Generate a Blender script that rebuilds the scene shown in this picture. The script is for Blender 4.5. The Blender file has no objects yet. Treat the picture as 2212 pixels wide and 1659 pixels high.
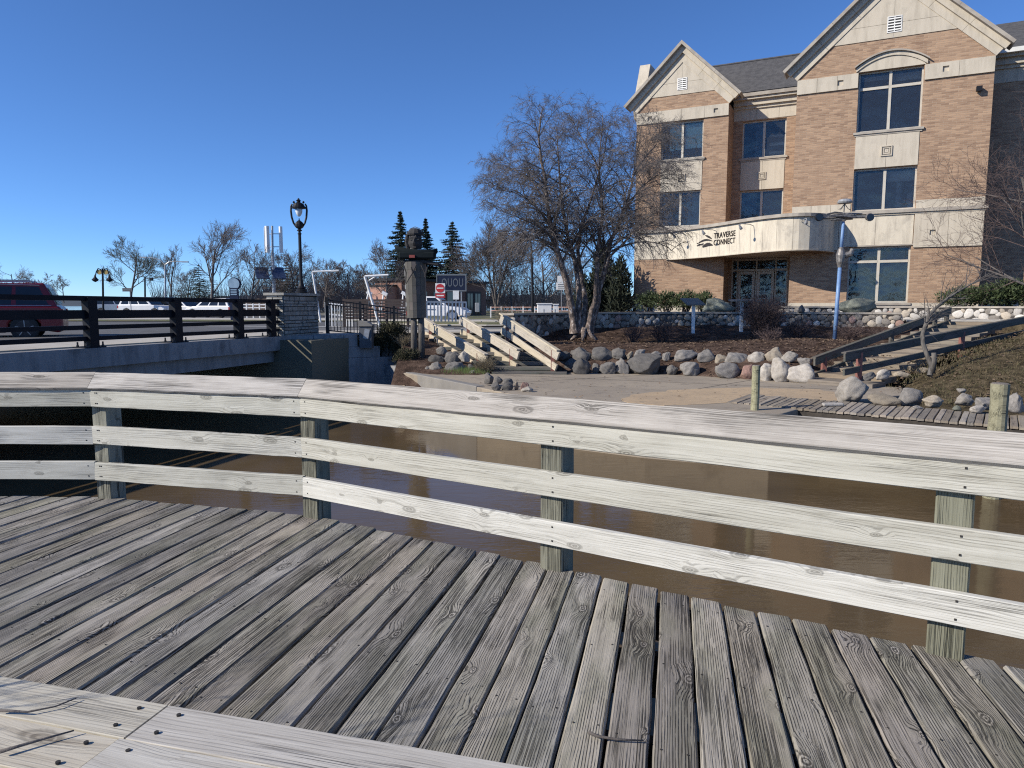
import bpy, math, random
import numpy as np
from mathutils import Matrix, Vector

scene = bpy.context.scene
col = scene.collection
R = math.radians

# ------------------------------------------------------------------ camera, sky, sun, exposure
EYE = 1.5
PITCH = math.atan((829.5 - 660.0) / 1534.0)
cam_d = bpy.data.cameras.new('camera')
cam = bpy.data.objects.new('camera', cam_d)
col.objects.link(cam)
cam.location = (0, 0, EYE)
cam.rotation_euler = (R(90) - PITCH, 0, 0)
cam_d.sensor_width = 36.0
cam_d.lens = 36.0 * 1534.0 / 2212.0
cam_d.clip_start = 0.05
cam_d.clip_end = 12000
scene.camera = cam

SUN_AZ, SUN_EL = 249.0, 31.5
world = bpy.data.worlds.new('World')
scene.world = world
world.use_nodes = True
wn = world.node_tree.nodes
wl = world.node_tree.links
bg = wn['Background']
sky = wn.new('ShaderNodeTexSky')
sky.sky_type = 'NISHITA'
sky.sun_disc = False
sky.sun_elevation = R(SUN_EL)
sky.sun_rotation = R(SUN_AZ)
sky.altitude = 0
sky.air_density = 0.65
sky.dust_density = 0.0
sky.ozone_density = 10.0
hsv = wn.new('ShaderNodeHueSaturation')
hsv.inputs['Saturation'].default_value = 1.0
wl.new(sky.outputs[0], hsv.inputs['Color'])
wl.new(hsv.outputs[0], bg.inputs[0])
bg.inputs[1].default_value = 0.15

sun_d = bpy.data.lights.new('sun', 'SUN')
sun_d.energy = 5.0
sun_d.angle = R(0.53)
sun_d.color = (1.0, 0.93, 0.82)
sun = bpy.data.objects.new('sun', sun_d)
col.objects.link(sun)
sv = Vector((math.sin(R(SUN_AZ)) * math.cos(R(SUN_EL)), math.cos(R(SUN_AZ)) * math.cos(R(SUN_EL)), math.sin(R(SUN_EL))))
sun.rotation_euler = (-sv).to_track_quat('-Z', 'Y').to_euler()
sun.location = sv * 60

vs = scene.view_settings
vs.view_transform = 'Standard'
vs.look = 'None'
vs.exposure = 0.2
vs.gamma = 1.0
scene.cycles.use_denoising = False
scene.cycles.pixel_filter_type = 'BLACKMAN_HARRIS'
scene.cycles.filter_width = 1.15
scene.cycles.sample_clamp_indirect = 4.0
scene.cycles.max_bounces = 6
scene.cycles.transparent_max_bounces = 12

# ------------------------------------------------------------------ measuring helpers (photo measured at 2212 x 1659)
_c, _s = math.cos(PITCH), math.sin(PITCH)


def _ray(x, y):
    u = (x - 1106) / 1534.0
    v = -(y - 829.5) / 1534.0
    return Vector((u, _c + v * _s, -_s + v * _c))


def at(x, y, D):
    r = _ray(x, y)
    return Vector((0, 0, EYE)) + r * (D / r.y)


def onz(x, y, z):
    r = _ray(x, y)
    return Vector((0, 0, EYE)) + r * ((z - EYE) / r.z)


# ------------------------------------------------------------------ object helpers
ORG = {}


def tag(o, label=None, cat=None, group=None, kind=None):
    if label:
        o['label'] = label
    if cat:
        o['category'] = cat
    if group:
        o['group'] = group
    if kind:
        o['kind'] = kind
    return o


def thing(name, label, cat, loc=(0, 0, 0), rotz=0.0, group=None, kind=None):
    o = bpy.data.objects.new(name, None)
    o.empty_display_size = 0.2
    col.objects.link(o)
    o.location = loc
    o.rotation_euler = (0, 0, rotz)
    ORG[o.name] = Vector((0, 0, 0)) if rotz else Vector(loc)
    tag(o, label, cat, group, kind)
    return o


def link(name, me, parent=None, loc=None, org=None):
    o = bpy.data.objects.new(name, me)
    col.objects.link(o)
    if parent is not None:
        o.parent = parent
        ORG[o.name] = ORG[parent.name]
    else:
        ORG[o.name] = Vector(org) if org is not None else Vector((0, 0, 0))
    if loc is not None:
        o.location = loc
    return o


class MB:
    def __init__(s):
        s.v = []
        s.f = []

    def add(s, vs_, fs_):
        b = len(s.v)
        s.v.extend(vs_)
        s.f.extend([tuple(i + b for i in f) for f in fs_])
        return s

    def box(s, c, size, M=None):
        hx, hy, hz = size[0] / 2, size[1] / 2, size[2] / 2
        pts = [Vector((x, y, z)) for x in (-hx, hx) for y in (-hy, hy) for z in (-hz, hz)]
        c = Vector(c)
        if M is not None:
            pts = [M @ p for p in pts]
        return s.add([tuple(p + c) for p in pts], [(0, 1, 3, 2), (4, 6, 7, 5), (0, 4, 5, 1), (2, 3, 7, 6), (0, 2, 6, 4), (1, 5, 7, 3)])

    def bb(s, x0, x1, y0, y1, z0, z1):
        return s.box(((x0 + x1) / 2, (y0 + y1) / 2, (z0 + z1) / 2), (abs(x1 - x0), abs(y1 - y0), abs(z1 - z0)))

    def beam(s, p0, p1, w, h, up=(0, 0, 1)):
        p0, p1 = Vector(p0), Vector(p1)
        d = (p1 - p0)
        L = d.length
        d = d / L
        up = Vector(up)
        y = up.cross(d)
        if y.length < 1e-6:
            y = Vector((0, 1, 0)).cross(d)
        y.normalize()
        z = d.cross(y)
        M = Matrix((d, y, z)).transposed()
        return s.box((p0 + p1) / 2, (L, w, h), M)

    def tube(s, pts, rad, n=6, cap=True):
        P = [Vector(p) for p in pts]
        m = len(P)
        if not hasattr(rad, '__len__'):
            rad = [rad] * m
        b = len(s.v)
        ref = None
        for i in range(m):
            d = P[min(i + 1, m - 1)] - P[max(i - 1, 0)]
            if d.length < 1e-9:
                d = Vector((0, 0, 1))
            d.normalize()
            if ref is None:
                ref = Vector((1, 0, 0)) if abs(d.x) < 0.8 else Vector((0, 1, 0))
            a = ref - d * ref.dot(d)
            if a.length < 1e-6:
                a = d.orthogonal()
            a.normalize()
            ref = a
            e = d.cross(a)
            r = rad[i]
            for k in range(n):
                t = 2 * math.pi * k / n
                q = P[i] + (a * math.cos(t) + e * math.sin(t)) * r
                s.v.append((q.x, q.y, q.z))
        for i in range(m - 1):
            for k in range(n):
                k2 = (k + 1) % n
                s.f.append((b + i * n + k, b + i * n + k2, b + (i + 1) * n + k2, b + (i + 1) * n + k))
        if cap:
            s.f.append(tuple(b + k for k in range(n))[::-1])
            s.f.append(tuple(b + (m - 1) * n + k for k in range(n)))
        return s

    def lathe(s, prof, c=(0, 0, 0), n=16):
        b = len(s.v)
        cx, cy, cz = c
        for r, z in prof:
            for k in range(n):
                t = 2 * math.pi * k / n
                s.v.append((cx + r * math.cos(t), cy + r * math.sin(t), cz + z))
        for i in range(len(prof) - 1):
            for k in range(n):
                k2 = (k + 1) % n
                s.f.append((b + i * n + k, b + i * n + k2, b + (i + 1) * n + k2, b + (i + 1) * n + k))
        s.f.append(tuple(b + k for k in range(n))[::-1])
        s.f.append(tuple(b + (len(prof) - 1) * n + k for k in range(n)))
        return s

    def prism(s, poly, fn, d0, d1):
        n = len(poly)
        a = [tuple(fn(p[0], p[1], d0)) for p in poly]
        c = [tuple(fn(p[0], p[1], d1)) for p in poly]
        fs_ = [tuple(range(n))[::-1], tuple(range(n, 2 * n))]
        for i in range(n):
            j = (i + 1) % n
            fs_.append((i, j, n + j, n + i))
        return s.add(a + c, fs_)

    def quad(s, *p):
        return s.add([tuple(q) for q in p], [tuple(range(len(p)))])

    def mesh(s, name, mat, smooth=False, org=None):
        v = np.array(s.v, dtype=np.float64).reshape(-1, 3)
        if org is not None:
            v = v - np.array(org)
        me = bpy.data.meshes.new(name)
        me.from_pydata(v.tolist(), [], s.f)
        if mat is not None:
            me.materials.append(mat)
        if smooth:
            me.polygons.foreach_set('use_smooth', [True] * len(me.polygons))
        me.update()
        return me

    def build(s, name, mat, parent=None, smooth=False, org=None, bevel=0, local=False):
        o_ = None
        if parent is not None:
            o_ = None if local else ORG[parent.name]
        elif org is not None:
            o_ = org
        me = s.mesh(name, mat, smooth, o_)
        ob = link(name, me, parent, org if (parent is None and org is not None) else None, org)
        if bevel:
            m = ob.modifiers.new('bevel', 'BEVEL')
            m.width = bevel
            m.segments = 2
            m.limit_method = 'ANGLE'
        return ob


def frame(p0, p1, up):
    d = (Vector(p1) - Vector(p0)).normalized()
    up = Vector(up)
    y = up.cross(d).normalized()
    z = d.cross(y)
    return Matrix((d, y, z)).transposed()


def plank(name, p0, p1, w, t, up, mat, parent, rng, k0=0.0, k1=0.0, seg=14, rough=0.003, cham=0.006, chip=0.0):
    """one board: p0-p1 run along the middle of its upper face; k0/k1 skew the end cuts; worn edges"""
    p0, p1 = Vector(p0), Vector(p1)
    M = frame(p0, p1, up)
    L = (p1 - p0).length
    v, f = [], []
    xs = [-0.5 + i / seg for i in range(seg + 1)]
    jl = [rng.uniform(-1, 1) * rough for _ in xs]
    jr = [rng.uniform(-1, 1) * rough for _ in xs]
    jz = [rng.uniform(-1, 1) * rough * 0.5 for _ in xs]
    for i, x in enumerate(xs):
        X = x * L
        prof = [(-w / 2 + jl[i], -cham * 1.2), (-w / 2 + cham + jl[i], 0 + jz[i]), (w / 2 - cham + jr[i], 0 - jz[i]), (w / 2 + jr[i], -cham * 1.2), (w / 2 + jr[i], -t), (-w / 2 + jl[i], -t)]
        for (yy, zz) in prof:
            k = k0 * (0.5 - x) + k1 * (0.5 + x)
            e = 0
            if chip and (i == 0 or i == seg):
                e = rng.uniform(-chip, chip) * 0.5
            v.append((X + yy * (k0 if i == 0 else k1 if i == seg else k) + e, yy, zz))
    n = 6
    for i in range(seg):
        for k in range(n):
            k2 = (k + 1) % n
            f.append((i * n + k, (i + 1) * n + k, (i + 1) * n + k2, i * n + k2))
    f.append(tuple(range(n)))
    f.append(tuple(seg * n + k for k in range(n))[::-1])
    me = bpy.data.meshes.new(name)
    me.from_pydata(v, [], f)
    me.materials.append(mat)
    ob = bpy.data.objects.new(name, me)
    col.objects.link(ob)
    org = Vector((0, 0, 0))
    if parent is not None:
        ob.parent = parent
        org = ORG[parent.name]
    ORG[ob.name] = org
    ob.matrix_local = Matrix.Translation((p0 + p1) / 2 - org) @ M.to_4x4()
    return ob


def copy_tree(o, parent=None):
    c = o.copy()
    col.objects.link(c)
    c.parent = parent
    ORG[c.name] = ORG[o.name]
    for ch in o.children:
        copy_tree(ch, c)
    return c


def text_geo(txt, size, bold=0.0):
    cu = bpy.data.curves.new('lettering', 'FONT')
    cu.body = txt
    cu.size = size
    cu.offset = bold
    cu.resolution_u = 3
    cu.space_character = 1.12
    ob = bpy.data.objects.new('lettering', cu)
    col.objects.link(ob)
    dg = bpy.context.evaluated_depsgraph_get()
    me = bpy.data.meshes.new_from_object(ob.evaluated_get(dg))
    vs_ = [tuple(v.co) for v in me.vertices]
    fs_ = [tuple(p.vertices) for p in me.polygons]
    bpy.data.objects.remove(ob)
    bpy.data.meshes.remove(me)
    bpy.data.curves.remove(cu)
    return vs_, fs_


# ------------------------------------------------------------------ materials
def new_mat(name):
    m = bpy.data.materials.new(name)
    m.use_nodes = True
    nt = m.node_tree
    return m, nt, nt.nodes['Principled BSDF']


class N:
    """small node-graph helper"""

    def __init__(s, nt):
        s.nt = nt

    def n(s, t, **kw):
        nd = s.nt.nodes.new(t)
        for k, v in kw.items():
            setattr(nd, k, v)
        return nd

    def l(s, a, b):
        s.nt.links.new(a, b)

    def set(s, sock, v):
        if isinstance(v, (int, float, tuple, list)):
            sock.default_value = v
        else:
            s.l(v, sock)

    def math(s, op, a, b=0.0, c=0.0, clamp=False):
        nd = s.n('ShaderNodeMath', operation=op)
        nd.use_clamp = clamp
        s.set(nd.inputs[0], a)
        s.set(nd.inputs[1], b)
        s.set(nd.inputs[2], c)
        return nd.outputs[0]

    def noise(s, vec, scale, detail=4, rough=0.55, dist=0.0):
        nd = s.n('ShaderNodeTexNoise')
        s.set(nd.inputs['Scale'], scale)
        nd.inputs['Detail'].default_value = detail
        nd.inputs['Roughness'].default_value = rough
        nd.inputs['Distortion'].default_value = dist
        if vec is not None:
            s.l(vec, nd.inputs['Vector'])
        return nd.outputs['Fac']

    def scale(s, vec, sc):
        nd = s.n('ShaderNodeVectorMath', operation='MULTIPLY')
        s.l(vec, nd.inputs[0])
        nd.inputs[1].default_value = sc
        return nd.outputs[0]

    def addv(s, a, b):
        nd = s.n('ShaderNodeVectorMath', operation='ADD')
        s.l(a, nd.inputs[0])
        s.set(nd.inputs[1], b)
        return nd.outputs[0]

    def ramp(s, fac, stops):
        nd = s.n('ShaderNodeValToRGB')
        e = nd.color_ramp.elements
        while len(e) < len(stops):
            e.new(0.5)
        for i, (p, c) in enumerate(stops):
            e[i].position = p
            e[i].color = c if len(c) == 4 else (*c, 1)
        s.l(fac, nd.inputs[0])
        return nd.outputs[0]

    def mix(s, fac, a, b, mode='MIX'):
        nd = s.n('ShaderNodeMix', data_type='RGBA', blend_type=mode)
        nd.clamp_factor = True
        s.set(nd.inputs['Factor'], fac)
        s.set(nd.inputs['A'], a if not isinstance(a, tuple) or len(a) == 4 else (*a, 1))
        s.set(nd.inputs['B'], b if not isinstance(b, tuple) or len(b) == 4 else (*b, 1))
        return nd.outputs['Result']

    def smooth(s, x, lo, hi):
        nd = s.n('ShaderNodeMapRange', interpolation_type='SMOOTHSTEP')
        s.set(nd.inputs[0], x)
        nd.inputs[1].default_value = lo
        nd.inputs[2].default_value = hi
        return nd.outputs[0]

    def bump(s, h, strength=0.3, dist=0.01, normal=None):
        nd = s.n('ShaderNodeBump')
        nd.inputs['Strength'].default_value = strength
        nd.inputs['Distance'].default_value = dist
        s.l(h, nd.inputs['Height'])
        if normal is not None:
            s.l(normal, nd.inputs['Normal'])
        return nd.outputs[0]


def pm(name, c1, c2=None, scale=4.0, rough=0.7, bump=0.0, bscale=None, bdist=0.01, metal=0.0, stretch=(1, 1, 1), rnd=0.0, spec=0.5, lo=0.35, hi=0.65, c3=None):
    """plain procedural surface: two tones mixed by noise, fine relief, optional per-object variation"""
    m, nt, b = new_mat(name)
    g = N(nt)
    tc = g.n('ShaderNodeTexCoord')
    vec = tc.outputs['Object']
    if stretch != (1, 1, 1):
        vec = g.scale(vec, stretch)
    if rnd:
        oi = g.n('ShaderNodeObjectInfo')
        off = g.math('MULTIPLY', oi.outputs['Random'], 57.0)
        vec = g.addv(vec, off)
    if c2 is None:
        c2 = tuple(x * 0.8 for x in c1)
    nz = g.noise(vec, scale, 5, 0.6)
    cc = g.mix(g.smooth(nz, lo, hi), c1, c2)
    if c3 is not None:
        cc = g.mix(g.smooth(g.noise(vec, scale * 5.3, 4, 0.7), 0.52, 0.7), cc, c3)
    if rnd:
        v = g.math('MULTIPLY_ADD', oi.outputs['Random'], 2 * rnd, 1 - rnd)
        hs = g.n('ShaderNodeHueSaturation')
        g.l(v, hs.inputs['Value'])
        g.l(cc, hs.inputs['Color'])
        cc = hs.outputs[0]
    g.l(cc, b.inputs['Base Color'])
    b.inputs['Roughness'].default_value = rough
    b.inputs['Metallic'].default_value = metal
    b.inputs['Specular IOR Level'].default_value = spec
    if bump:
        h = g.noise(vec, bscale or scale * 4, 6, 0.65)
        g.l(g.bump(h, bump, bdist), b.inputs['Normal'])
    return m


def wood(name, light, mid, dark, green=None, crack=0.6, grain=1.0, rough=0.85, vary=0.18, knots=1.0, bump=0.5, ks=(2.4, 6.0), kfrac=0.7, cw=0.012, lines=0.0, lfreq=95.0, lamp=3.0, klight=False, huev=0.012):
    """weathered board, grain along the object's own X axis, knots that bend the grain, open checks"""
    m, nt, b = new_mat(name)
    g = N(nt)
    tc = g.n('ShaderNodeTexCoord')
    oi = g.n('ShaderNodeObjectInfo')
    rnd = oi.outputs['Random']
    sx = g.n('ShaderNodeSeparateXYZ')
    g.l(tc.outputs['Object'], sx.inputs[0])
    X, Y, Zc = sx.outputs
    off = g.math('MULTIPLY', rnd, 91.7)
    # knots
    kv = g.n('ShaderNodeCombineXYZ')
    wv = g.noise(g.addv(tc.outputs['Object'], off), 16.0, 3, 0.6)
    wob_ = g.math('MULTIPLY', g.math('SUBTRACT', wv, 0.5), 0.16)
    g.l(g.math('ADD', g.math('MULTIPLY_ADD', X, ks[0], off), wob_), kv.inputs[0])
    g.l(g.math('SUBTRACT', g.math('MULTIPLY_ADD', Y, ks[1], off), wob_), kv.inputs[1])
    g.l(off, kv.inputs[2])
    vo = g.n('ShaderNodeTexVoronoi', voronoi_dimensions='2D', feature='F1')
    vo.inputs['Scale'].default_value = 1.0
    g.l(kv.outputs[0], vo.inputs['Vector'])
    d = vo.outputs['Distance']
    # only some cells hold a knot
    sep = g.n('ShaderNodeSeparateColor')
    g.l(vo.outputs['Color'], sep.inputs[0])
    has = g.smooth(sep.outputs[0], kfrac, kfrac + 0.05)
    ksz = g.math('MULTIPLY_ADD', sep.outputs[1], 0.9, 0.5)
    d = g.math('DIVIDE', d, ksz)
    near = g.math('MULTIPLY', g.math('SUBTRACT', 1.0, g.smooth(d, 0.05, 0.5)), has)
    Yw = g.math('ADD', Y, g.math('MULTIPLY', near, 0.022 * knots))
    gv = g.n('ShaderNodeCombineXYZ')
    g.l(g.math('MULTIPLY_ADD', X, 0.9, off), gv.inputs[0])
    g.l(g.math('MULTIPLY_ADD', Yw, 26 * grain, off), gv.inputs[1])
    g.l(g.math('MULTIPLY', Zc, 18 * grain), gv.inputs[2])
    g1 = g.noise(gv.outputs[0], 1.3, 7, 0.72, 0.15)
    gv2 = g.scale(gv.outputs[0], (1.6, 4.2, 2.2))
    g2 = g.noise(gv2, 1.6, 4, 0.7)
    cv = g.scale(gv.outputs[0], (0.7, 2.9, 1.0))
    ck = g.noise(cv, 1.0, 4, 0.6, 0.1)
    low = g.noise(g.addv(g.scale(tc.outputs['Object'], (1.4, 5, 5)), off), 1.0, 4, 0.6)
    f = g.math('ADD', g.math('MULTIPLY', g1, 0.62), g.math('MULTIPLY', g2, 0.38))
    cc = g.ramp(f, [(0.34, dark), (0.44, mid), (0.64, light)])
    if green is not None:
        cc = g.mix(g.math('MULTIPLY', g.smooth(low, 0.42, 0.66), 0.75), cc, g.mix(g.smooth(f, 0.36, 0.6), tuple(x * 0.55 for x in green), green))
    cc = g.mix(g.math('MULTIPLY', g.smooth(g.noise(g.addv(tc.outputs['Object'], off), 2.3, 5, 0.6), 0.5, 0.75), 0.35), cc, tuple(x * 0.6 for x in mid))
    # checks: thin dark lines
    crk = g.math('SUBTRACT', 1.0, g.smooth(g.math('ABSOLUTE', g.math('SUBTRACT', ck, 0.5)), 0.004, 0.02 + cw * crack))
    patch = g.smooth(g.noise(g.addv(g.scale(tc.outputs['Object'], (1.1, 4, 4)), off), 1.7, 2, 0.5), 0.62 - 0.22 * crack, 0.8 - 0.22 * crack)
    crk = g.math('MULTIPLY', crk, patch)
    cc = g.mix(g.math('MULTIPLY', crk, 0.85), cc, tuple(x * 0.22 for x in dark))
    # raised growth rings: thin dark furrows along the board, in patches
    lnz = g.noise(g.addv(g.scale(tc.outputs['Object'], (1.1, 6.0, 6.0)), off), 1.0, 3, 0.55)
    ring = g.math('SINE', g.math('MULTIPLY', g.math('ADD', g.math('MULTIPLY', g.math('ADD', Yw, g.math('MULTIPLY', near, 0.012)), lfreq), g.math('MULTIPLY', lnz, lamp)), 6.2832))
    brk = g.noise(g.addv(g.scale(tc.outputs['Object'], (7.0, 60.0, 30.0)), off), 1.0, 3, 0.6)
    lpatch = g.smooth(g.noise(g.addv(g.scale(tc.outputs['Object'], (1.3, 7.0, 7.0)), g.math('MULTIPLY', off, 1.7)), 1.0, 3, 0.6), 0.36, 0.56)
    furrow = g.math('MULTIPLY', g.math('MULTIPLY', g.smooth(ring, 0.25, 0.95), g.smooth(brk, 0.33, 0.52)), lpatch)
    if lines:
        cc = g.mix(g.math('MULTIPLY', furrow, lines), cc, tuple(x * 0.35 for x in dark))
    kmid = tuple((a_ + b2_) / 2 for a_, b2_ in zip(dark, mid)) if not klight else light
    # knot discs
    kn = g.math('MULTIPLY', g.math('SUBTRACT', 1.0, g.smooth(d, 0.085, 0.125)), has)
    ringn = g.math('SINE', g.math('MULTIPLY_ADD', d, 95.0, g.math('MULTIPLY', wv, 14.0)))
    kcol = g.mix(g.smooth(ringn, -0.6, 0.9), tuple(x * 0.5 for x in dark), kmid)
    cc = g.mix(g.math('MULTIPLY', kn, 0.8 * min(1, knots)), cc, kcol)
    edge = g.math('MULTIPLY', g.math('MULTIPLY', g.smooth(d, 0.09, 0.12), g.math('SUBTRACT', 1.0, g.smooth(d, 0.12, 0.16))), has)
    cc = g.mix(g.math('MULTIPLY', edge, 0.6 * min(1, knots)), cc, tuple(x * 0.4 for x in dark))
    hs = g.n('ShaderNodeHueSaturation')
    g.l(g.math('MULTIPLY_ADD', rnd, 2 * vary, 1 - vary), hs.inputs['Value'])
    g.l(g.math('MULTIPLY_ADD', g.math('FRACT', g.math('MULTIPLY', rnd, 7.3)), 0.6, 0.75), hs.inputs['Saturation'])
    g.l(g.math('MULTIPLY_ADD', g.math('FRACT', g.math('MULTIPLY', rnd, 13.7)), huev, 0.5 - huev / 2), hs.inputs['Hue'])
    g.l(cc, hs.inputs['Color'])
    g.l(hs.outputs[0], b.inputs['Base Color'])
    b.inputs['Roughness'].default_value = rough
    b.inputs['Specular IOR Level'].default_value = 0.25
    h = g.math('SUBTRACT', g.math('ADD', f, g.math('MULTIPLY', kn, 0.25)), g.math('MULTIPLY', crk, 1.2))
    if lines:
        h = g.math('SUBTRACT', h, g.math('MULTIPLY', furrow, lines))
    g.l(g.bump(h, bump, 0.006), b.inputs['Normal'])
    return m


MAT = {}
MAT['deck'] = wood('deck_wood', (0.40, 0.37, 0.328), (0.285, 0.263, 0.23), (0.115, 0.104, 0.092), green=(0.245, 0.238, 0.19), lines=0.85, klight=True, huev=0.022, crack=0.9, vary=0.22, bump=0.9, cw=0.016, ks=(3.0, 6.2), kfrac=0.58)
MAT['rail'] = wood('rail_wood', (0.62, 0.605, 0.535), (0.47, 0.455, 0.39), (0.19, 0.175, 0.14), crack=0.4, grain=1.0, lines=0.38, lfreq=70.0, lamp=5.0, vary=0.10, knots=0.75, bump=0.25, ks=(3.4, 8.5), kfrac=0.62)
MAT['cap'] = wood('cap_wood', (0.53, 0.495, 0.445), (0.37, 0.34, 0.30), (0.13, 0.115, 0.10), crack=0.8, grain=1.1, lines=0.35, lfreq=80.0, lamp=3.0, vary=0.10, knots=0.9, bump=0.4, ks=(2.6, 7.5), kfrac=0.7, cw=0.02)
MAT['bench'] = wood('bench_wood', (0.60, 0.565, 0.485), (0.47, 0.435, 0.365), (0.20, 0.175, 0.145), crack=0.4, grain=0.9, lines=0.25, lfreq=75.0, lamp=4.0, vary=0.08, knots=0.7, bump=0.4)
MAT['post'] = wood('post_wood', (0.30, 0.295, 0.225), (0.22, 0.215, 0.16), (0.10, 0.095, 0.07), lines=0.6, crack=1.0, vary=0.14, knots=0.3, bump=0.8)
MAT['oldrail'] = wood('stair_rail_wood', (0.55, 0.50, 0.42), (0.44, 0.39, 0.31), (0.22, 0.185, 0.15), crack=0.5, vary=0.1, knots=0.3)
MAT['greyrail'] = wood('grey_rail_wood', (0.17, 0.155, 0.14), (0.115, 0.105, 0.092), (0.05, 0.044, 0.04), green=(0.115, 0.13, 0.105), crack=0.6, vary=0.16, knots=0.3)
MAT['step'] = wood('step_wood', (0.27, 0.23, 0.185), (0.2, 0.17, 0.135), (0.09, 0.075, 0.06), crack=0.4, vary=0.12, knots=0.2)
MAT['walk'] = wood('walk_wood', (0.34, 0.30, 0.245), (0.26, 0.225, 0.185), (0.12, 0.10, 0.085), crack=0.6, vary=0.3, knots=0.2)
MAT['redpost'] = pm('red_stained_wood', (0.27, 0.115, 0.09), (0.20, 0.085, 0.07), 9, 0.8, 0.3, 30)
MAT['pile'] = wood('pile_wood', (0.34, 0.33, 0.24), (0.25, 0.24, 0.17), (0.10, 0.095, 0.065), crack=0.9, vary=0.1, knots=0.0)
MAT['nail'] = pm('rusty_nail', (0.03, 0.026, 0.023), (0.02, 0.018, 0.016), 30, 0.8)
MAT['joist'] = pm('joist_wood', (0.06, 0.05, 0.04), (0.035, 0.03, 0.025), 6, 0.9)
MAT['lime'] = pm('limestone', (0.56, 0.50, 0.405), (0.49, 0.43, 0.345), 1.3, 0.85, 0.25, 40, 0.004, c3=(0.42, 0.37, 0.30), rnd=0.05)
MAT['limedk'] = pm('limestone_ledge', (0.40, 0.36, 0.30), (0.30, 0.265, 0.225), 2.2, 0.85, 0.3, 30, 0.004)
MAT['concrete'] = pm('concrete', (0.25, 0.235, 0.21), (0.19, 0.18, 0.165), 1.1, 0.85, 0.2, 30, 0.004, c3=(0.22, 0.21, 0.2))
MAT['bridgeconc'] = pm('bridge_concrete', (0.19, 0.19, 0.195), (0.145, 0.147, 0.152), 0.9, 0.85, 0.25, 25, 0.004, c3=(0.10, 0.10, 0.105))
MAT['stain'] = pm('stain', (0.09, 0.06, 0.05), (0.13, 0.09, 0.075), 6, 0.9)
MAT['shingle'] = pm('roof_shingle', (0.085, 0.083, 0.085), (0.055, 0.054, 0.057), 3.5, 0.95, 0.5, 24, 0.01, c3=(0.12, 0.117, 0.115))
MAT['gutter'] = pm('white_gutter', (0.75, 0.74, 0.70), (0.66, 0.65, 0.61), 2, 0.5)
MAT['winframe'] = pm('window_frame_paint', (0.52, 0.48, 0.40), (0.46, 0.42, 0.35), 4, 0.5)
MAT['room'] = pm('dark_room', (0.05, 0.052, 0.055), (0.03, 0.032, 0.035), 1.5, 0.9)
MAT['blindgreen'] = pm('green_blind', (0.115, 0.15, 0.125), (0.095, 0.13, 0.11), 2, 0.9)
MAT['blindteal'] = pm('pale_teal_blind', (0.50, 0.66, 0.66), (0.42, 0.58, 0.58), 2, 0.9)
MAT['blind_reflection_grey'] = pm('grey_blind_and_reflection', (0.20, 0.215, 0.23), (0.15, 0.165, 0.18), 3, 0.9)
MAT['curtain'] = pm('blue_grey_curtain', (0.10, 0.12, 0.15), (0.05, 0.06, 0.08), 3, 0.9, stretch=(6, 1, 0.3))
MAT['black'] = pm('black_paint', (0.010, 0.011, 0.015), (0.007, 0.008, 0.011), 6, 0.5, 0.05, 60, spec=0.3)
MAT['iron'] = pm('bridge_rail_paint', (0.008, 0.010, 0.016), (0.005, 0.007, 0.012), 5, 0.6, 0.05, 60, spec=0.2)
MAT['bolt'] = pm('steel_bolt', (0.05, 0.05, 0.055), (0.03, 0.03, 0.035), 10, 0.5, metal=0.6)
MAT['white'] = pm('white_paint', (0.78, 0.78, 0.76), (0.70, 0.70, 0.68), 5, 0.5)
MAT['sign'] = pm('dark_brown_sign', (0.012, 0.008, 0.007), (0.02, 0.013, 0.011), 8, 0.6)
MAT['globe'] = pm('frosted_globe', (0.72, 0.76, 0.78), (0.62, 0.67, 0.70), 5, 0.3)
MAT['galv'] = pm('galvanised_steel', (0.42, 0.43, 0.44), (0.33, 0.34, 0.35), 6, 0.45, metal=0.4)
MAT['asphalt'] = pm('asphalt', (0.10, 0.098, 0.095), (0.075, 0.073, 0.072), 0.9, 0.95, 0.4, 60, 0.004, c3=(0.13, 0.128, 0.124))
MAT['sidewalk'] = pm('sidewalk_concrete', (0.46, 0.43, 0.375), (0.40, 0.37, 0.32), 0.8, 0.9, 0.2, 40, 0.003, c3=(0.34, 0.31, 0.27))
MAT['plaza'] = pm('plaza_concrete', (0.32, 0.27, 0.205), (0.26, 0.22, 0.17), 0.55, 0.9, 0.25, 30, 0.004, c3=(0.20, 0.17, 0.135))
MAT['sand'] = pm('drifted_sand', (0.43, 0.32, 0.20), (0.36, 0.27, 0.175), 1.2, 0.95, 0.5, 40, 0.006, c3=(0.28, 0.22, 0.15))
MAT['paintline'] = pm('road_paint', (0.74, 0.73, 0.70), (0.62, 0.61, 0.58), 3, 0.8)
MAT['soil'] = pm('mulch', (0.115, 0.075, 0.055), (0.06, 0.042, 0.034), 3.2, 0.95, 0.9, 26, 0.03, c3=(0.19, 0.135, 0.10))
MAT['litter'] = pm('fallen_leaves', (0.20, 0.135, 0.085), (0.11, 0.07, 0.045), 14, 0.9, rnd=0.0, c3=(0.28, 0.21, 0.14))
MAT['grass'] = pm('grass_blades', (0.062, 0.058, 0.024), (0.12, 0.09, 0.048), 2.5, 0.8)
MAT['lawn'] = pm('lawn', (0.10, 0.115, 0.05), (0.15, 0.135, 0.075), 0.7, 0.95, 0.6, 30, 0.03)
MAT['field'] = pm('far_ground', (0.17, 0.155, 0.12), (0.13, 0.125, 0.09), 0.12, 0.95)
MAT['hill'] = pm('haze_tinted_wooded_hill', (0.055, 0.07, 0.085), (0.045, 0.06, 0.075), 0.01, 0.95)  # blue of distance haze is put into the hill colour
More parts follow.
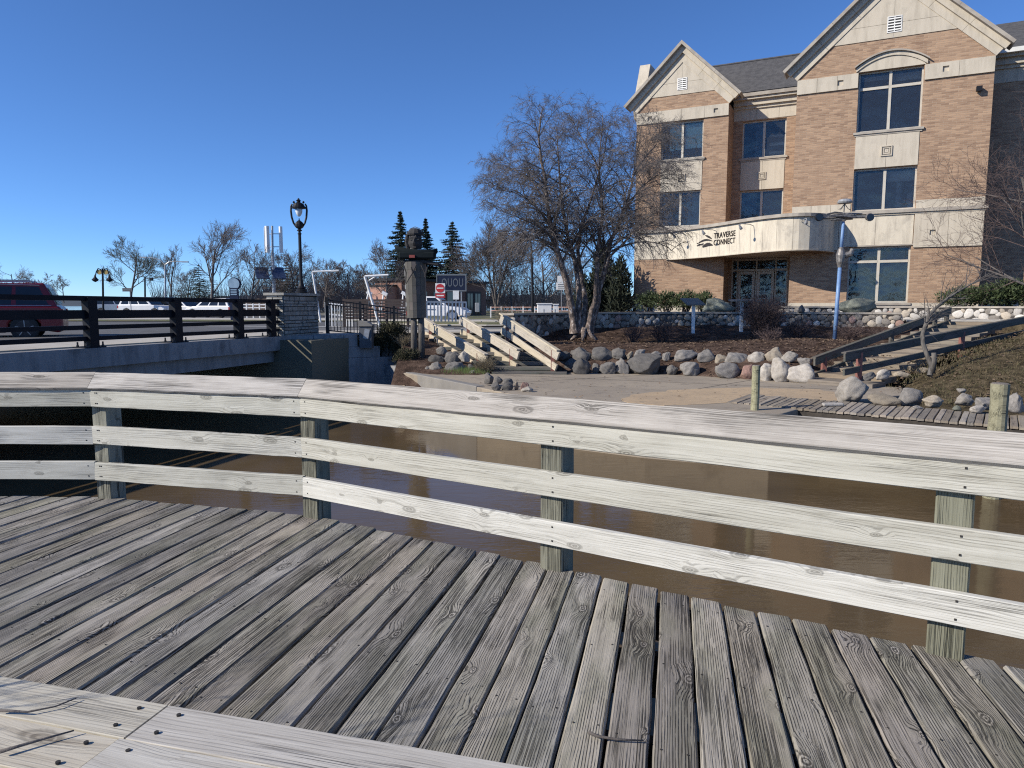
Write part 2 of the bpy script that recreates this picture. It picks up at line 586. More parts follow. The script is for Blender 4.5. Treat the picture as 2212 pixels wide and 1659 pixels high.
MAT['brown_board'] = pm('brown_board', (0.075, 0.055, 0.048), (0.055, 0.04, 0.036), 5, 0.8, stretch=(0.5, 0.5, 6))
MAT['redbrick'] = pm('far_red_brick', (0.24, 0.13, 0.095), (0.18, 0.095, 0.07), 3, 0.9, stretch=(1, 1, 4))
MAT['blueart'] = pm('blue_paint', (0.17, 0.29, 0.50), (0.13, 0.23, 0.42), 5, 0.5, c3=(0.24, 0.36, 0.56))
MAT['scrap'] = pm('weathered_metal', (0.30, 0.28, 0.26), (0.16, 0.15, 0.14), 14, 0.5, metal=0.5)
MAT['rubber'] = pm('tyre_rubber', (0.02, 0.02, 0.02), (0.03, 0.03, 0.03), 8, 0.8)
MAT['rim'] = pm('alloy_rim', (0.42, 0.42, 0.43), (0.32, 0.32, 0.33), 8, 0.35, metal=0.8)
MAT['rimdark'] = pm('dark_rim', (0.05, 0.05, 0.055), (0.035, 0.035, 0.04), 8, 0.4, metal=0.6)
MAT['carglass'] = pm('car_glass', (0.012, 0.015, 0.02), (0.018, 0.022, 0.03), 2, 0.06)
MAT['carred'] = pm('dark_red_paint', (0.19, 0.012, 0.022), (0.16, 0.01, 0.018), 1, 0.25)
MAT['carwhite'] = pm('white_car_paint', (0.72, 0.72, 0.72), (0.66, 0.66, 0.67), 1, 0.25)
MAT['carsilver'] = pm('silver_car_paint', (0.38, 0.39, 0.41), (0.34, 0.35, 0.37), 1, 0.28, metal=0.5)
MAT['carblack'] = pm('black_car_paint', (0.02, 0.021, 0.024), (0.028, 0.03, 0.033), 1, 0.2)
MAT['taillight'] = pm('tail_light', (0.30, 0.012, 0.012), (0.22, 0.01, 0.01), 6, 0.2)
MAT['chrome'] = pm('chrome_trim', (0.62, 0.62, 0.63), (0.5, 0.5, 0.52), 6, 0.2, metal=0.9)
MAT['solar'] = pm('solar_panel', (0.03, 0.045, 0.09), (0.04, 0.055, 0.10), 4, 0.15)
MAT['signred'] = pm('sign_red', (0.50, 0.03, 0.035), (0.44, 0.025, 0.03), 4, 0.5)
MAT['signblue'] = pm('sign_navy', (0.014, 0.022, 0.05), (0.018, 0.028, 0.06), 4, 0.8, spec=0.15)
MAT['signframe'] = pm('sign_frame', (0.15, 0.17, 0.19), (0.12, 0.14, 0.16), 4, 0.5)
MAT['bluesign'] = pm('pale_blue_sign', (0.30, 0.42, 0.52), (0.22, 0.33, 0.43), 3, 0.4)
MAT['gold'] = pm('gold_emblem', (0.45, 0.33, 0.10), (0.32, 0.22, 0.06), 9, 0.5)
MAT['yew'] = pm('yew_needles', (0.035, 0.055, 0.018), (0.055, 0.075, 0.025), 5, 0.7)
MAT['spruce'] = pm('spruce_needles', (0.022, 0.036, 0.024), (0.035, 0.05, 0.032), 3, 0.8)
MAT['cedar'] = pm('cedar_foliage', (0.022, 0.030, 0.016), (0.035, 0.042, 0.022), 3, 0.8)
MAT['juniper'] = pm('juniper_foliage', (0.05, 0.05, 0.022), (0.03, 0.032, 0.016), 4, 0.8, c3=(0.10, 0.085, 0.035))
MAT['bark'] = pm('grey_bark', (0.13, 0.115, 0.105), (0.085, 0.075, 0.07), 9, 0.95, 0.5, 40, 0.01)
MAT['twig'] = pm('bare_twigs', (0.115, 0.103, 0.10), (0.16, 0.142, 0.135), 3, 0.9)
MAT['twigfar'] = pm('far_bare_twigs', (0.17, 0.15, 0.14), (0.13, 0.112, 0.105), 1, 0.95)
MAT['greentwig'] = pm('budding_twigs', (0.13, 0.125, 0.075), (0.10, 0.09, 0.06), 1, 0.95)
MAT['shrubtwig'] = pm('shrub_twigs', (0.13, 0.09, 0.08), (0.09, 0.065, 0.06), 5, 0.95)
MAT['drygrass'] = pm('dry_grass', (0.26, 0.215, 0.14), (0.18, 0.15, 0.10), 7, 0.9)
MAT['robe'] = pm('robe_boards', (0.115, 0.107, 0.09), (0.085, 0.08, 0.07), 3, 0.85, 0.2, 20)
MAT['robedark'] = pm('robe_dark_patch', (0.135, 0.115, 0.105), (0.11, 0.095, 0.085), 3, 0.85)
MAT['robewhite'] = pm('robe_pale_patch', (0.55, 0.54, 0.49), (0.45, 0.44, 0.40), 4, 0.8)
MAT['robered'] = pm('robe_red_patch', (0.27, 0.06, 0.05), (0.2, 0.045, 0.04), 4, 0.8)
MAT['carved'] = pm('carved_dark_wood', (0.045, 0.042, 0.042), (0.022, 0.021, 0.022), 7, 0.85, 0.6, 25, 0.02)
MAT['log'] = pm('weathered_log', (0.14, 0.128, 0.113), (0.07, 0.063, 0.056), 5, 0.9, 0.6, 18, 0.02, stretch=(3, 3, 0.6))
MAT['canoe'] = pm('dark_teal_paint', (0.007, 0.012, 0.014), (0.010, 0.015, 0.018), 4, 0.8, spec=0.15)
MAT['bin'] = pm('grey_bin', (0.11, 0.115, 0.125), (0.08, 0.085, 0.095), 3, 0.7)
MAT['mortar'] = pm('dark_mortar', (0.07, 0.062, 0.056), (0.05, 0.045, 0.041), 8, 0.95, 0.4, 40)
MAT['ledge'] = pm('ledge_stone', (0.34, 0.33, 0.30), (0.25, 0.245, 0.225), 5, 0.9, 0.5, 22, 0.012, rnd=0.22)
MAT['pink_and_sunlit_brick'] = pm('far_sunlit_brick_and_pink_rail', (0.42, 0.24, 0.185), (0.36, 0.2, 0.155), 2, 0.9)


def stone_mat(name, a, b_, c_):
    return pm(name, a, b_, 3.5, 0.88, 0.55, 14, 0.02, rnd=0.28, c3=c_)


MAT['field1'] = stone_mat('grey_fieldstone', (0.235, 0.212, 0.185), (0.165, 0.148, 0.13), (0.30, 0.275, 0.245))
MAT['field2'] = stone_mat('tan_fieldstone', (0.42, 0.365, 0.29), (0.33, 0.28, 0.22), (0.48, 0.43, 0.36))
MAT['field3'] = stone_mat('pale_fieldstone', (0.55, 0.52, 0.47), (0.44, 0.41, 0.37), (0.36, 0.33, 0.30))
MAT['field4'] = stone_mat('pink_fieldstone', (0.42, 0.27, 0.215), (0.33, 0.21, 0.17), (0.46, 0.34, 0.29))
MAT['bgrey'] = stone_mat('grey_boulder', (0.215, 0.198, 0.178), (0.15, 0.14, 0.128), (0.28, 0.262, 0.238))
MAT['bdark'] = stone_mat('dark_boulder', (0.125, 0.117, 0.108), (0.088, 0.083, 0.078), (0.175, 0.165, 0.152))
MAT['bpale'] = stone_mat('pale_boulder', (0.42, 0.385, 0.335), (0.32, 0.29, 0.25), (0.22, 0.20, 0.175))
MAT['btan'] = stone_mat('tan_boulder', (0.33, 0.28, 0.21), (0.25, 0.21, 0.16), (0.40, 0.35, 0.28))
MAT['bred'] = stone_mat('reddish_boulder', (0.32, 0.19, 0.15), (0.24, 0.15, 0.12), (0.38, 0.27, 0.22))
MAT['bgreen'] = stone_mat('green_streaked_boulder', (0.20, 0.21, 0.165), (0.13, 0.14, 0.11), (0.34, 0.34, 0.29))


def brick_mat():
    m, nt, b = new_mat('buff_brick')
    g = N(nt)
    tc = g.n('ShaderNodeTexCoord')
    sx = g.n('ShaderNodeSeparateXYZ')
    g.l(tc.outputs['Object'], sx.inputs[0])
    cv = g.n('ShaderNodeCombineXYZ')
    g.l(g.math('ADD', sx.outputs[0], sx.outputs[1]), cv.inputs[0])
    g.l(sx.outputs[2], cv.inputs[1])
    bt = g.n('ShaderNodeTexBrick')
    bt.offset = 0.5
    g.l(cv.outputs[0], bt.inputs['Vector'])
    bt.inputs['Scale'].default_value = 1.0
    bt.inputs['Brick Width'].default_value = 0.32
    bt.inputs['Row Height'].default_value = 0.082
    bt.inputs['Mortar Size'].default_value = 0.008
    bt.inputs['Mortar Smooth'].default_value = 0.1
    bt.inputs['Bias'].default_value = -0.05
    bt.inputs['Color1'].default_value = (0.425, 0.285, 0.185, 1)
    bt.inputs['Color2'].default_value = (0.25, 0.16, 0.108, 1)
    bt.inputs['Mortar'].default_value = (0.38, 0.29, 0.21, 1)
    st = g.noise(g.scale(cv.outputs[0], (1.6, 10.0, 1)), 1.0, 4, 0.65)
    cc = g.mix(g.math('MULTIPLY', g.smooth(st, 0.5, 0.68), 0.55), bt.outputs['Color'], (0.19, 0.115, 0.078))
    cc = g.mix(g.math('MULTIPLY', g.smooth(g.noise(cv.outputs[0], 0.45, 3, 0.5), 0.4, 0.7), 0.3), cc, (0.40, 0.275, 0.185))
    g.l(cc, b.inputs['Base Color'])
    b.inputs['Roughness'].default_value = 0.9
    b.inputs['Specular IOR Level'].default_value = 0.2
    g.l(g.bump(g.math('SUBTRACT', 1.0, bt.outputs['Fac']), 0.6, 0.01), b.inputs['Normal'])
    return m


MAT['brick'] = brick_mat()


def streak_mat(nm='stained_precast', c1=(0.62, 0.555, 0.44), c2=(0.45, 0.40, 0.32), c3=(0.30, 0.27, 0.225), amt=0.55):
    """weathered panel with run-down stains"""
    m, nt, b = new_mat(nm)
    g = N(nt)
    tc = g.n('ShaderNodeTexCoord')
    o = tc.outputs['Object']
    st = g.noise(g.scale(o, (3.0, 3.0, 0.5)), 1.2, 6, 0.7)
    bl = g.noise(o, 1.6, 5, 0.65)
    cc = g.mix(g.smooth(st, 0.42, 0.7), c1, c2)
    cc = g.mix(g.math('MULTIPLY', g.smooth(bl, 0.52, 0.72), amt), cc, c3)
    g.l(cc, b.inputs['Base Color'])
    b.inputs['Roughness'].default_value = 0.85
    g.l(g.bump(g.noise(o, 40, 5, 0.6), 0.2, 0.004), b.inputs['Normal'])
    return m


MAT['precast'] = streak_mat()
MAT['lime'] = streak_mat('limestone_panel', (0.53, 0.47, 0.375), (0.43, 0.38, 0.30), (0.33, 0.295, 0.24), 0.4)
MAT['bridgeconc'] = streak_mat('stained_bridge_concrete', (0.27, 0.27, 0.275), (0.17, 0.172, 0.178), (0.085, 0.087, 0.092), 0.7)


def glass_mat():
    m, nt, b = new_mat('window_glass')
    g = N(nt)
    out = nt.nodes['Material Output']
    nt.nodes.remove(b)
    tr = g.n('ShaderNodeBsdfTransparent')
    tr.inputs[0].default_value = (0.86, 0.90, 0.90, 1)
    gl = g.n('ShaderNodeBsdfGlossy')
    gl.inputs['Roughness'].default_value = 0.02
    tcg = g.n('ShaderNodeTexCoord')
    g.l(g.bump(g.noise(tcg.outputs['Object'], 1.1, 2, 0.5), 0.12, 0.3), gl.inputs['Normal'])
    gl.inputs['Color'].default_value = (0.62, 0.64, 0.66, 1)
    fr = g.n('ShaderNodeFresnel')
    fr.inputs[0].default_value = 1.5
    mx = g.n('ShaderNodeMixShader')
    g.l(g.math('MULTIPLY_ADD', fr.outputs[0], 0.9, 0.015), mx.inputs[0])
    g.l(tr.outputs[0], mx.inputs[1])
    g.l(gl.outputs[0], mx.inputs[2])
    df = g.n('ShaderNodeBsdfDiffuse')
    df.inputs[0].default_value = (0.34, 0.36, 0.37, 1)
    m2 = g.n('ShaderNodeMixShader')
    m2.inputs[0].default_value = 0.045
    g.l(mx.outputs[0], m2.inputs[1])
    g.l(df.outputs[0], m2.inputs[2])
    g.l(m2.outputs[0], out.inputs[0])
    return m


MAT['glass'] = glass_mat()


def water_mat():
    m, nt, b = new_mat('muddy_river_water')
    g = N(nt)
    tc = g.n('ShaderNodeTexCoord')
    o = tc.outputs['Object']
    nz = g.noise(o, 0.5, 4, 0.6)
    g.l(g.mix(g.smooth(nz, 0.35, 0.65), (0.112, 0.079, 0.042), (0.088, 0.062, 0.034)), b.inputs['Base Color'])
    b.inputs['Roughness'].default_value = 0.07
    b.inputs['IOR'].default_value = 1.33
    b.inputs['Specular IOR Level'].default_value = 0.32
    h = g.math('ADD', g.noise(g.scale(o, (1.0, 2.6, 1)), 2.6, 3, 0.55, 0.3), g.math('MULTIPLY', g.noise(g.scale(o, (1.0, 2.0, 1)), 9.0, 3, 0.6), 0.28))
    amt = g.noise(o, 0.22, 2, 0.5)
    g.l(g.bump(g.math('MULTIPLY', h, g.smooth(amt, 0.3, 0.7)), 0.5, 0.02), b.inputs['Normal'])
    return m


MAT['water'] = water_mat()


def birch_mat():
    m, nt, b = new_mat('river_birch_bark')
    g = N(nt)
    tc = g.n('ShaderNodeTexCoord')
    o = tc.outputs['Object']
    nz = g.noise(g.scale(o, (4, 4, 2.0)), 2.6, 6, 0.7)
    cc = g.ramp(nz, [(0.38, (0.045, 0.038, 0.034)), (0.5, (0.13, 0.10, 0.085)), (0.58, (0.26, 0.20, 0.165)), (0.65, (0.55, 0.50, 0.45))])
    g.l(cc, b.inputs['Base Color'])
    b.inputs['Roughness'].default_value = 0.9
    g.l(g.bump(nz, 0.8, 0.02), b.inputs['Normal'])
    return m


MAT['birch'] = birch_mat()
ORD = ['first', 'second', 'third', 'fourth', 'fifth', 'sixth', 'seventh', 'eighth', 'ninth', 'tenth', 'eleventh', 'twelfth', 'thirteenth', 'fourteenth', 'fifteenth', 'sixteenth', 'seventeenth', 'eighteenth', 'nineteenth', 'twentieth', 'twenty-first', 'twenty-second']
# ------------------------------------------------------------------ water, ground, terrain
rng = random.Random(7)
WATER = -1.35
ob = MB().quad((-6000, -3000, WATER), (6000, -3000, WATER), (6000, 9000, WATER), (-6000, 9000, WATER)).build('water', MAT['water'])
tag(ob, kind='structure')

G0 = 0.5
gp = [(-420, 168), (-33.8, 30.2), (-5.75, 20.35), (-5.0, 22.2), (-4.0, 24.9), (-0.4, 24.9), (2.4, 29.5), (24, 33), (70, 6), (420, -60), (420, 150), (60, 138), (-40, 150), (-200, 165)]
ob = MB().prism(gp, lambda x, y, d: (x, y, d), -2.6, G0).build('ground', MAT['field'])
tag(ob, kind='structure')
hp = []
hr = random.Random(3)
for i in range(61):
    x = -5200 + i * 180
    hp.append((x, 26 + 24 * math.sin(i * 0.33) * math.sin(i * 0.09 + 1) + 10 * math.sin(i * 0.71) + hr.uniform(-2, 2)))
mb = MB()
for i in range(60):
    (x0, h0), (x1, h1) = hp[i], hp[i + 1]
    mb.add([(x0, 4200, -1), (x1, 4200, -1), (x1, 4500, h1 + 28), (x0, 4500, h0 + 28), (x0, 5200, -1), (x1, 5200, -1)], [(0, 1, 2, 3), (3, 2, 5, 4)])
tag(mb.build('hills', MAT['hill']), kind='structure')

# thin-plate surface through surveyed heights of the bank, the planted mound and the terrace
WALL = [(1109, 23.5), (1200, 25.6), (1300, 27.1), (1450, 28.0), (1600, 27.8), (1800, 26.8), (1948, 25.8)]
WP = [at(px, 660, D) for px, D in WALL]
cp = []
for i, p in enumerate(WP):
    nb = (0.75, -0.65) if i < 2 else (0.2, -0.95)
    base = [0.36, 0.42, 0.5, 0.58, 0.6, 0.58, 0.5][i]
    cp.append((p.x + nb[0] * 0.35, p.y + nb[1] * 0.35, base))
    if i > 0:
        cp.append((p.x - nb[0] * 0.6, p.y - nb[1] * 0.6, 0.95))
        cp.append((p.x - nb[0] * 3.4, p.y - nb[1] * 3.4, 1.1))
for px, D in [(1215, 20.3), (1300, 20.1), (1400, 19.9), (1500, 19.4), (1600, 18.6), (1690, 18.1), (1760, 17.7)]:
    p = at(px, 660, D)
    cp.append((p.x, p.y - 0.2, -0.56))
    cp.append((p.x + 0.1, p.y + 1.0, 0.02))
    cp.append((p.x + 0.3, p.y + 3.0, 0.28))
cp += [(2, 17, -.6), (4, 15.5, -.6), (.5, 18, -.6), (-1, 15, -1.9), (3, 12.5, -1.9), (6, 15, -.6), (7, 13.6, -.6), (4.3, 17.5, -.58), (7.2, 16.6, -.58)]
cp += [(8.05, 17.2, -.65), (11.7, 20.6, .0), (15.3, 23.8, .7), (12, 15.5, .12), (14.4, 17, .55), (9, 14.7, -.42), (11.5, 14.0, -.36), (10.2, 16, -.05), (13, 19.2, .42), (16.5, 20.5, .85), (18.5, 24, .95), (16, 25.2, .9), (10.5, 12.9, -.6), (13, 12, -.6), (16, 14, .1), (20, 18, .9), (22, 24, 1.0), (8.2, 19.4, .0), (9.8, 20.8, .32), (9.5, 22.5, .45), (13, 23.4, .45)]
cp += [(-3, 21.4, -.05), (-1.5, 20.9, -.2), (-1.0, 19.0, -.52), (-3.6, 22.6, .3), (-1.7, 24.4, .3), (-.6, 22.5, -.2), (.5, 20.3, -.62), (1.0, 20.8, -.35), (-4.2, 20.8, -.25), (-5, 22, .3), (-2.2, 19.6, -.5), (-6, 25, .4), (-3, 25, .35), (0, 25.2, .35), (-3, 18, -1.9), (-5.2, 18.5, -1.9), (.9, 22.3, .1), (-2.3, 22.6, .1), (.4, 23.6, .3)]
cp += [(6, 38, 1.1), (14, 36, 1.1), (24, 32, 1.1), (24, 26, 1.05), (2, 32, .9), (-1, 34, .3), (-5, 36, .2), (2, 40, .9), (24, 40, 1.1)]
CP = np.array(cp)


def _tps(r2):
    return np.where(r2 > 1e-9, r2 * np.log(np.maximum(r2, 1e-9)) * 0.5, 0.0)


n_ = len(CP)
K_ = _tps(((CP[:, None, :2] - CP[None, :, :2]) ** 2).sum(-1)) + np.eye(n_) * 0.25
P_ = np.hstack([np.ones((n_, 1)), CP[:, :2]])
A_ = np.block([[K_, P_], [P_.T, np.zeros((3, 3))]])
W_ = np.linalg.solve(A_, np.concatenate([CP[:, 2], np.zeros(3)]))


def Hs(xy):
    xy = np.asarray(xy, dtype=float).reshape(-1, 2)
    k = _tps(((xy[:, None, :] - CP[None, :, :2]) ** 2).sum(-1))
    return np.clip(k @ W_[:n_] + W_[n_] + xy @ W_[n_ + 1:], -2.4, 1.15)


def H(x, y):
    return float(Hs([(x, y)])[0])


xs = np.arange(-5.6, 24.01, 0.22)
ys = np.arange(11.6, 40.01, 0.26)
XX, YY = np.meshgrid(xs, ys)
ZZ = Hs(np.stack([XX.ravel(), YY.ravel()], 1))
nr = np.random.RandomState(5)
ZZ = ZZ + nr.normal(0, 0.012, ZZ.shape)
ZZ = np.where((XX.ravel() < 0.2) & (YY.ravel() > 22.6), np.minimum(ZZ, np.minimum(.44, .05 + .17 * (YY.ravel() - 22.4))), ZZ)
_x, _y = XX.ravel(), YY.ravel()
ZZ = np.where((_x > 13.9) & (_y > 23.9) & (_y < 30.5), np.minimum(ZZ, .90), ZZ)
_dl = np.array([.745, .667])
_rel = np.stack([_x - 8.0, _y - 17.4], 1)
_al = _rel @ _dl
_dd = np.abs(_rel @ np.array([_dl[1], -_dl[0]]) - .3)
ZZ = np.where((_al > -.2) & (_al < 11.5), ZZ - .34 * np.exp(-(_dd / 1.35) ** 4), ZZ)
V = np.stack([_x, _y, ZZ], 1)
nx, ny = len(xs), len(ys)
keep = []
for j in range(ny - 1):
    for i in range(nx - 1):
        x, y = xs[i], ys[j]
        if x < -1.0 and y > 24.9:
            continue
        if y < 19.4 and x < -3.0:
            continue
        if x < -3.5 and y < 21.55 + (x + 6) * .484 + .3:
            continue
        keep.append((j * nx + i, j * nx + i + 1, (j + 1) * nx + i + 1, (j + 1) * nx + i))
mb = MB()
mb.v = [tuple(v) for v in V]
mb.f = keep


def bank_mat():
    m, nt, b = new_mat('bank_soil_and_thin_grass')
    g = N(nt)
    tc = g.n('ShaderNodeTexCoord')
    o = tc.outputs['Object']
    sx = g.n('ShaderNodeSeparateXYZ')
    g.l(o, sx.inputs[0])
    n1 = g.noise(o, 3.2, 6, 0.65)
    soil = g.ramp(n1, [(0.35, (0.038, 0.026, 0.021)), (0.5, (0.082, 0.054, 0.041)), (0.66, (0.155, 0.108, 0.082))])
    n2 = g.noise(o, 5.0, 6, 0.7)
    thin = g.ramp(n2, [(0.36, (0.045, 0.034, 0.022)), (0.5, (0.088, 0.070, 0.040)), (0.66, (0.17, 0.13, 0.082))])
    east = g.smooth(g.math('ADD', g.math('SUBTRACT', g.math('SUBTRACT', sx.outputs[0], 8.6), g.math('MULTIPLY', g.math('SUBTRACT', sx.outputs[1], 17.0), 1.05)), g.math('MULTIPLY', n1, 1.0)), 0.0, 1.4)
    g.l(g.mix(east, soil, thin), b.inputs['Base Color'])
    b.inputs['Roughness'].default_value = 0.95
    b.inputs['Specular IOR Level'].default_value = 0.1
    g.l(g.bump(g.math('ADD', n1, g.noise(o, 24, 6, 0.7)), 0.9, 0.05), b.inputs['Normal'])
    return m


tag(mb.build('planted_bank', bank_mat(), smooth=True), kind='structure')

def H_fast(x, y):
    return 0.5 + 0.5 * math.sin(x * 2.1 + 1.3 * math.sin(y * 1.7)) * math.sin(y * 2.6 + x * .7)


# leaf litter and thin grass, too many pieces to count
lr = random.Random(11)
mb = MB()
for _ in range(5200):
    if lr.random() < 0.62:
        px = lr.uniform(1190, 1960)
        t = lr.random()
        x = (px - 1106) / 1534 * lr.uniform(19.5, 26.5)
        y = lr.uniform(18.6, 26.8)
    else:
        x, y = lr.uniform(8, 18), lr.uniform(13.4, 22)
    z = H(x, y)
    if z < -0.5 or z > 0.93:
        continue
    a = lr.uniform(0, 6.28)
    r = lr.uniform(0.025, 0.06)
    tlt = lr.uniform(-0.4, 0.4)
    ca, sa = math.cos(a) * r, math.sin(a) * r
    z += 0.02
    mb.add([(x + ca, y + sa, z + tlt * r), (x - sa * .6, y + ca * .6, z + .012), (x - ca, y - sa, z - tlt * r), (x + sa * .6, y - ca * .6, z + .004)], [(0, 1, 2, 3)])
tag(mb.build('leaf_litter', MAT['litter']), 'brown fallen leaves scattered over the mound and slope', 'leaves', kind='stuff')
mb = MB()
for _ in range(34000):
    x, y = lr.uniform(8.2, 19), lr.uniform(13.2, 21.5)
    if H_fast(x, y) < lr.random() * .9:
        continue
    if (x - 8.6) - (y - 17.0) * 1.05 < 0.2:
        continue
    z = H(x, y)
    if z < -0.5:
        continue
    a = lr.uniform(0, 6.28)
    w = lr.uniform(0.006, 0.014)
    h = lr.uniform(0.02, 0.085)
    lx, ly = lr.uniform(-.05, .05), lr.uniform(-.05, .05)
    mb.add([(x - math.cos(a) * w, y - math.sin(a) * w, z - .01), (x + math.cos(a) * w, y + math.sin(a) * w, z - .01), (x + lx, y + ly, z + h)], [(0, 1, 2)])
tag(mb.build('slope_grass', MAT['grass']), 'thin short grass on the slope beside the right steps', 'grass', kind='stuff')

# plaza slab by the water, drifted sand on it, sea wall
PZ = -0.42
pl = [(-3.35, 20.6), (-1.9, 18.6), (-.75, 16.6), (0.55, 14.4), (2.5, 13.1), (4.5, 12.2), (5.4, 13.2), (8.4, 15.2), (9.2, 16.6), (8.0, 17.9), (6.4, 18.9), (3.6, 20.2), (1.3, 20.9), (-.3, 20.6), (-1.4, 19.9), (-2.6, 20.4)]
tag(MB().prism(pl, lambda x, y, d: (x, y, d), -2.6, PZ).build('plaza', MAT['plaza'], bevel=0.02), kind='structure')
sd0 = [(1335, 862), (1390, 850), (1450, 843), (1530, 839), (1620, 838), (1700, 839), (1770, 842), (1815, 850), (1838, 860), (1825, 867), (1760, 869), (1690, 868), (1600, 869), (1520, 873), (1440, 876), (1380, 872)]
sd = []
for k in range(len(sd0)):
    a, b_ = sd0[k], sd0[(k + 1) % len(sd0)]
    for t in (0, .33, .66):
        q = onz(a[0] + (b_[0] - a[0]) * t + lr.uniform(-9, 9), a[1] + (b_[1] - a[1]) * t + lr.uniform(-1.2, 1.2), PZ)
        sd.append((q.x, q.y))
tag(MB().prism(sd, lambda x, y, d: (x, y, d), PZ - 0.02, PZ + 0.006).build('sand_drift', MAT['sand']), kind='structure')

# scored joints and a few stray leaves on the slab
for a, b_ in (((-.6, 17.3), (4.3, 19.9)), ((2.6, 14.6), (6.6, 18.7)), ((-.2, 19.6), (8.2, 15.9))):
    d = Vector((b_[0] - a[0], b_[1] - a[1])).normalized() * .012
    tag(MB().prism([(a[0] - d.y, a[1] + d.x), (a[0] + d.y, a[1] - d.x), (b_[0] + d.y, b_[1] - d.x), (b_[0] - d.y, b_[1] + d.x)], lambda x, y, dd: (x, y, dd), PZ - .01, PZ + .003).build('slab_joint', MAT['joist']), kind='structure')
mb = MB()
for _ in range(130):
    x, y = lr.uniform(-.8, 8.6), lr.uniform(14.2, 20.4)
    a = lr.uniform(0, 6.28)
    r = lr.uniform(.02, .05)
    z = PZ + .012
    mb.add([(x + math.cos(a) * r, y + math.sin(a) * r, z), (x - math.sin(a) * r * .6, y + math.cos(a) * r * .6, z + .015), (x - math.cos(a) * r, y - math.sin(a) * r, z)], [(0, 1, 2)])
tag(mb.build('plaza_leaves', MAT['litter']), 'stray brown leaves blown over the plaza paving', 'leaves', kind='stuff')

# street, pavements and markings beyond the bank
def sheet(name, poly, z, mat, h=0.0):
    o = MB().prism(poly, lambda x, y, d: (x, y, d), z - 0.05, z).build(name, mat)
    tag(o, kind='structure')
    return o


def pz(lst, z):
    return [tuple(onz(x, y, z)[:2]) for x, y in lst]


sheet('road', [(-60, 30), (-14, 24.2), (-8, 26.4), (-2, 27.6), (2.0, 28.6), (12, 33), (12, 39), (0, 40), (-8, 44), (-22, 47), (-70, 48)], G0 + 0.012, MAT['asphalt'])
sheet('pavement', [(-9.3, 21.9), (-5.3, 22.4), (-4.1, 24.7), (-0.2, 24.6), (2.6, 27.9), (-2, 26.9), (-8.5, 25.5)], G0 + 0.10, MAT['sidewalk'])
sheet('far_pavement', [(-60, 48.6), (-22, 47.6), (-8, 44.6), (0.6, 40.4), (3, 41.5), (-6, 50), (-22, 52), (-60, 53)], G0 + 0.10, MAT['sidewalk'])
sheet('car_park', [(-75, 54), (-24, 53), (-12, 52), (-13, 72), (-80, 76)], G0 + 0.02, MAT['asphalt'])
sheet('island_kerb', [(-4.6, 34.4), (-1.2, 33.2), (2.0, 33.2), (2.9, 34.2), (2.4, 36.4), (-2, 38.2), (-6, 38.8), (-7.4, 37)], G0 + 0.11, MAT['sidewalk'])
sheet('island_lawn', [(-4.4, 34.8), (-1.2, 33.6), (1.8, 33.6), (2.4, 34.3), (2.0, 36.1), (-2, 37.8), (-6, 38.4), (-7.0, 37)], G0 + 0.16, MAT['lawn'])
sheet('verge', [(-30, 44.8), (-12, 43.2), (-9, 43.6), (-21, 46.8), (-30, 47.4)], G0 + 0.09, MAT['lawn'])
sheet('park_lawn', [(-11, 56), (8, 50), (16, 56), (22, 120), (-11, 120)], G0 + 0.03, MAT['lawn'])
for i, (a, b_) in enumerate([((-22, 27.4), (-12.5, 26.9)), ((-21, 36), (-8, 33.4)), ((-8.4, 30.0), (-2.5, 30.6)), ((-2.2, 30.7), (4.0, 32.2))]):
    d = Vector((b_[0] - a[0], b_[1] - a[1])).normalized()
    nn = Vector((-d.y, d.x)) * (0.28 if i == 0 else 0.09)
    sheet('road_marking', [(a[0] - nn.x, a[1] - nn.y), (b_[0] - nn.x, b_[1] - nn.y), (b_[0] + nn.x, b_[1] + nn.y), (a[0] + nn.x, a[1] + nn.y)], G0 + 0.017, MAT['paintline'])

# ------------------------------------------------------------------ deck we stand on
deck = thing('deck', None, None, kind='structure')
AZ = R(12.7)
ev = Vector((math.sin(AZ), math.cos(AZ)))
tv = Vector((math.cos(AZ), -math.sin(AZ)))
RL = [Vector((-8.4, 5.46)), Vector((-3.22, 5.42)), Vector((-1.46, 4.93)), Vector((1.81, 2.93)), Vector((4.6, 1.22))]  # post-front line


def edge_at(t):
    best = None
    for a, b_ in zip(RL[:-1], RL[1:]):
        dx_ = (b_ - a).normalized() * 0.06
        a, b_ = a - dx_, b_ + dx_
        d = b_ - a
        nrm = Vector((-d.y, d.x)).normalized()
        if nrm.y < 0:
            nrm = -nrm
        a2, b2 = a + nrm * 0.055, b_ + nrm * 0.055
        ta, tb = a2.dot(tv), b2.dot(tv)
        if (ta - t) * (tb - t) <= 0 and abs(tb - ta) > 1e-6:
            k = (t - ta) / (tb - ta)
            e = (a2 + (b2 - a2) * k).dot(ev)
            best = e if best is None else min(best, e)
    return best


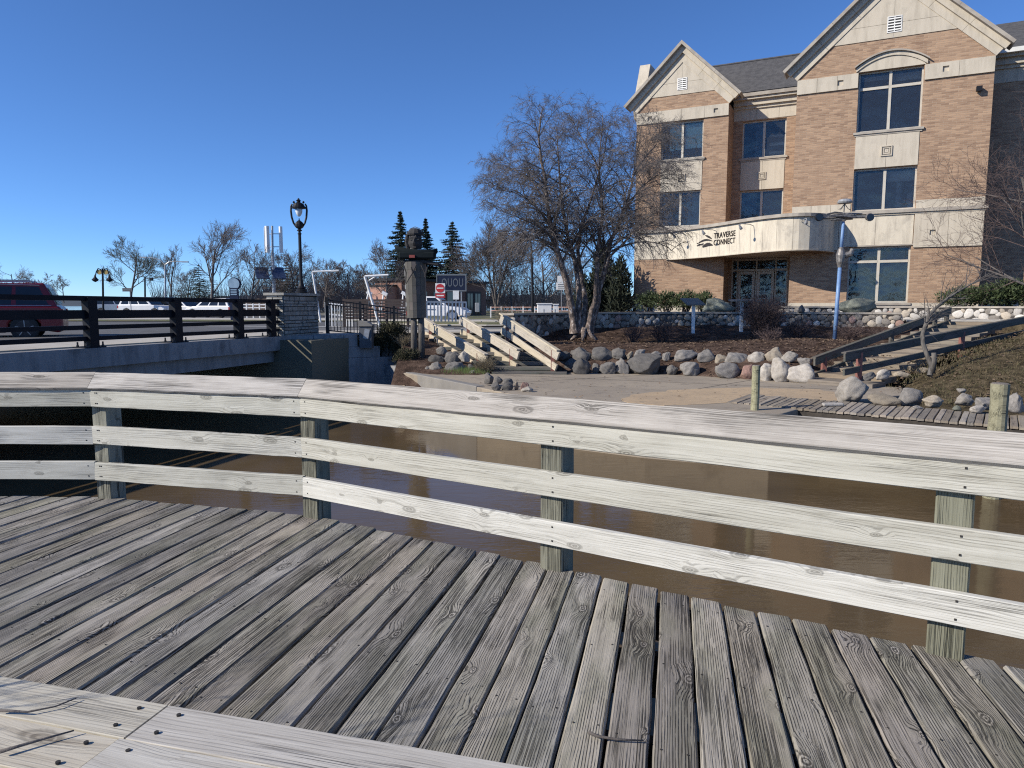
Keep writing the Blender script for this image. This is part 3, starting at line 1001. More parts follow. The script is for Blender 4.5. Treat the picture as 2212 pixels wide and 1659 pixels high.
pr = random.Random(21)
PITCHW = 0.1575
t0 = Vector((-0.086, 4.703)).dot(tv) * 0.877
nails = MB()
k = -44
while k < 26:
    tc_ = t0 + (k + 0.5) * PITCHW
    k += 1
    e1 = edge_at(tc_)
    if e1 is None:
        continue
    e1 += pr.uniform(-0.012, 0.02)
    w = PITCHW - pr.uniform(0.007, 0.015)
    near = -2.4 + pr.uniform(-.1, .1)
    a = ev * near + tv * (tc_ + pr.uniform(-.002, .002))
    b_ = ev * e1 + tv * (tc_ + pr.uniform(-.002, .002))
    z = pr.uniform(-0.004, 0.004)
    # rail line slope at this plank cuts its end at an angle
    sl = (edge_at(tc_ + 0.05) or e1) - (edge_at(tc_ - 0.05) or e1)
    plank('plank', (a.x, a.y, z), (b_.x, b_.y, z), w, 0.036, (0, 0, 1), MAT['deck'], deck, pr, k1=-sl / 0.1 * 0.8, seg=26, rough=0.0035, cham=0.008, chip=0.006)
    ee = e1 - 0.16
    while ee > 0.6:
        for sgn in (-1, 1):
            c = ev * (ee + pr.uniform(-.012, .012)) + tv * (tc_ + sgn * w * 0.3 + pr.uniform(-.006, .006))
            rr = 0.0042
            nails.lathe([(rr, 0.0), (rr, z + 0.0016)], (c.x, c.y, 0.0), 6)
        ee -= 0.61
nl = nails.build('nail_heads', MAT['nail'], deck)
tag(nl, kind='stuff')
for a, b_ in zip(RL[:-1], RL[1:]):
    d = (b_ - a).normalized()
    nrm = Vector((-d.y, d.x))
    if nrm.y < 0:
        nrm = -nrm
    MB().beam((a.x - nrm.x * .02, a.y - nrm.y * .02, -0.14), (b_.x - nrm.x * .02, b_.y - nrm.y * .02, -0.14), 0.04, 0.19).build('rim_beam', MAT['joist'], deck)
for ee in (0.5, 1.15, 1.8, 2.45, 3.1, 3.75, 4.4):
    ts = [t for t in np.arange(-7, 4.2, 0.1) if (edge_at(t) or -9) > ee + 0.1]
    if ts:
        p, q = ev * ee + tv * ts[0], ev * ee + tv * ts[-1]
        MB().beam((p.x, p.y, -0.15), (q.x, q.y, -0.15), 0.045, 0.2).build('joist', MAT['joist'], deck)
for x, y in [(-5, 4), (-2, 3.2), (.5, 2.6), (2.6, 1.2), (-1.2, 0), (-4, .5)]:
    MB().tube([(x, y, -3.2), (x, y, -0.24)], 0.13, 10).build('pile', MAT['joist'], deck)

# ------------------------------------------------------------------ railing round the deck
rail = thing('wooden_railing', 'bleached wooden railing with three boards and sloped cap around the grey deck', 'railing', (-1.46, 4.93, 0))


def seg_n(a, b_):
    d = (b_ - a).normalized()
    nrm = Vector((d.y, -d.x))
    if nrm.y > 0:
        nrm = -nrm
    return d, nrm  # nrm points to the deck side


def v3(p, z):
    return (p.x, p.y, z)


post_pts = []
d0, n0 = seg_n(RL[0], RL[1])
d1, n1 = seg_n(RL[1], RL[2])
d2, n2 = seg_n(RL[2], RL[3])
post_pts += [(RL[1] - d0 * 3.9, d0, n0), (RL[1] - d0 * 1.95, d0, n0), (RL[1] + d1 * 0.04, d1, n1), (RL[2] + d2 * 0.03, (d1 + d2).normalized(), (n1 + n2).normalized())]
for kk in (1, 2, 3):
    post_pts.append((RL[2] + d2 * (0.05 + 1.918 * kk), d2, n2))
for p, d, nrm in post_pts:
    c = p - nrm * 0.0725
    top = 0.875
    po = plank('post', v3(c - nrm * -0.07, -0.9), v3(c - nrm * -0.07, top), 0.142, 0.14, (nrm.x, nrm.y, 0), MAT['post'], rail, pr, seg=8, rough=0.002, cham=0.008)
RZ = [(0.728, 0.868), (0.440, 0.580), (0.160, 0.300)]
brackets = list(zip(RL[:-1], RL[1:]))
for si, (a, b_) in enumerate(brackets):
    d, nrm = seg_n(a, b_)
    cuts = [(a, b_)]
    if si >= 2:
        cuts = [(RL[2], RL[2] + d2 * 6.2)] if si == 2 else []
    for (p, q) in cuts:
        for zi, (z0, z1) in enumerate(RZ):
            pp = p + nrm * 0.038 + (d * (0.004 if si else 0))
            qq = q + nrm * 0.038 - d * 0.004
            zc = (z0 + z1) / 2
            tilt = pr.uniform(-.004, .004)
            plank('rail_board', v3(pp, zc + tilt), v3(qq, zc - tilt), z1 - z0, 0.037, (nrm.x, nrm.y, 0), MAT['rail'], rail, pr, seg=16, rough=0.002, cham=0.004)
            for e_, u_ in ((pp, 1), (qq, -1)):
                for dz in (-.04, .04):
                    c = e_ + d * (0.05 * u_) + nrm * 0.0
                    nails_p = (c.x, c.y, zc + dz)
                    mbn = MB()
                    M = Matrix((Vector((d.x, d.y, 0)), Vector((0, 0, 1)), Vector((nrm.x, nrm.y, 0)))).transposed()
                    mbn.box(nails_p, (0.008, 0.008, 0.004), M)
                    mbn.build('nail', MAT['nail'], rail)
# posts between carry nails too
for p, d, nrm in post_pts:
    for z0, z1 in RZ:
        for dz in (-.04, .04):
            c = p + nrm * 0.0385 + d * 0.03
            M = Matrix((Vector((d.x, d.y, 0)), Vector((0, 0, 1)), Vector((nrm.x, nrm.y, 0)))).transposed()
            MB().box((c.x, c.y, (z0 + z1) / 2 + dz), (0.009, 0.009, 0.004), M).build('nail', MAT['nail'], rail)
# sloped cap boards, mitred at the corners
ci, co = 0.062, -0.04
zi_, zo_ = 0.877, 0.992
segs = [(RL[0], RL[1]), (RL[1], RL[2]), (RL[2], RL[2] + d2 * 6.2)]


def corner(i, off):
    """offset point of the mitre at polyline vertex i"""
    if i == 0:
        return RL[0] + n0 * off
    if i == 3:
        return RL[2] + d2 * 6.2 + n2 * off
    na, nb = (n0, n1) if i == 1 else (n1, n2)
    bis = (na + nb).normalized()
    return RL[i] + bis * (off / bis.dot(na))


for si in range(3):
    mb = MB()
    I0, I1, O0, O1 = corner(si, ci), corner(si + 1, ci), corner(si, co), corner(si + 1, co)
    dd = (I1 - I0).normalized() * 0.0015
    nd, nn = seg_n(I0, I1)
    # thickness direction is square to the sloped face
    f3 = (Vector((O0.x, O0.y, zo_)) - Vector((I0.x, I0.y, zi_)))
    d3 = Vector((nd.x, nd.y, 0))
    up = d3.cross(f3).normalized()
    if up.z < 0:
        up = -up
    p0 = (Vector((I0.x, I0.y, zi_)) + Vector((O0.x, O0.y, zo_))) / 2 + d3 * 0.0015
    p1 = (Vector((I1.x, I1.y, zi_)) + Vector((O1.x, O1.y, zo_))) / 2 - d3 * 0.0015
    w = (f3 - d3 * f3.dot(d3)).length
    M = frame(p0, p1, up)
    yv = M.col[1]
    kk0 = (Vector((O0.x, O0.y, zo_)) - Vector((I0.x, I0.y, zi_))).dot(d3) / w
    kk1 = (Vector((O1.x, O1.y, zo_)) - Vector((I1.x, I1.y, zi_))).dot(d3) / w
    sg = 1 if yv.dot(f3) > 0 else -1
    if si == 2:
        pm_ = p0 + (p1 - p0) * 0.72
        plank('cap_board', p0, p1, w, 0.037, up, MAT['cap'], rail, pr, k0=kk0 * sg, k1=0, seg=22, rough=0.002, cham=0.004)
    else:
        plank('cap_board', p0, p1, w, 0.037, up, MAT['cap'], rail, pr, k0=kk0 * sg, k1=kk1 * sg, seg=16, rough=0.002, cham=0.004)

# ------------------------------------------------------------------ bench in the near left corner
BZ = 0.42
bd = Vector((math.cos(R(-15.0)), math.sin(R(-15.0))))
bn = Vector((bd.y, -bd.x))
if bn.y > 0:
    bn = -bn
b0 = onz(0, 1459, BZ)
b0 = Vector((b0.x, b0.y))
bench = thing('bench', 'sunlit weathered plank bench in the near left corner of the deck', 'bench', (b0.x, b0.y, 0))
jt = (Vector(onz(370, 1519, BZ)[:2]) - b0).dot(bd)
for row in range(4):
    c = bn * (0.078 + row * 0.160)
    for (sa, sb) in ((-2.6, jt - 0.004 - row * 0.012), (jt + 0.002 - row * 0.012, jt + 3.0)):
        p, q = b0 + bd * sa + c, b0 + bd * sb + c
        dz = pr.uniform(-.003, .003)
        plank('seat_board', v3(p, BZ + dz), v3(q, BZ + dz), 0.154, 0.038, (0, 0, 1), MAT['bench'], bench, pr, seg=14, rough=0.0018, cham=0.002)
        for e_ in (p + bd * 0.06, q - bd * 0.06):
            for o_ in (-.04, .04):
                z = e_ + bn * o_
                MB().lathe([(0.006, 0), (0.006, 0.0055)], (z.x, z.y, BZ - 0.001), 7).build('bolt_head', MAT['nail'], bench)
for sa in (-2.2, -.9, jt, jt + 1.4, jt + 2.8):
    for ro in (0.1, 0.55):
        p = b0 + bd * sa + bn * ro
        MB().box((p.x, p.y, (BZ - 0.04) / 2 - .005), (0.09, 0.09, BZ - 0.05)).build('leg', MAT['post'], bench)
    p, q = b0 + bd * sa + bn * 0.02, b0 + bd * sa + bn * 0.62
    MB().beam((p.x, p.y, BZ - 0.085), (q.x, q.y, BZ - 0.085), 0.04, 0.085).build('bearer', MAT['joist'], bench)

# ------------------------------------------------------------------ twigs on deck and bench
def twig(name, pts, r, label, mat=MAT['bark']):
    o = MB().tube(pts, [r * (1 - 0.6 * i / (len(pts) - 1)) for i in range(len(pts))], 5).build(name, mat, org=pts[0], smooth=True)
    tag(o, label, 'twig')
    return o


tw = [(1272, 1582), (1290, 1590), (1330, 1597), (1390, 1600)]
twig('twig', [onz(x, y, 0.012) for x, y in tw], 0.007, 'bent grey twig lying across the deck planks at the bottom')
twig('twig', [onz(x, y, BZ + 0.01) for x, y in [(0, 1535), (28, 1536), (60, 1538), (120, 1526), (165, 1508)]], 0.004, 'thin dark twig lying on the bench at its far edge')
twig('twig', [onz(x, y, BZ + 0.012) for x, y in [(0, 1624), (40, 1612), (95, 1596), (160, 1578)]], 0.005, 'forked dark twig across the seam of the bench boards')

# ------------------------------------------------------------------ far boardwalk and mooring piles
bw = thing('boardwalk', None, None, kind='structure')
wr = random.Random(4)
q0, q1 = Vector((4.3, 13.95)), Vector((13.5, 6.6))
wd = (q1 - q0).normalized()
wn_ = Vector((-wd.y, wd.x))
if wn_.y < 0:
    wn_ = -wn_
L = (q1 - q0).length
s_ = 0.0
skew = -0.1
while s_ < L:
    w = wr.uniform(0.09, 0.115)
    a = q0 + wd * s_
    b_ = a + wn_ * 1.5 + wd * skew
    plank('plank', (a.x, a.y, -0.40 + wr.uniform(-.008, .008)), (b_.x, b_.y, -0.40 + wr.uniform(-.008, .008)), w, 0.04, (0, 0, 1), MAT['walk'], bw, wr, seg=3, rough=0.004)
    s_ += w + 0.014
a, b_ = q0 + wn_ * 0.06, q1 + wn_ * 0.06
MB().beam((a.x, a.y, -0.56), (b_.x, b_.y, -0.56), 0.06, 0.22).build('edge_beam', MAT['joist'], bw)
a, b_ = q0 + wn_ * 1.4, q1 + wn_ * 1.4
MB().beam((a.x, a.y, -0.56), (b_.x, b_.y, -0.56), 0.06, 0.22).build('edge_beam', MAT['joist'], bw)
for (px, ytop, wpx, D, lab) in [(1634, 790, 16, 13.0, 'slim round wooden mooring pile standing where the plaza meets the boardwalk'), (2161, 829, 34, 10.35, 'thick greenish wooden mooring pile in front of the boardwalk, far right')]:
    top = at(px, ytop, D)
    r = wpx / 1534 * D / 2 * 1.05
    p = thing('mooring_pile', lab, 'pile', (top.x, top.y, WATER - 0.4), group='mooring piles')
    mb = MB()
    pts, rad = [], []
    for i in range(9):
        z = WATER - 0.4 + (top.z - WATER + 0.4) * i / 8
        pts.append((top.x + wr.uniform(-.006, .006), top.y, z))
        rad.append(r * wr.uniform(0.97, 1.04))
    me_o = MB().tube(pts, rad, 14).build('shaft', MAT['pile'], p, smooth=False)
    MB().lathe([(r * 0.97, 0), (r * 0.85, 0.012)], (top.x, top.y, top.z), 14).build('top_cut', MAT['walk'], p)
ws = onz(1775, 868, -0.38)
tag(MB().prism([(0.1, 0), (.5, .03), (.53, .15), (.3, .19), (.12, .15)], lambda x, y, d: (ws.x + x - .3, ws.y + y - .55, d), -0.395, -0.34).build('flat_rock', MAT['field3'], org=(ws.x, ws.y, -0.39), bevel=0.02), 'flat pale stone lying on the far boardwalk planks', 'stone')
# ------------------------------------------------------------------ office building
BO = at(1935, 660, 33.0)
BO.z = 0
bld = thing('office_building', 'three-storey buff brick and limestone office building with steep gables', 'building', BO, R(-26.0))
ORG[bld.name] = Vector((0, 0, 0))   # parts are given in the building's own frame: x along the front, y into it, z up


def bl(s, o, z):
    return (s, -o, z)


def slab(name, s0, s1, o0, o1, z0, z1, mat, parent=bld, bevel=0):
    return MB().bb(s0, s1, -o0, -o1, z0, z1).build(name, mat, parent, bevel=bevel, local=True)


def wall_open(mb, s0, s1, z0, z1, o, openings, reveal=0.22):
    S = sorted({s0, s1, *[v for p in openings for v in (p[0], p[1]) if s0 < v < s1]})
    Zs = sorted({z0, z1, *[v for p in openings for v in (p[2], p[3]) if z0 < v < z1]})
    for a, b_ in zip(S[:-1], S[1:]):
        for c, d in zip(Zs[:-1], Zs[1:]):
            ms, mz = (a + b_) / 2, (c + d) / 2
            if any(p[0] < ms < p[1] and p[2] < mz < p[3] for p in openings):
                continue
            mb.quad(bl(a, o, c), bl(b_, o, c), bl(b_, o, d), bl(a, o, d))
    for (a, b_, c, d) in openings:
        mb.quad(bl(a, o, c), bl(a, o, d), bl(a, o - reveal, d), bl(a, o - reveal, c))
        mb.quad(bl(b_, o, c), bl(b_, o - reveal, c), bl(b_, o - reveal, d), bl(b_, o, d))
        mb.quad(bl(a, o, d), bl(b_, o, d), bl(b_, o - reveal, d), bl(a, o - reveal, d))
        mb.quad(bl(a, o, c), bl(a, o - reveal, c), bl(b_, o - reveal, c), bl(b_, o, c))


def window(s0, s1, z0, z1, o, transom=None, blind=None, blind_to=0.0, sill=True, head=True, mull=0.5):
    ow = o - 0.16
    mb = MB()
    fw = 0.075
    xm = s0 + (s1 - s0) * mull
    for (a, b_) in ((s0, s0 + fw), (s1 - fw, s1), (xm - fw * 0.8, xm + fw * 0.8)):
        mb.bb(a, b_, -ow, -ow + 0.09, z0, z1)
    for (a, b_) in ((s0 + fw, xm - fw * 0.8), (xm + fw * 0.8, s1 - fw)):
        mb.bb(a, b_, -ow, -ow + 0.09, z0, z0 + fw)
        mb.bb(a, b_, -ow, -ow + 0.09, z1 - fw, z1)
        if transom:
            mb.bb(a, b_, -ow - 0.012, -ow + 0.09, transom - 0.06, transom + 0.06)
    fr = mb.build('window', MAT['winframe'], bld, local=True)
    cells = []
    for (a, b_) in ((s0 + fw, xm - fw * 0.8), (xm + fw * 0.8, s1 - fw)):
        if transom:
            cells += [(a, b_, z0 + fw, transom - 0.06), (a, b_, transom + 0.06, z1 - fw)]
        else:
            cells.append((a, b_, z0 + fw, z1 - fw))
    for (a, b_, c, d) in cells:
        MB().bb(a - .005, b_ + .005, -ow + 0.04, -ow + 0.055, c - .005, d + .005).build('pane', MAT['glass'], fr, local=True)
    # room seen through the glass
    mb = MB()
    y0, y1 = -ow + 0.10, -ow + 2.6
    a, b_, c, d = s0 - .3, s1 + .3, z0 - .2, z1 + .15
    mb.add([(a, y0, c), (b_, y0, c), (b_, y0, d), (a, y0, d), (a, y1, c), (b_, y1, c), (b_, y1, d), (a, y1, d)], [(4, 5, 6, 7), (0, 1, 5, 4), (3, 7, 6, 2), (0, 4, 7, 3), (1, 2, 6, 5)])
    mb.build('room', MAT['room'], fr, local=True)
    if blind:
        for (x0, x1, zz0, zz1, key) in blind:
            MB().bb(x0, x1, -ow + 0.17, -ow + 0.18, zz0, zz1).build('blind', MAT[key], fr, local=True)
    if sill:
        mb = MB()
        mb.bb(s0 - 0.12, s1 + 0.12, -o - 0.10, -o + 0.2, z0 - 0.10, z0)
        mb.bb(s0 - 0.06, s1 + 0.06, -o - 0.05, -o + 0.1, z0 - 0.18, z0 - 0.10)
        mb.build('sill', MAT['limedk'], fr, local=True)
    return fr


def emblem(s, z, o, r=0.17):
    mb = MB()
    for (h, w, pr_) in ((r, 0.045, 0.05), (r * 0.62, 0.035, 0.035), (r * 0.3, 0.06, 0.02)):
        mb.bb(s - h, s + h, -o - pr_, -o + 0.01, z + h - w, z + h)
        mb.bb(s - h, s + h, -o - pr_, -o + 0.01, z - h, z - h + w)
        mb.bb(s - h, s - h + w, -o - pr_, -o + 0.01, z - h + w, z + h - w)
        mb.bb(s + h - w, s + h, -o - pr_, -o + 0.01, z - h + w, z + h - w)
    mb.build('emblem', MAT['lime'], bld, local=True)


def panels(s0, s1, z0, z1, o, n, mat='lime', proud=0.03, gap=0.012, th=0.12, holes=()):
    """precast panels set in a row with open joints"""
    w = (s1 - s0) / n
    for i in range(n):
        a, b_ = s0 + i * w + gap / 2, s0 + (i + 1) * w - gap / 2
        hh = [h for h in holes if a < h[0] < b_]
        if hh:
            hs, hz, hr = hh[0]
            mb = MB()
            wall_open(mb, a, b_, z0, z1, o + proud, [(hs - hr, hs + hr, hz - hr, hz + hr)], proud - .006)
            mb.quad(bl(a, o + proud, z1), bl(b_, o + proud, z1), bl(b_, o - .02, z1), bl(a, o - .02, z1))
            mb.quad(bl(a, o + proud, z0), bl(b_, o + proud, z0), bl(b_, o - .02, z0), bl(a, o - .02, z0))
            mb.quad(bl(a, o + proud, z0), bl(a, o + proud, z1), bl(a, o - .02, z1), bl(a, o - .02, z0))
            mb.quad(bl(b_, o + proud, z0), bl(b_, o + proud, z1), bl(b_, o - .02, z1), bl(b_, o - .02, z0))
            mb.quad(bl(hs - hr, o + .006, hz - hr), bl(hs + hr, o + .006, hz - hr), bl(hs + hr, o + .006, hz + hr), bl(hs - hr, o + .006, hz + hr))
            mb.build('stone_panel', MAT[mat], bld, local=True)
        else:
            slab('stone_panel', a, b_, o + proud, o + proud - th, z0, z1, MAT[mat])


def gable(sl, sr, z_eave, z_apex, z_belt, o, z_st, vent_s, depth_back, rise):
    """brick field, stone field, stone raking bands and overhanging coping of one gable"""
    sc = (sl + sr) / 2
    sl_ = (z_apex - z_eave) / (sc - sl)

    def zr(s):
        return z_apex - abs(s - sc) * sl_
    # brick below the stone triangle
    q = (z_apex - z_st) / sl_
    MB().quad(bl(sl, o, z_belt), bl(sr, o, z_belt), bl(sr, o, z_eave), bl(sc + q, o, z_st), bl(sc - q, o, z_st), bl(sl, o, z_eave)).build('gable_brick', MAT['brick'], bld, local=True)
    # stone field, split by joints into panels
    for (za, zb) in ((z_st, z_st + 0.62), (z_st + 0.632, z_apex)):
        qa, qb = (z_apex - za) / sl_, max(0.0, (z_apex - zb) / sl_)
        for (s0, s1) in ((-1, 0), (0, 1)):
            if s0 < 0:
                pts = [(sc - qa, za), (sc - .004, za), (sc - .004, zb), (sc - qb, zb)]
            else:
                pts = [(sc + .004, za), (sc + qa, za), (sc + qb, zb), (sc + .004, zb)]
            MB().prism(pts, lambda x, y, d: bl(x, d, y), o - 0.05, o + 0.035).build('gable_panel', MAT['lime'], bld, local=True)
    # louvre vent
    vz0, vz1 = z_st + 0.22, z_st + 0.22 + rise
    hw = rise * 0.42
    lv = MB()
    lv.bb(vent_s - hw, vent_s + hw, -o - 0.06, -o - 0.02, vz0, vz0 + .04)
    lv.bb(vent_s - hw, vent_s + hw, -o - 0.06, -o - 0.02, vz1 - .04, vz1)
    for a in (vent_s - hw, vent_s - .02, vent_s + hw - .04):
        lv.bb(a, a + .04, -o - 0.058, -o - 0.022, vz0 + .04, vz1 - .04)
    v_ = lv.build('vent', MAT['gutter'], bld, local=True)
    n = 5
    for i in range(n):
        zz = vz0 + .05 + (vz1 - vz0 - .1) * (i + .5) / n
        MB().box((vent_s, -o - 0.054, zz), (hw * 2 - .06, 0.018, 0.055), Matrix.Rotation(R(-12), 3, 'X')).build('louvre', MAT['gutter'], v_, local=True)
    slab('backing', vent_s - hw, vent_s + hw, o + 0.045, o + 0.038, vz0, vz1, MAT['room'], v_)
    # raking band and coping, left and right
    for sg in (-1, 1):
        e = sc + sg * (sc - sl)
        dirv = Vector((sc - e, 0, z_apex - z_eave))
        Lr = dirv.length
        dirv.normalize()
        upv = Vector((-dirv.z, 0, dirv.x)) if sg < 0 else Vector((dirv.z, 0, -dirv.x))
        if upv.z < 0:
            upv = -upv

        def bandpiece(name, w0, w1, oo, oi, mat, ext, npc):
            for i in range(npc):
                a0 = -ext + (Lr + ext) * i / npc
                a1 = -ext + (Lr + ext) * (i + 1) / npc - (0.01 if i < npc - 1 else 0)
                P = []
                for (aa, ww) in ((a0, w0), (a1, w0), (a1, w1), (a0, w1)):
                    p = Vector((e, 0, z_eave)) + dirv * aa + upv * ww
                    if aa == a1 and i == npc - 1:
                        p.x = sc
                        p.z = z_apex + ww / max(0.05, abs(upv.z))
                    P.append((p.x, p.z))
                if sg > 0:
                    P = P[::-1]
                MB().prism(P, lambda x, y, d: bl(x, d, y), oi, oo).build(name, MAT[mat], bld, local=True)
        bandpiece('raking_band', 0.0, 0.34, o + 0.07, o - 0.06, 'lime', 0.02, 3)
        bandpiece('raking_moulding', 0.34, 0.60, o + 0.20, o - 0.06, 'lime', 0.10, 3)
        bandpiece('raking_coping', 0.60, 0.74, o + 0.42, o - .6, 'limedk', 0.20, 2)
        # shingles behind the coping
    # cross roof running back
    zt = z_apex + 0.66 / math.cos(math.atan(sl_))
    for sg in (-1, 1):
        e = sc + sg * ((sc - sl) + 0.12)
        ze = zt - abs(e - sc) * sl_
        MB().add([bl(e, o - .5, ze), bl(sc, o - .5, zt), bl(sc, o - 9, zt), bl(e, o - 9, ze)], [(0, 1, 2, 3)]).build('roof_slope', MAT['shingle'], bld, local=True)


LB, RC, RR = -2.2, -3.8, -2.0    # set-backs of left bay, entrance recess, right wing
Z1b, Z1t = 1.70, 4.05
# --- main bay
W1m = (-2.09, 0.47, 1.63, 4.22)
W2m = (-2.04, 0.54, 5.86, 7.77)
W3m = (-2.03, 0.57, 9.42, 12.1)
mb = MB()
wall_open(mb, -4.66, 3.2, 1.62, 12.08, 0, [W1m, W2m, W3m])
mb.quad(bl(-4.66, 0, 1.62), bl(-4.66, 0, 12.08), bl(-4.66, -6, 12.08), bl(-4.66, -6, 1.62))
mb.quad(bl(3.2, 0, 1.62), bl(3.2, -6, 1.62), bl(3.2, -6, 12.08), bl(3.2, 0, 12.08))
mb.build('brick_wall', MAT['brick'], bld, local=True)
slab('base_course', -4.67, 3.21, 0.04, -5.9, 0.5, 1.62, MAT['lime'])
window(*W1m, 0, transom=3.54, blind=[(-1.72, -0.85, 1.7, 3.25, 'blindgreen'), (-0.78, 0.42, 1.7, 3.40, 'blindgreen')])
window(*W2m, 0, sill=False, blind=[(-.7, .5, 7.15, 7.72, 'blind_reflection_grey'), (-.25, -.05, 6.0, 7.1, 'curtain'), (0.2, 0.42, 5.95, 6.6, 'curtain')])  # slips in the right pane stand in for a reflection on the glass
window(*W3m, 0, transom=11.36, blind=[(-1.95, -.8, 11.75, 12.05, 'blind_reflection_grey'), (-.66, .5, 11.6, 12.05, 'blind_reflection_grey')])
panels(-2.04, 0.54, 7.79, 9.23, 0, 2)
emblem(-0.74, 8.5, 0.03, 0.23)
panels(-4.66, -2.05, 11.42, 12.07, 0, 3, proud=0.08, holes=[(-2.79, 11.73, 0.12)])
panels(0.59, 3.2, 11.42, 12.07, 0, 2, proud=0.08, holes=[(1.39, 11.78, 0.12)])
panels(-4.66, -2.10, 5.86, 6.22, 0, 3)
panels(0.56, 3.2, 5.86, 6.22, 0, 2)
panels(-2.55, 0.52, 4.23, 5.62, 0, 2, 'precast')
panels(0.54, 3.2, 4.12, 5.62, 0, 2, proud=0.07, holes=[(1.28, 4.76, 0.11)])
panels(-4.66, -2.56, 4.12, 5.62, 0, 3)
slab('ledge', -4.7, 3.32, 0.16, -0.02, 5.70, 5.85, MAT['limedk'])
slab('ledge_moulding', -4.68, 3.26, 0.09, -0.02, 5.62, 5.70, MAT['lime'])
slab('window_head', -2.2, 0.58, 0.06, -0.02, 4.225, 4.29, MAT['limedk'])
# segmental arch over the top window
ac = (-0.73, 10.2)
arc_pts = []
for i in range(17):
    t = -1 + i / 8.0
    arc_pts.append((-0.73 + 1.42 * t, 12.10 + 0.55 * (1 - t * t)))
for i in range(16):
    (a, za), (b_, zb) = arc_pts[i], arc_pts[i + 1]
    MB().prism([(a, za), (b_, zb), (b_, zb + 0.17), (a, za + 0.17)], lambda x, y, d: bl(x, d, y), -0.04, 0.10).build('arch_stone', MAT['lime'], bld, local=True)
hood = MB()
for i in range(16):
    (a, za), (b_, zb) = arc_pts[i], arc_pts[i + 1]
    k = 1.045
    a2, b2 = -0.73 + (a + 0.73) * k, -0.73 + (b_ + 0.73) * k
    hood.prism([(a2, za + 0.172), (b2, zb + 0.172), (b2, zb + 0.235), (a2, za + 0.235)], lambda x, y, d: bl(x, d, y), -0.04, 0.20)
hood.build('arch_hood', MAT['limedk'], bld, local=True)
tp = [(-2.1, 12.1)] + [(a, za) for a, za in arc_pts if -2.1 < a < 0.64] + [(0.64, 12.1)]
MB().prism(tp, lambda x, y, d: bl(x, d, y), -0.03, 0.045).build('tympanum', MAT['lime'], bld, local=True)
gable(-4.66, 3.2, 12.08, 15.66, 12.08, 0, 13.42, -0.70, 8, 0.70)
# floodlight high on the right pier
fl = MB().box(bl(2.67, 0.16, 10.75), (0.22, 0.18, 0.2)).box(bl(2.67, 0.05, 10.75), (0.08, 0.12, 0.08))
fl.build('floodlight', MAT['black'], bld, local=True)

# --- left bay
W2l = (-11.72, -9.50, 5.80, 7.69)
W3l = (-11.71, -9.44, 9.40, 11.38)
mb = MB()
wall_open(mb, -13.1, -8.15, 1.62, 12.03, LB, [W2l, W3l])
mb.quad(bl(-8.15, LB, 1.62), bl(-8.15, RC, 1.62), bl(-8.15, RC, 12.03), bl(-8.15, LB, 12.03))
mb.quad(bl(-13.1, LB, 1.62), bl(-13.1, LB, 12.03), bl(-13.1, LB - 12, 12.03), bl(-13.1, LB - 12, 1.62))
mb.build('brick_wall', MAT['brick'], bld, local=True)
slab('base_course', -13.11, -8.14, LB + .04, LB - 6, 0.5, 1.62, MAT['lime'])
window(*W3l, LB, blind=[(-11.3, -10.66, 9.95, 11.3, 'blindteal'), (-10.48, -9.5, 9.98, 11.3, 'blindteal')])
window(*W2l, LB, blind=[(-10.3, -9.55, 5.85, 7.6, 'curtain')])
panels(-11.7, -9.45, 7.70, 9.21, LB, 2)
emblem(-10.55, 8.42, LB + .03, 0.2)
panels(-13.1, -8.15, 11.42, 12.02, LB, 4, proud=0.08, holes=[(-12.35, 11.70, 0.11), (-8.81, 11.72, 0.11)])
panels(-13.1, -11.25, 4.07, 5.5, LB, 2, 'precast')
slab('ledge', -13.2, -11.2, LB + .16, LB - .02, 5.52, 5.67, MAT['limedk'])
gable(-13.1, -8.15, 12.03, 14.42, 12.03, LB, 12.78, -10.62, 5, 0.62)

# --- entrance recess with cornice and roof behind
W2r = (-7.70, -5.46, 5.90, 7.72)
W3r = (-7.68, -5.44, 9.42, 11.38)
DR = (-8.0, -5.07, 1.0, 4.08)
mb = MB()
wall_open(mb, -8.15, -4.66, 1.0, 12.2, RC, [W2r, W3r, DR])
mb.build('brick_wall', MAT['brick'], bld, local=True)
window(*W3r, RC, blind=[(-7.0, -6.65, 9.5, 11.3, 'curtain'), (-6.3, -5.5, 9.6, 9.75, 'blind_reflection_grey'), (-6.3, -5.5, 10.05, 10.2, 'blind_reflection_grey'), (-6.3, -5.5, 10.5, 10.62, 'blind_reflection_grey')])
window(*W2r, RC, blind=[(-7.6, -6.85, 5.95, 7.65, 'curtain')])
panels(-7.7, -5.45, 7.74, 9.23, RC, 2)
emblem(-6.58, 8.45, RC + .03, 0.2)
panels(-8.14, -4.67, 11.42, 12.0, RC, 3)
for (z0, z1, pr_) in ((12.0, 12.15, 0.12), (12.15, 12.42, 0.24), (12.42, 12.55, 0.42), (12.55, 12.74, 0.52)):
    slab('cornice', -8.14, -4.67, RC + pr_, RC - .1, z0 + .002, z1, MAT['lime' if z1 < 12.7 else 'limedk'])
mb = MB()
mb.add([bl(-13.0, RC + .56, 12.76), bl(-4.4, RC + .56, 12.76), bl(-4.4, -6.0, 15.16), bl(-13.0, -6.0, 15.16), bl(-13.0, -11, 10.6), bl(-4.4, -11, 10.6)], [(0, 1, 2, 3), (3, 2, 5, 4)])
mb.build('roof_slope', MAT['shingle'], bld, local=True)
MB().tube([bl(-13.0, -6.0, 15.17), bl(-4.4, -6.0, 15.17)], 0.07, 6).build('ridge_cap', MAT['shingle'], bld, local=True)
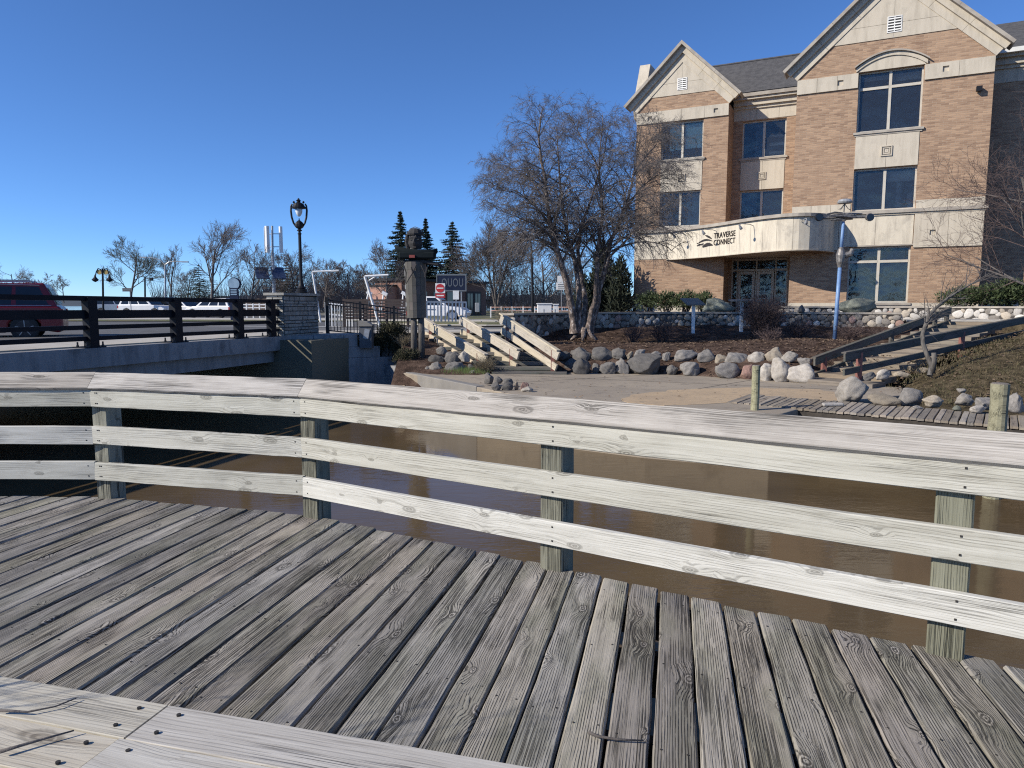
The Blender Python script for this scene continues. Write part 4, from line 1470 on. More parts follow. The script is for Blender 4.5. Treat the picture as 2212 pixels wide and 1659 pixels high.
# end parapet of the main roof, left
MB().prism([(-3.2, 12.0), (-2.9, 12.6), (-4.2, 15.25), (-5.2, 15.25), (-5.2, 12.0)], lambda x, y, d: bl(d, x, y), -13.55, -12.95).build('end_parapet', MAT['lime'], bld, local=True)
# entrance doors
ef = MB()
do = RC - 0.10
for a in (-8.0, -7.72, -6.72, -5.72, -5.14):
    ef.bb(a, a + .07, -do - .03, -do + .09, 1.0, 4.08)
for z in (3.38, 3.95):
    ef.bb(-8.0, -5.07, -do - .031, -do + .091, z, z + .11)
en = ef.build('entrance', MAT['winframe'], bld, local=True)
for (a, b_) in ((-7.63, -6.76), (-6.63, -5.76)):
    dm = MB()
    dm.bb(a, a + .14, -do - .05, -do + .02, 1.02, 3.36)
    dm.bb(b_ - .14, b_, -do - .05, -do + .02, 1.02, 3.36)
    dm.bb(a + .14, b_ - .14, -do - .05, -do + .02, 3.2, 3.36)
    dm.bb(a + .14, b_ - .14, -do - .05, -do + .02, 1.02, 1.3)
    d_ = dm.build('door', MAT['winframe'], bld, local=True)
    MB().bb(a + .13, b_ - .13, -do - .02, -do - .005, 1.28, 3.22).build('pane', MAT['glass'], d_, local=True)
for (a, b_, c, d) in ((-7.93, -7.72, 1.0, 3.38), (-5.65, -5.14, 1.0, 3.38), (-7.93, -7.0, 3.49, 3.95), (-6.9, -5.72, 3.49, 3.95), (-5.65, -5.14, 3.49, 3.95)):
    MB().bb(a, b_, -do + .03, -do + .04, c, d).build('pane', MAT['glass'], en, local=True)
slab('room', -8.1, -5.0, RC - .5, RC - 3, 0.9, 4.1, MAT['room'], en)

# --- curved canopy parapet over the entrance
CC = [(-11.25, -2.2), (-10.4, -1.78), (-9.5, -1.28), (-8.6, -.68), (-7.7, 0.05), (-6.95, .75), (-6.3, 1.28), (-5.65, 1.75), (-5.0, 2.08), (-4.55, 2.2), (-4.1, 2.18), (-3.7, 1.98), (-3.35, 1.62), (-3.05, 1.1), (-2.85, .55), (-2.72, 0.0)]
# resample evenly
cl = [0]
for a, b_ in zip(CC[:-1], CC[1:]):
    cl.append(cl[-1] + math.hypot(b_[0] - a[0], b_[1] - a[1]))


def cpos(t):
    t = max(0, min(cl[-1], t))
    for i in range(len(cl) - 1):
        if t <= cl[i + 1]:
            k = (t - cl[i]) / (cl[i + 1] - cl[i])
            s = CC[i][0] + (CC[i + 1][0] - CC[i][0]) * k
            o = CC[i][1] + (CC[i + 1][1] - CC[i][1]) * k
            return s, o
    return CC[-1]


def cnorm(t):
    a, b_ = cpos(t - .25), cpos(t + .25)
    d = Vector((b_[0] - a[0], b_[1] - a[1])).normalized()
    return Vector((-d.y, d.x))


CZ0, CZ1 = 4.05, 5.52
ncp = 15
for i in range(ncp):
    ta, tb = cl[-1] * i / ncp + .006, cl[-1] * (i + 1) / ncp - .006
    mb = MB()
    sub = 3
    for j in range(sub):
        t0_, t1_ = ta + (tb - ta) * j / sub, ta + (tb - ta) * (j + 1) / sub
        (sa, oa), (sb, ob_) = cpos(t0_), cpos(t1_)
        na, nb = cnorm(t0_) * -0.16, cnorm(t1_) * -0.16
        mb.add([bl(sa, oa, CZ0), bl(sb, ob_, CZ0), bl(sb, ob_, CZ1), bl(sa, oa, CZ1), bl(sa + na.x, oa + na.y, CZ0), bl(sb + nb.x, ob_ + nb.y, CZ0), bl(sb + nb.x, ob_ + nb.y, CZ1), bl(sa + na.x, oa + na.y, CZ1)],
               [(0, 1, 2, 3), (5, 4, 7, 6), (3, 2, 6, 7), (1, 0, 4, 5)] + ([(0, 3, 7, 4)] if j == 0 else []) + ([(1, 5, 6, 2)] if j == sub - 1 else []))
    mb.build('canopy_panel', MAT['precast'], bld, local=True)
for (nm, z0, z1, pr0, mt) in (('canopy_coping', CZ1, CZ1 + .15, .13, 'limedk'), ('canopy_drip', CZ0 - .05, CZ0 - .002, .05, 'lime')):
    mb = MB()
    m_ = 44
    for j in range(m_):
        t0_, t1_ = cl[-1] * j / m_, cl[-1] * (j + 1) / m_
        (sa, oa), (sb, ob_) = cpos(t0_), cpos(t1_)
        na, nb = cnorm(t0_), cnorm(t1_)
        A, B = (sa + na.x * pr0, oa + na.y * pr0), (sb + nb.x * pr0, ob_ + nb.y * pr0)
        Ci, D_ = (sa - na.x * .2, oa - na.y * .2), (sb - nb.x * .2, ob_ - nb.y * .2)
        mb.add([bl(*A, z0), bl(*B, z0), bl(*B, z1), bl(*A, z1), bl(*Ci, z0), bl(*D_, z0), bl(*D_, z1), bl(*Ci, z1)], [(0, 1, 2, 3), (5, 4, 7, 6), (3, 2, 6, 7), (1, 0, 4, 5)])
    mb.build(nm, MAT[mt], bld, local=True)
inner = [(cpos(cl[-1] * j / 40)[0] - cnorm(cl[-1] * j / 40).x * .1, cpos(cl[-1] * j / 40)[1] - cnorm(cl[-1] * j / 40).y * .1) for j in range(41)]
ring = inner + [(-4.67, -0.01), (-4.67, RC + .01), (-8.14, RC + .01), (-8.14, LB + .01)]
MB().prism(ring, lambda x, y, d: bl(x, y, d), CZ0 + .03, CZ0 + .12).build('canopy_soffit', MAT['lime'], bld, local=True)


def arc_t_at_px(px, z):
    """arc length whose point on the canopy face is seen at photo column px"""
    best, bt = 1e9, 0
    Mb = Matrix.Rotation(R(-26.0), 4, 'Z')
    for j in range(600):
        t = cl[-1] * j / 599
        s, o = cpos(t)
        p = Mb @ Vector((s, -o, z)) + BO
        d = p - Vector((0, 0, EYE))
        f = d.y * _c - d.z * _s
        x = 1106 + 1534 * d.x / f
        if abs(x - px) < best:
            best, bt = abs(x - px), t
    return bt


def on_arc(t, z, out):
    s, o = cpos(t)
    n = cnorm(t)
    return bl(s + n.x * out, o + n.y * out, z)


tA, tB = arc_t_at_px(1542.5, 4.95), arc_t_at_px(1589, 4.95)
for row, (txt, zb) in enumerate((('TRAVERSE', 4.93), ('CONNECT', 4.58))):
    vs_, fs_ = text_geo(txt, 0.36, 0.0)
    x0, x1 = min(v[0] for v in vs_), max(v[0] for v in vs_)
    h = max(v[1] for v in vs_)
    mb = MB()
    sc_ = (tB - tA) / (x1 - x0)
    f_ = [on_arc(tA + (v[0] - x0) * sc_, zb + v[1] * 0.27 / h, 0.035) for v in vs_]
    b_v = [on_arc(tA + (v[0] - x0) * sc_, zb + v[1] * 0.27 / h, 0.0) for v in vs_]
    n = len(f_)
    edges = {}
    for fc in fs_:
        for i in range(len(fc)):
            e = (fc[i], fc[(i + 1) % len(fc)])
            edges[e] = 1
    side = [(a, b_, b_ + n, a + n) for (a, b_) in edges if (b_, a) not in edges]
    mb.add(f_ + b_v, list(fs_) + side)
    mb.build('sign_lettering', MAT['sign'], bld, local=True)
tL0, tL1 = arc_t_at_px(1506, 4.85), arc_t_at_px(1540.5, 4.85)
# three sweeping leaf shapes of the sign's emblem
for (u0, u1, zl, zh, bow, th, tail) in ((0.52, 0.93, 5.16, 4.93, 0.05, 0.10, 0), (0.12, 0.97, 4.82, 4.82, 0.13, 0.085, -0.02), (0.36, 1.0, 4.60, 4.61, 0.14, 0.17, 0)):
    top, bot = [], []
    for i in range(13):
        k = i / 12
        t = tL0 + (tL1 - tL0) * (u0 + (u1 - u0) * k)
        zz = zl + (zh - zl) * k + bow * math.sin(math.pi * k)
        w = th * (math.sin(math.pi * min(1, k * 0.85 + 0.12)) ** 0.9)
        top.append((t, zz))
        bot.append((t, zz - w))
    mb = MB()
    for i in range(12):
        a, b_, c, d = top[i], top[i + 1], bot[i + 1], bot[i]
        mb.add([on_arc(q[0], q[1], o_) for o_ in (0.035, 0.0) for q in (d, c, b_, a)], [(0, 1, 2, 3), (0, 4, 5, 1), (2, 6, 7, 3)])
    mb.build('sign_emblem', MAT['sign'], bld, local=True)
for z0, z1, u0, u1 in ((4.62, 4.70, 0.0, 0.42), (4.75, 4.64, 0.0, 0.34)):
    mb = MB()
    for i in range(6):
        k0, k1 = i / 6, (i + 1) / 6
        ta, tb = tL0 + (tL1 - tL0) * (u0 + (u1 - u0) * k0), tL0 + (tL1 - tL0) * (u0 + (u1 - u0) * k1)
        za, zb = z0 + (z1 - z0) * k0, z0 + (z1 - z0) * k1
        mb.add([on_arc(ta, za, .03), on_arc(tb, zb, .03), on_arc(tb, zb + .05, .03), on_arc(ta, za + .05, .03)], [(0, 1, 2, 3)])
    mb.build('sign_emblem', MAT['sign'], bld, local=True)
# goose-neck sign lights
for px in (1480, 1548, 1628, 1731):
    t = arc_t_at_px(px, 5.2)
    mb = MB()
    mb.tube([on_arc(t, 5.28, 0), on_arc(t, 5.34, .25), on_arc(t, 5.34, .8), on_arc(t, 5.25, .95)], 0.018, 6)
    lm = mb.build('sign_light', MAT['galv'], bld, local=True)
    MB().tube([on_arc(t, 5.27, .92), on_arc(t, 5.16, .84), on_arc(t, 5.1, .78)], [0.03, 0.075, 0.08], 8).build('lamp_shade', MAT['galv'], lm, local=True)

# --- right wing, in the shade of the main bay
mb = MB()
wall_open(mb, 3.2, 14, 1.62, 12.2, RR, [(6.2, 8.4, 9.4, 11.4), (6.2, 8.4, 5.9, 7.7)])
mb.build('brick_wall', MAT['brick'], bld, local=True)
slab('base_course', 3.22, 14, RR + .04, RR - 3, 0.5, 1.62, MAT['lime'])
window(6.2, 8.4, 9.4, 11.4, RR)
window(6.2, 8.4, 5.9, 7.7, RR)
panels(3.22, 14, 11.42, 12.0, RR, 7)
for (z0, z1, pr_) in ((12.0, 12.15, 0.12), (12.15, 12.42, 0.24), (12.42, 12.55, 0.42)):
    slab('cornice', 3.22, 14, RR + pr_, RR - .1, z0 + .002, z1, MAT['lime'])
slab('gutter', 3.3, 14, RR + .62, RR + .1, 12.552, 12.74, MAT['gutter'])
mb = MB()
mb.add([bl(2.9, RR + .56, 12.75), bl(14, RR + .56, 12.75), bl(14, -6.0, 15.25), bl(2.9, -6.0, 15.25), bl(2.9, -12, 10.6), bl(14, -12, 10.6)], [(0, 1, 2, 3), (3, 2, 5, 4)])
mb.build('roof_slope', MAT['shingle'], bld, local=True)
# ------------------------------------------------------------------ fieldstone walls
def ico(sub):
    import bmesh
    bm = bmesh.new()
    bmesh.ops.create_icosphere(bm, subdivisions=sub, radius=1.0)
    v = np.array([list(x.co) for x in bm.verts])
    f = [tuple(x.index for x in fc.verts) for fc in bm.faces]
    bm.free()
    return v, f


ICO2, ICO3, ICO4 = ico(2), ico(3), ico(4)


def blob(seed, base=ICO2, amp=0.16, flat=0.0, facets=6, rough_=False, cut=(0.72, 0.95)):
    """irregular stone: a sphere pushed in by random planes and low waves"""
    r = np.random.RandomState(seed)
    v, f = base
    v = v.copy()
    for _ in range(5):
        d = r.normal(size=3)
        ph = r.uniform(0, 6.28)
        v = v * (1 + amp * 0.35 * np.sin(v @ d * 1.6 + ph))[:, None]
    for _ in range(facets):
        d = r.normal(size=3)
        d /= np.linalg.norm(d)
        lim = r.uniform(*cut)
        h = v @ d
        over = np.maximum(h - lim, 0)
        v = v - np.outer(over * 0.8, d)
    if rough_:
        for oc, am in ((4.5, .03), (9.0, .018), (17.0, .009)):
            for _ in range(4):
                d = r.normal(size=3)
                v = v * (1 + am * np.sin((v @ d) * oc + r.uniform(0, 6.28)))[:, None]
    v = v / np.abs(v).max(0)
    if rough_:
        v[:, 2] = np.where(v[:, 2] < -.62, -.62 + (v[:, 2] + .62) * .25, v[:, 2])
        v[:, 2] -= (v[:, 2].max() + v[:, 2].min()) / 2
        v[:, 2] /= np.abs(v[:, 2]).max()
    return v, f


def blob_mesh(name, seed, mat, base=ICO2, amp=0.16, facets=6, rough_=False, cut=(0.72, 0.95)):
    v, f = blob(seed, base, amp, facets=facets, rough_=rough_, cut=cut)
    me = bpy.data.meshes.new(name)
    me.from_pydata(v.tolist(), [], f)
    me.materials.append(mat)
    me.polygons.foreach_set('use_smooth', [True] * len(me.polygons))
    return me


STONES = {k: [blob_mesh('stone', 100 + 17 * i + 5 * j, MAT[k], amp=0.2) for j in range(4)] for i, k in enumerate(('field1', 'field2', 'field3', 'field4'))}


def stone_wall(name, label, path, ztop, zbase, thick, seed, cop, rmin=0.055, rmax=0.13, ends=True, limit=290, mixw=(0.45, 0.3, 0.2, 0.05)):
    """path of (x, y); the visible face is to the right of travel turned toward the deck"""
    pts = [Vector((p[0], p[1])) for p in path]
    root = thing(name, label, 'wall', (pts[0].x, pts[0].y, zbase[0]))
    r = random.Random(seed)
    n = len(pts)
    nr_ = []
    for i in range(n):
        d = (pts[min(i + 1, n - 1)] - pts[max(i - 1, 0)]).normalized()
        q = Vector((d.y, -d.x))
        nr_.append(q)
    core = MB()
    for i in range(n - 1):
        a, b_, na, nb = pts[i], pts[i + 1], nr_[i], nr_[i + 1]
        z0a, z0b = zbase[i] - .4, zbase[i + 1] - .4
        A, B, C, D_ = a, b_, b_ - nb * thick, a - na * thick
        core.add([(A.x, A.y, z0a), (B.x, B.y, z0b), (B.x, B.y, ztop - .07), (A.x, A.y, ztop - .07), (D_.x, D_.y, z0a), (C.x, C.y, z0b), (C.x, C.y, ztop - .07), (D_.x, D_.y, ztop - .07)],
                 [(0, 1, 2, 3), (5, 4, 7, 6), (3, 2, 6, 7)] + ([(4, 0, 3, 7)] if i == 0 else []) + ([(1, 5, 6, 2)] if i == n - 2 else []))
        # coping pieces
        m = max(1, round((b_ - a).length / 1.2))
        for k in range(m):
            k0, k1 = k / m, (k + 1) / m
            p0, p1 = a + (b_ - a) * k0, a + (b_ - a) * k1
            q0_, q1_ = na + (nb - na) * k0, na + (nb - na) * k1
            g = (b_ - a).normalized() * .004
            o_ = 0.05
            e0 = (b_ - a).normalized() * (-o_ if (i == 0 and k == 0) else 0)
            MB().prism([(p0 + q0_ * o_ + g + e0)[:], (p1 + q1_ * o_ - g)[:], (p1 - q1_ * (thick + o_) - g)[:], (p0 - q0_ * (thick + o_) + g + e0)[:]], lambda x, y, d: (x, y, d), ztop - .07, ztop).build('coping_stone', cop, root)
    core.build('mortar_core', MAT['mortar'], root)
    # faces to stone: long face, then the two ends
    faces = []
    for i in range(n - 1):
        faces.append((pts[i], pts[i + 1], nr_[i], nr_[i + 1], zbase[i], zbase[i + 1]))
    if ends:
        d = (pts[1] - pts[0]).normalized()
        faces.insert(0, (pts[0] - nr_[0] * thick, pts[0], -d, -d, zbase[0], zbase[0]))
        d = (pts[-1] - pts[-2]).normalized()
        faces.append((pts[-1], pts[-1] - nr_[-1] * thick, d, d, zbase[-1], zbase[-1]))
    placed = []
    s_base = 0
    for (a, b_, na, nb, za, zb) in faces:
        Lf = (b_ - a).length
        H_ = ztop - .08
        cand = []
        for rad_ in (rmax, rmax * .85, rmax * .7, rmax * .58, rmin * 1.25, rmin):
            tries = int(Lf * 1.2 / (rad_ * rad_) * 0.9)
            for _ in range(tries):
                s = r.uniform(0.02, Lf - 0.02)
                k = s / Lf
                zb_ = za + (zb - za) * k - .08
                z = r.uniform(zb_, H_ - rad_ * .75)
                if all((s - q[0]) ** 2 + (z - q[1]) ** 2 > (rad_ * .86 + q[2] * .86) ** 2 for q in cand):
                    cand.append((s, z, rad_))
        for (s, z, rad_) in cand:
            k = s / Lf
            p = a + (b_ - a) * k
            nn = (na + (nb - na) * k).normalized()
            placed.append((rad_, Vector((p.x, p.y, z)), Vector((nn.x, nn.y, 0))))
    placed.sort(key=lambda q: -q[0])
    rest = MB()
    for idx, (rad_, p, nn) in enumerate(placed):
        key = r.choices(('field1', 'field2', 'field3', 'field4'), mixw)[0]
        tng = Vector((nn.y, -nn.x, 0))
        M = Matrix((tng, nn, Vector((0, 0, 1)))).transposed() @ Matrix.Rotation(r.uniform(0, 6.28), 3, 'Y')
        asp = r.uniform(1.0, 1.32)
        S = Matrix.Diagonal((rad_ * 1.06 * asp, rad_ * .42, rad_ * 1.06 / asp ** .35))
        if idx < limit:
            o = bpy.data.objects.new('stone', r.choice(STONES[key]))
            col.objects.link(o)
            o.parent = root
            o.matrix_local = Matrix.Translation(p - ORG[root.name]) @ (M @ S).to_4x4()
        else:
            v, f = blob(r.randrange(999), ICO2, 0.2) if False else (ICO2[0], ICO2[1])
            MS = M @ S
            rest.add([tuple(MS @ Vector(q) + p) for q in v], f)
    if rest.v:
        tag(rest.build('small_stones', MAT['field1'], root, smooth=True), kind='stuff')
    return root


wall_path = [(p.x, p.y) for p in WP]
fine = []
for i in range(len(wall_path) - 1):      # smooth the curve
    a, b_ = Vector(wall_path[i]), Vector(wall_path[i + 1])
    pa = Vector(wall_path[max(i - 1, 0)])
    nb_ = Vector(wall_path[min(i + 2, len(wall_path) - 1)])
    for k in (0, .5):
        t = k
        q = 0.5 * ((2 * a) + (b_ - pa) * t + (2 * pa - 5 * a + 4 * b_ - nb_) * t * t + (3 * a - pa - 3 * b_ + nb_) * t ** 3)
        fine.append((q.x, q.y))
fine.append(wall_path[-1])
stone_wall('stone_wall', 'long curved fieldstone retaining wall with flat coping behind the birch', fine, 1.25, [H(x + .2, y - .3) for x, y in fine], 0.42, 5, MAT['limedk'])
w2 = [at(px, 660, D) for px, D in ((1690, 30.6), (1850, 30.2), (2000, 28.8), (2140, 27.2), (2290, 25.6))]
stone_wall('stone_wall', 'low pale fieldstone wall below the evergreen shrub, at the top of the right steps', [(p.x, p.y) for p in w2], 1.47, [1.05, 1.0, 0.95, 0.95, 0.95], 0.4, 6, MAT['limedk'], rmin=.07, rmax=.16, mixw=(0.25, 0.2, 0.5, 0.05))
pth = [at(1960, 660, 25.7), at(2010, 660, 26.0), at(2300, 660, 24.4), at(2300, 660, 26.4), at(2120, 660, 27.6), at(1990, 660, 28.6), at(1950, 660, 27.5)]
sheet('upper_path', [(p.x, p.y) for p in pth], 0.98, MAT['sidewalk'])

# ------------------------------------------------------------------ boulders
BNUM = [0]


def boulder(px, py, w, h, D, key, label, group, sink=0.12, cat='boulder', squash=None):
    BNUM[0] += 1
    sc = D / 1534.0
    c = at(px, py, D)
    r = random.Random(BNUM[0] * 13)
    me = blob_mesh('boulder', 300 + BNUM[0] * 7, MAT[key], ICO4, 0.30, 15, True, (0.60, 0.92))
    o = bpy.data.objects.new('boulder', me)
    col.objects.link(o)
    dx, dz = w * sc / 2, h * sc / 2
    dy = (squash or 0.8) * (dx + dz) / 2
    o.location = (c.x, c.y + dy * 0.75, c.z)
    o.scale = (dx * 1.12, dy, dz * 1.14)
    o.rotation_euler = (0, r.uniform(-.12, .12), r.uniform(-.3, .3))
    tag(o, label, cat, group)
    return o


S7 = 0.72 / 2.212


def c7(x, y):
    return (1500 + x / 2.212) * 0.72005, (850 + y / 2.212) * 0.72005


lower = [(478, 545, 90, 80, 'bdark'), (550, 555, 122, 98, 'bdark'), (640, 565, 62, 62, 'bdark'), (715, 562, 110, 78, 'bdark'), (812, 552, 92, 98, 'bgrey'), (978, 540, 238, 132, 'bdark'), (1140, 577, 86, 62, 'bgrey'), (1257, 570, 150, 88, 'bgrey'), (1375, 548, 122, 92, 'bgrey'), (1466, 568, 60, 60, 'bgrey'), (1525, 582, 168, 96, 'bgrey'), (1652, 592, 105, 92, 'bred'), (1775, 593, 96, 108, 'bpale'), (1885, 580, 122, 152, 'bpale'), (2012, 600, 165, 122, 'bpale')]
upper = [(415, 482, 100, 52, 'bdark'), (533, 480, 142, 100, 'bdark'), (692, 480, 188, 102, 'bdark'), (790, 467, 92, 72, 'bgrey'), (862, 480, 52, 52, 'btan'), (933, 463, 82, 42, 'bgrey'), (1033, 473, 72, 42, 'bgrey'), (1105, 490, 66, 62, 'bgrey'), (1228, 487, 182, 82, 'bgrey'), (1380, 482, 116, 78, 'bgrey'), (1470, 502, 72, 56, 'btan'), (1583, 514, 152, 92, 'bgrey'), (1715, 503, 112, 86, 'bpale'), (1825, 492, 120, 118, 'btan'), (1942, 488, 116, 66, 'bpale'), (2035, 520, 92, 48, 'bgrey')]
KIND = {'bdark': 'dark grey', 'bgrey': 'grey', 'btan': 'tan', 'bred': 'reddish', 'bpale': 'pale', 'bgreen': 'greenish'}
for i, (x, y, w, h, k) in enumerate(lower):
    px, py = c7(x, y)
    yb = py + h * S7 / 2
    D = min(20.6, 1.92 * 1534 / (yb - 660))
    boulder(px, py, w * S7, h * S7, D, k, '%s boulder at plaza level, %s from the left in the bottom row of rocks' % (KIND[k], ORD[i]), 'boulders edging the mound')
for i, (x, y, w, h, k) in enumerate(upper):
    px, py = c7(x, y)
    D = np.interp(px, [1200, 1400, 1600, 1800], [21.0, 20.7, 19.4, 18.4])
    boulder(px, py, w * S7, h * S7, D, k, '%s boulder on the mound, %s from left in the top row of rocks' % (KIND[k], ORD[i]), 'boulders edging the mound')


def c4b(x, y):
    return (2420 + x / 3.393) * 0.72005, (880 + y / 3.393) * 0.72005


right = [(495, 985, 300, 245, 'bpale', 15.9, 'large pale round boulder at the foot of the right steps'), (835, 1092, 312, 118, 'btan', 14.3, 'long tan boulder beside the boardwalk, right of the large round one'),
         (1095, 1062, 222, 176, 'bgrey', 14.0, 'upright round grey boulder in the row along the boardwalk'), (1322, 1108, 232, 118, 'btan', 13.4, 'blocky tan boulder in the row along the boardwalk'),
         (1650, 1088, 192, 116, 'bpale', 13.2, 'angular pale rock in the row along the boardwalk'), (1590, 992, 92, 42, 'bpale', 14.2, 'small pale rock set up the slope above the boardwalk row'),
         (1755, 1182, 165, 66, 'bpale', 12.4, 'flat white rock at the edge of the boardwalk planks'), (1845, 1128, 200, 116, 'bgrey', 12.7, 'grey slab rock just left of the thick mooring pile'),
         (2150, 1120, 200, 190, 'bgrey', 12.2, 'large grey rock just right of the thick mooring pile'), (1552, 1172, 104, 56, 'bgreen', 12.8, 'small green rock near the boardwalk edge'),
         (792, 828, 132, 98, 'bpale', 16.8, 'pale pointed rock beside the right steps'), (650, 845, 122, 76, 'bdark', 16.6, 'dark rock tucked behind the large round boulder'),
         (985, 828, 165, 56, 'btan', 17.3, 'flat tan rock along the lower right steps'), (1180, 785, 170, 50, 'btan', 18.2, 'long low tan rock along the middle right steps'), (1622, 656, 90, 42, 'bpale', 19.6, 'small white rock near the upper right steps'),
         (1130, 1165, 120, 40, 'bpale', 13.3, 'thin pale stone between boulders and boardwalk')]
for (x, y, w, h, k, D, lab) in right:
    px, py = c4b(x, y)
    if 'steps' not in lab or 'foot' in lab:
        D = min(D, 1.90 * 1534 / (py + h * 0.1061 - 660))
    boulder(px, py, w * 0.2122, h * 0.2122, D, k, lab, 'rocks along the boardwalk and right steps')


def c5b(x, y):
    return (1450 + x / 5.926) * 0.72005, (900 + y / 5.926) * 0.72005


left = [(90, 1400, 170, 190, 'bgrey', 16.9, 'pointed grey rock, leftmost of the pile at the plaza corner'), (255, 1430, 160, 124, 'bgrey', 16.8, 'rounded grey rock in the upper part of the plaza corner pile'), (440, 1465, 176, 118, 'bdark', 16.7, 'dark rock in the upper part of the plaza corner pile'),
        (230, 1545, 166, 130, 'bdark', 16.0, 'dark rock at the bottom left of the plaza corner pile'), (430, 1565, 205, 156, 'bdark', 16.0, 'large dark rock at the bottom of the plaza corner pile'), (585, 1528, 84, 146, 'btan', 16.1, 'narrow tan upright rock in the plaza corner pile'),
        (735, 1540, 152, 136, 'bred', 16.0, 'pinkish rock near the right end of the plaza corner pile'), (800, 1605, 250, 116, 'bpale', 15.7, 'pale flat rock at the right end of the plaza corner pile')]
for (x, y, w, h, k, D, lab) in left:
    px, py = c5b(x, y)
    boulder(px, py, w * 0.1215, h * 0.1215, D, k, lab, 'rock pile at the plaza corner')


def c2b(x, y):
    return (800 + x / 2.765) * 0.72005, (560 + y / 2.765) * 0.72005


bed = [(1450, 1358, 92, 66, 'bgrey', 21.3, 'small grey rock high in the bed right of the carved figure'), (1540, 1422, 152, 98, 'bdark', 20.8, 'dark rock in the middle of the bed below the left steps'), (1400, 1508, 112, 94, 'bgrey', 20.2, 'grey rock behind the green grass tuft'),
       (1562, 1512, 184, 106, 'bgrey', 20.1, 'large grey rock right of the green grass tuft'), (1645, 1412, 104, 84, 'bpale', 20.7, 'pale jagged rock under the left handrail'), (1330, 1522, 62, 56, 'bgrey', 20.3, 'small grey rock left of the green grass tuft'),
       (1400, 1440, 150, 80, 'bdark', 20.9, 'dark rock in the shade at the foot of the carved figure'), (1700, 1560, 90, 70, 'bgrey', 19.9, 'grey rock among the dry twigs below the left steps'), (1690, 1500, 60, 50, 'bgrey', 20.2, 'small rock beside the dry twigs')]
for (x, y, w, h, k, D, lab) in bed:
    px, py = c2b(x, y)
    boulder(px, py, w * 0.2604, h * 0.2604, D, k, lab, 'rocks in the bed by the left steps')
boulder(1885, 657, 82, 32, 25.75, 'bgreen', 'large green-streaked boulder sitting on the stone wall coping', 'boulders by the stone wall', squash=1.0)
boulder(1552, 660, 74, 30, 28.6, 'bgreen', 'grey-green boulder behind the wall in front of the entrance', 'boulders by the stone wall', squash=1.0)
boulder(1752, 657, 17, 17, 26.3, 'bdark', 'small dark rock on the stone wall coping left of the blue pole', 'boulders by the stone wall')
# the blue pole's neighbours resting on the coping reach down to it
for o in list(bpy.data.objects):
    if o.get('group') == 'boulders by the stone wall' and 'coping' in o['label']:
        o.location.z = 1.25 + o.scale.z * 0.72
        o.location.y += 0.75

# ------------------------------------------------------------------ left steps with bright handrails
steps = thing('wooden_steps', 'wide timber steps in shade leading down to the plaza', 'steps', (-1.0, 22.5, -0.4))
sr_ = random.Random(9)
Tl, Tr = Vector((-3.0, 24.7)), Vector((-0.25, 23.6))
Bl_, Br = Vector((-.55, 20.2)), Vector((1.55, 20.0))
nst = 9
for i in range(nst):
    k = i / (nst - 1)
    z = 0.50 + (-0.36 - 0.50) * k
    a, b_ = Tl + (Bl_ - Tl) * k, Tr + (Br - Tr) * k
    d = (Bl_ - Tl).normalized()
    plank('tread', (a.x, a.y, z), (b_.x, b_.y, z), 0.52, 0.09, (0, 0, 1), MAT['greyrail'], steps, sr_, seg=4, rough=.006)
    a2, b2 = a + d * .22, b_ + d * .22
    MB().beam((a2.x, a2.y, z - .12), (b2.x, b2.y, z - .12), .05, .16).build('riser', MAT['joist'], steps)


def stair_rail(label, top, bot, mats, posts, lower=0.36, bw_=0.25, group='handrails of the left steps', redposts=True, ext=1.0):
    """two parallel sloping boards on short posts"""
    root = thing('handrail', label, 'handrail', (bot.x, bot.y, bot.z - 0.9), group=group)
    d = (bot - top)
    hd = Vector((d.x, d.y, 0)).normalized()
    nn = Vector((hd.y, -hd.x, 0))
    if nn.dot(sv) < 0:
        nn = -nn
    q = random.Random(len(label))
    up3 = nn
    for j, dz in enumerate((0, -lower)):
        t_ = top + Vector((0, 0, dz)) + (d * 0.02 if j else Vector())
        b2 = bot + Vector((0, 0, dz)) - (d * 0.03 if j else Vector())
        plank('rail_board', t_ + nn * .05, b2 + nn * .05, bw_ if j == 0 else bw_ * .8, 0.05, nn, MAT[mats], root, q, k1=0.3, k0=0.3, seg=10, rough=.004)
    # flat cap on the top board
    plank('rail_cap', top + Vector((0, 0, bw_ / 2 + .06)) + nn * .02, bot + Vector((0, 0, bw_ / 2 + .06)) + nn * .02, 0.13, 0.04, Vector((0, 0, 1)) - d.normalized() * d.normalized().z, MAT[mats], root, q, seg=8, rough=.003)
    for k in posts:
        p = top + d * k
        g = min(H(p.x, p.y), p.z - .5) - .1
        MB().bb(p.x - .05, p.x + .05, p.y - .05, p.y + .05, g, p.z + .06).build('post', MAT['redpost'] if redposts else MAT['greyrail'], root)
    return root


stair_rail('leftmost sunlit handrail of the left steps', at(918, 698, 24.8), at(1052, 778, 20.6), 'oldrail', (0.1, .88))
stair_rail('middle sunlit handrail of the left steps on red posts', at(995, 692, 24.5), at(1122, 768, 20.4), 'oldrail', (0.15, .88))
stair_rail('rightmost sunlit handrail of the left steps, against the stone wall', at(1083, 688, 23.1), at(1208, 770, 19.9), 'oldrail', (0.12, .9))

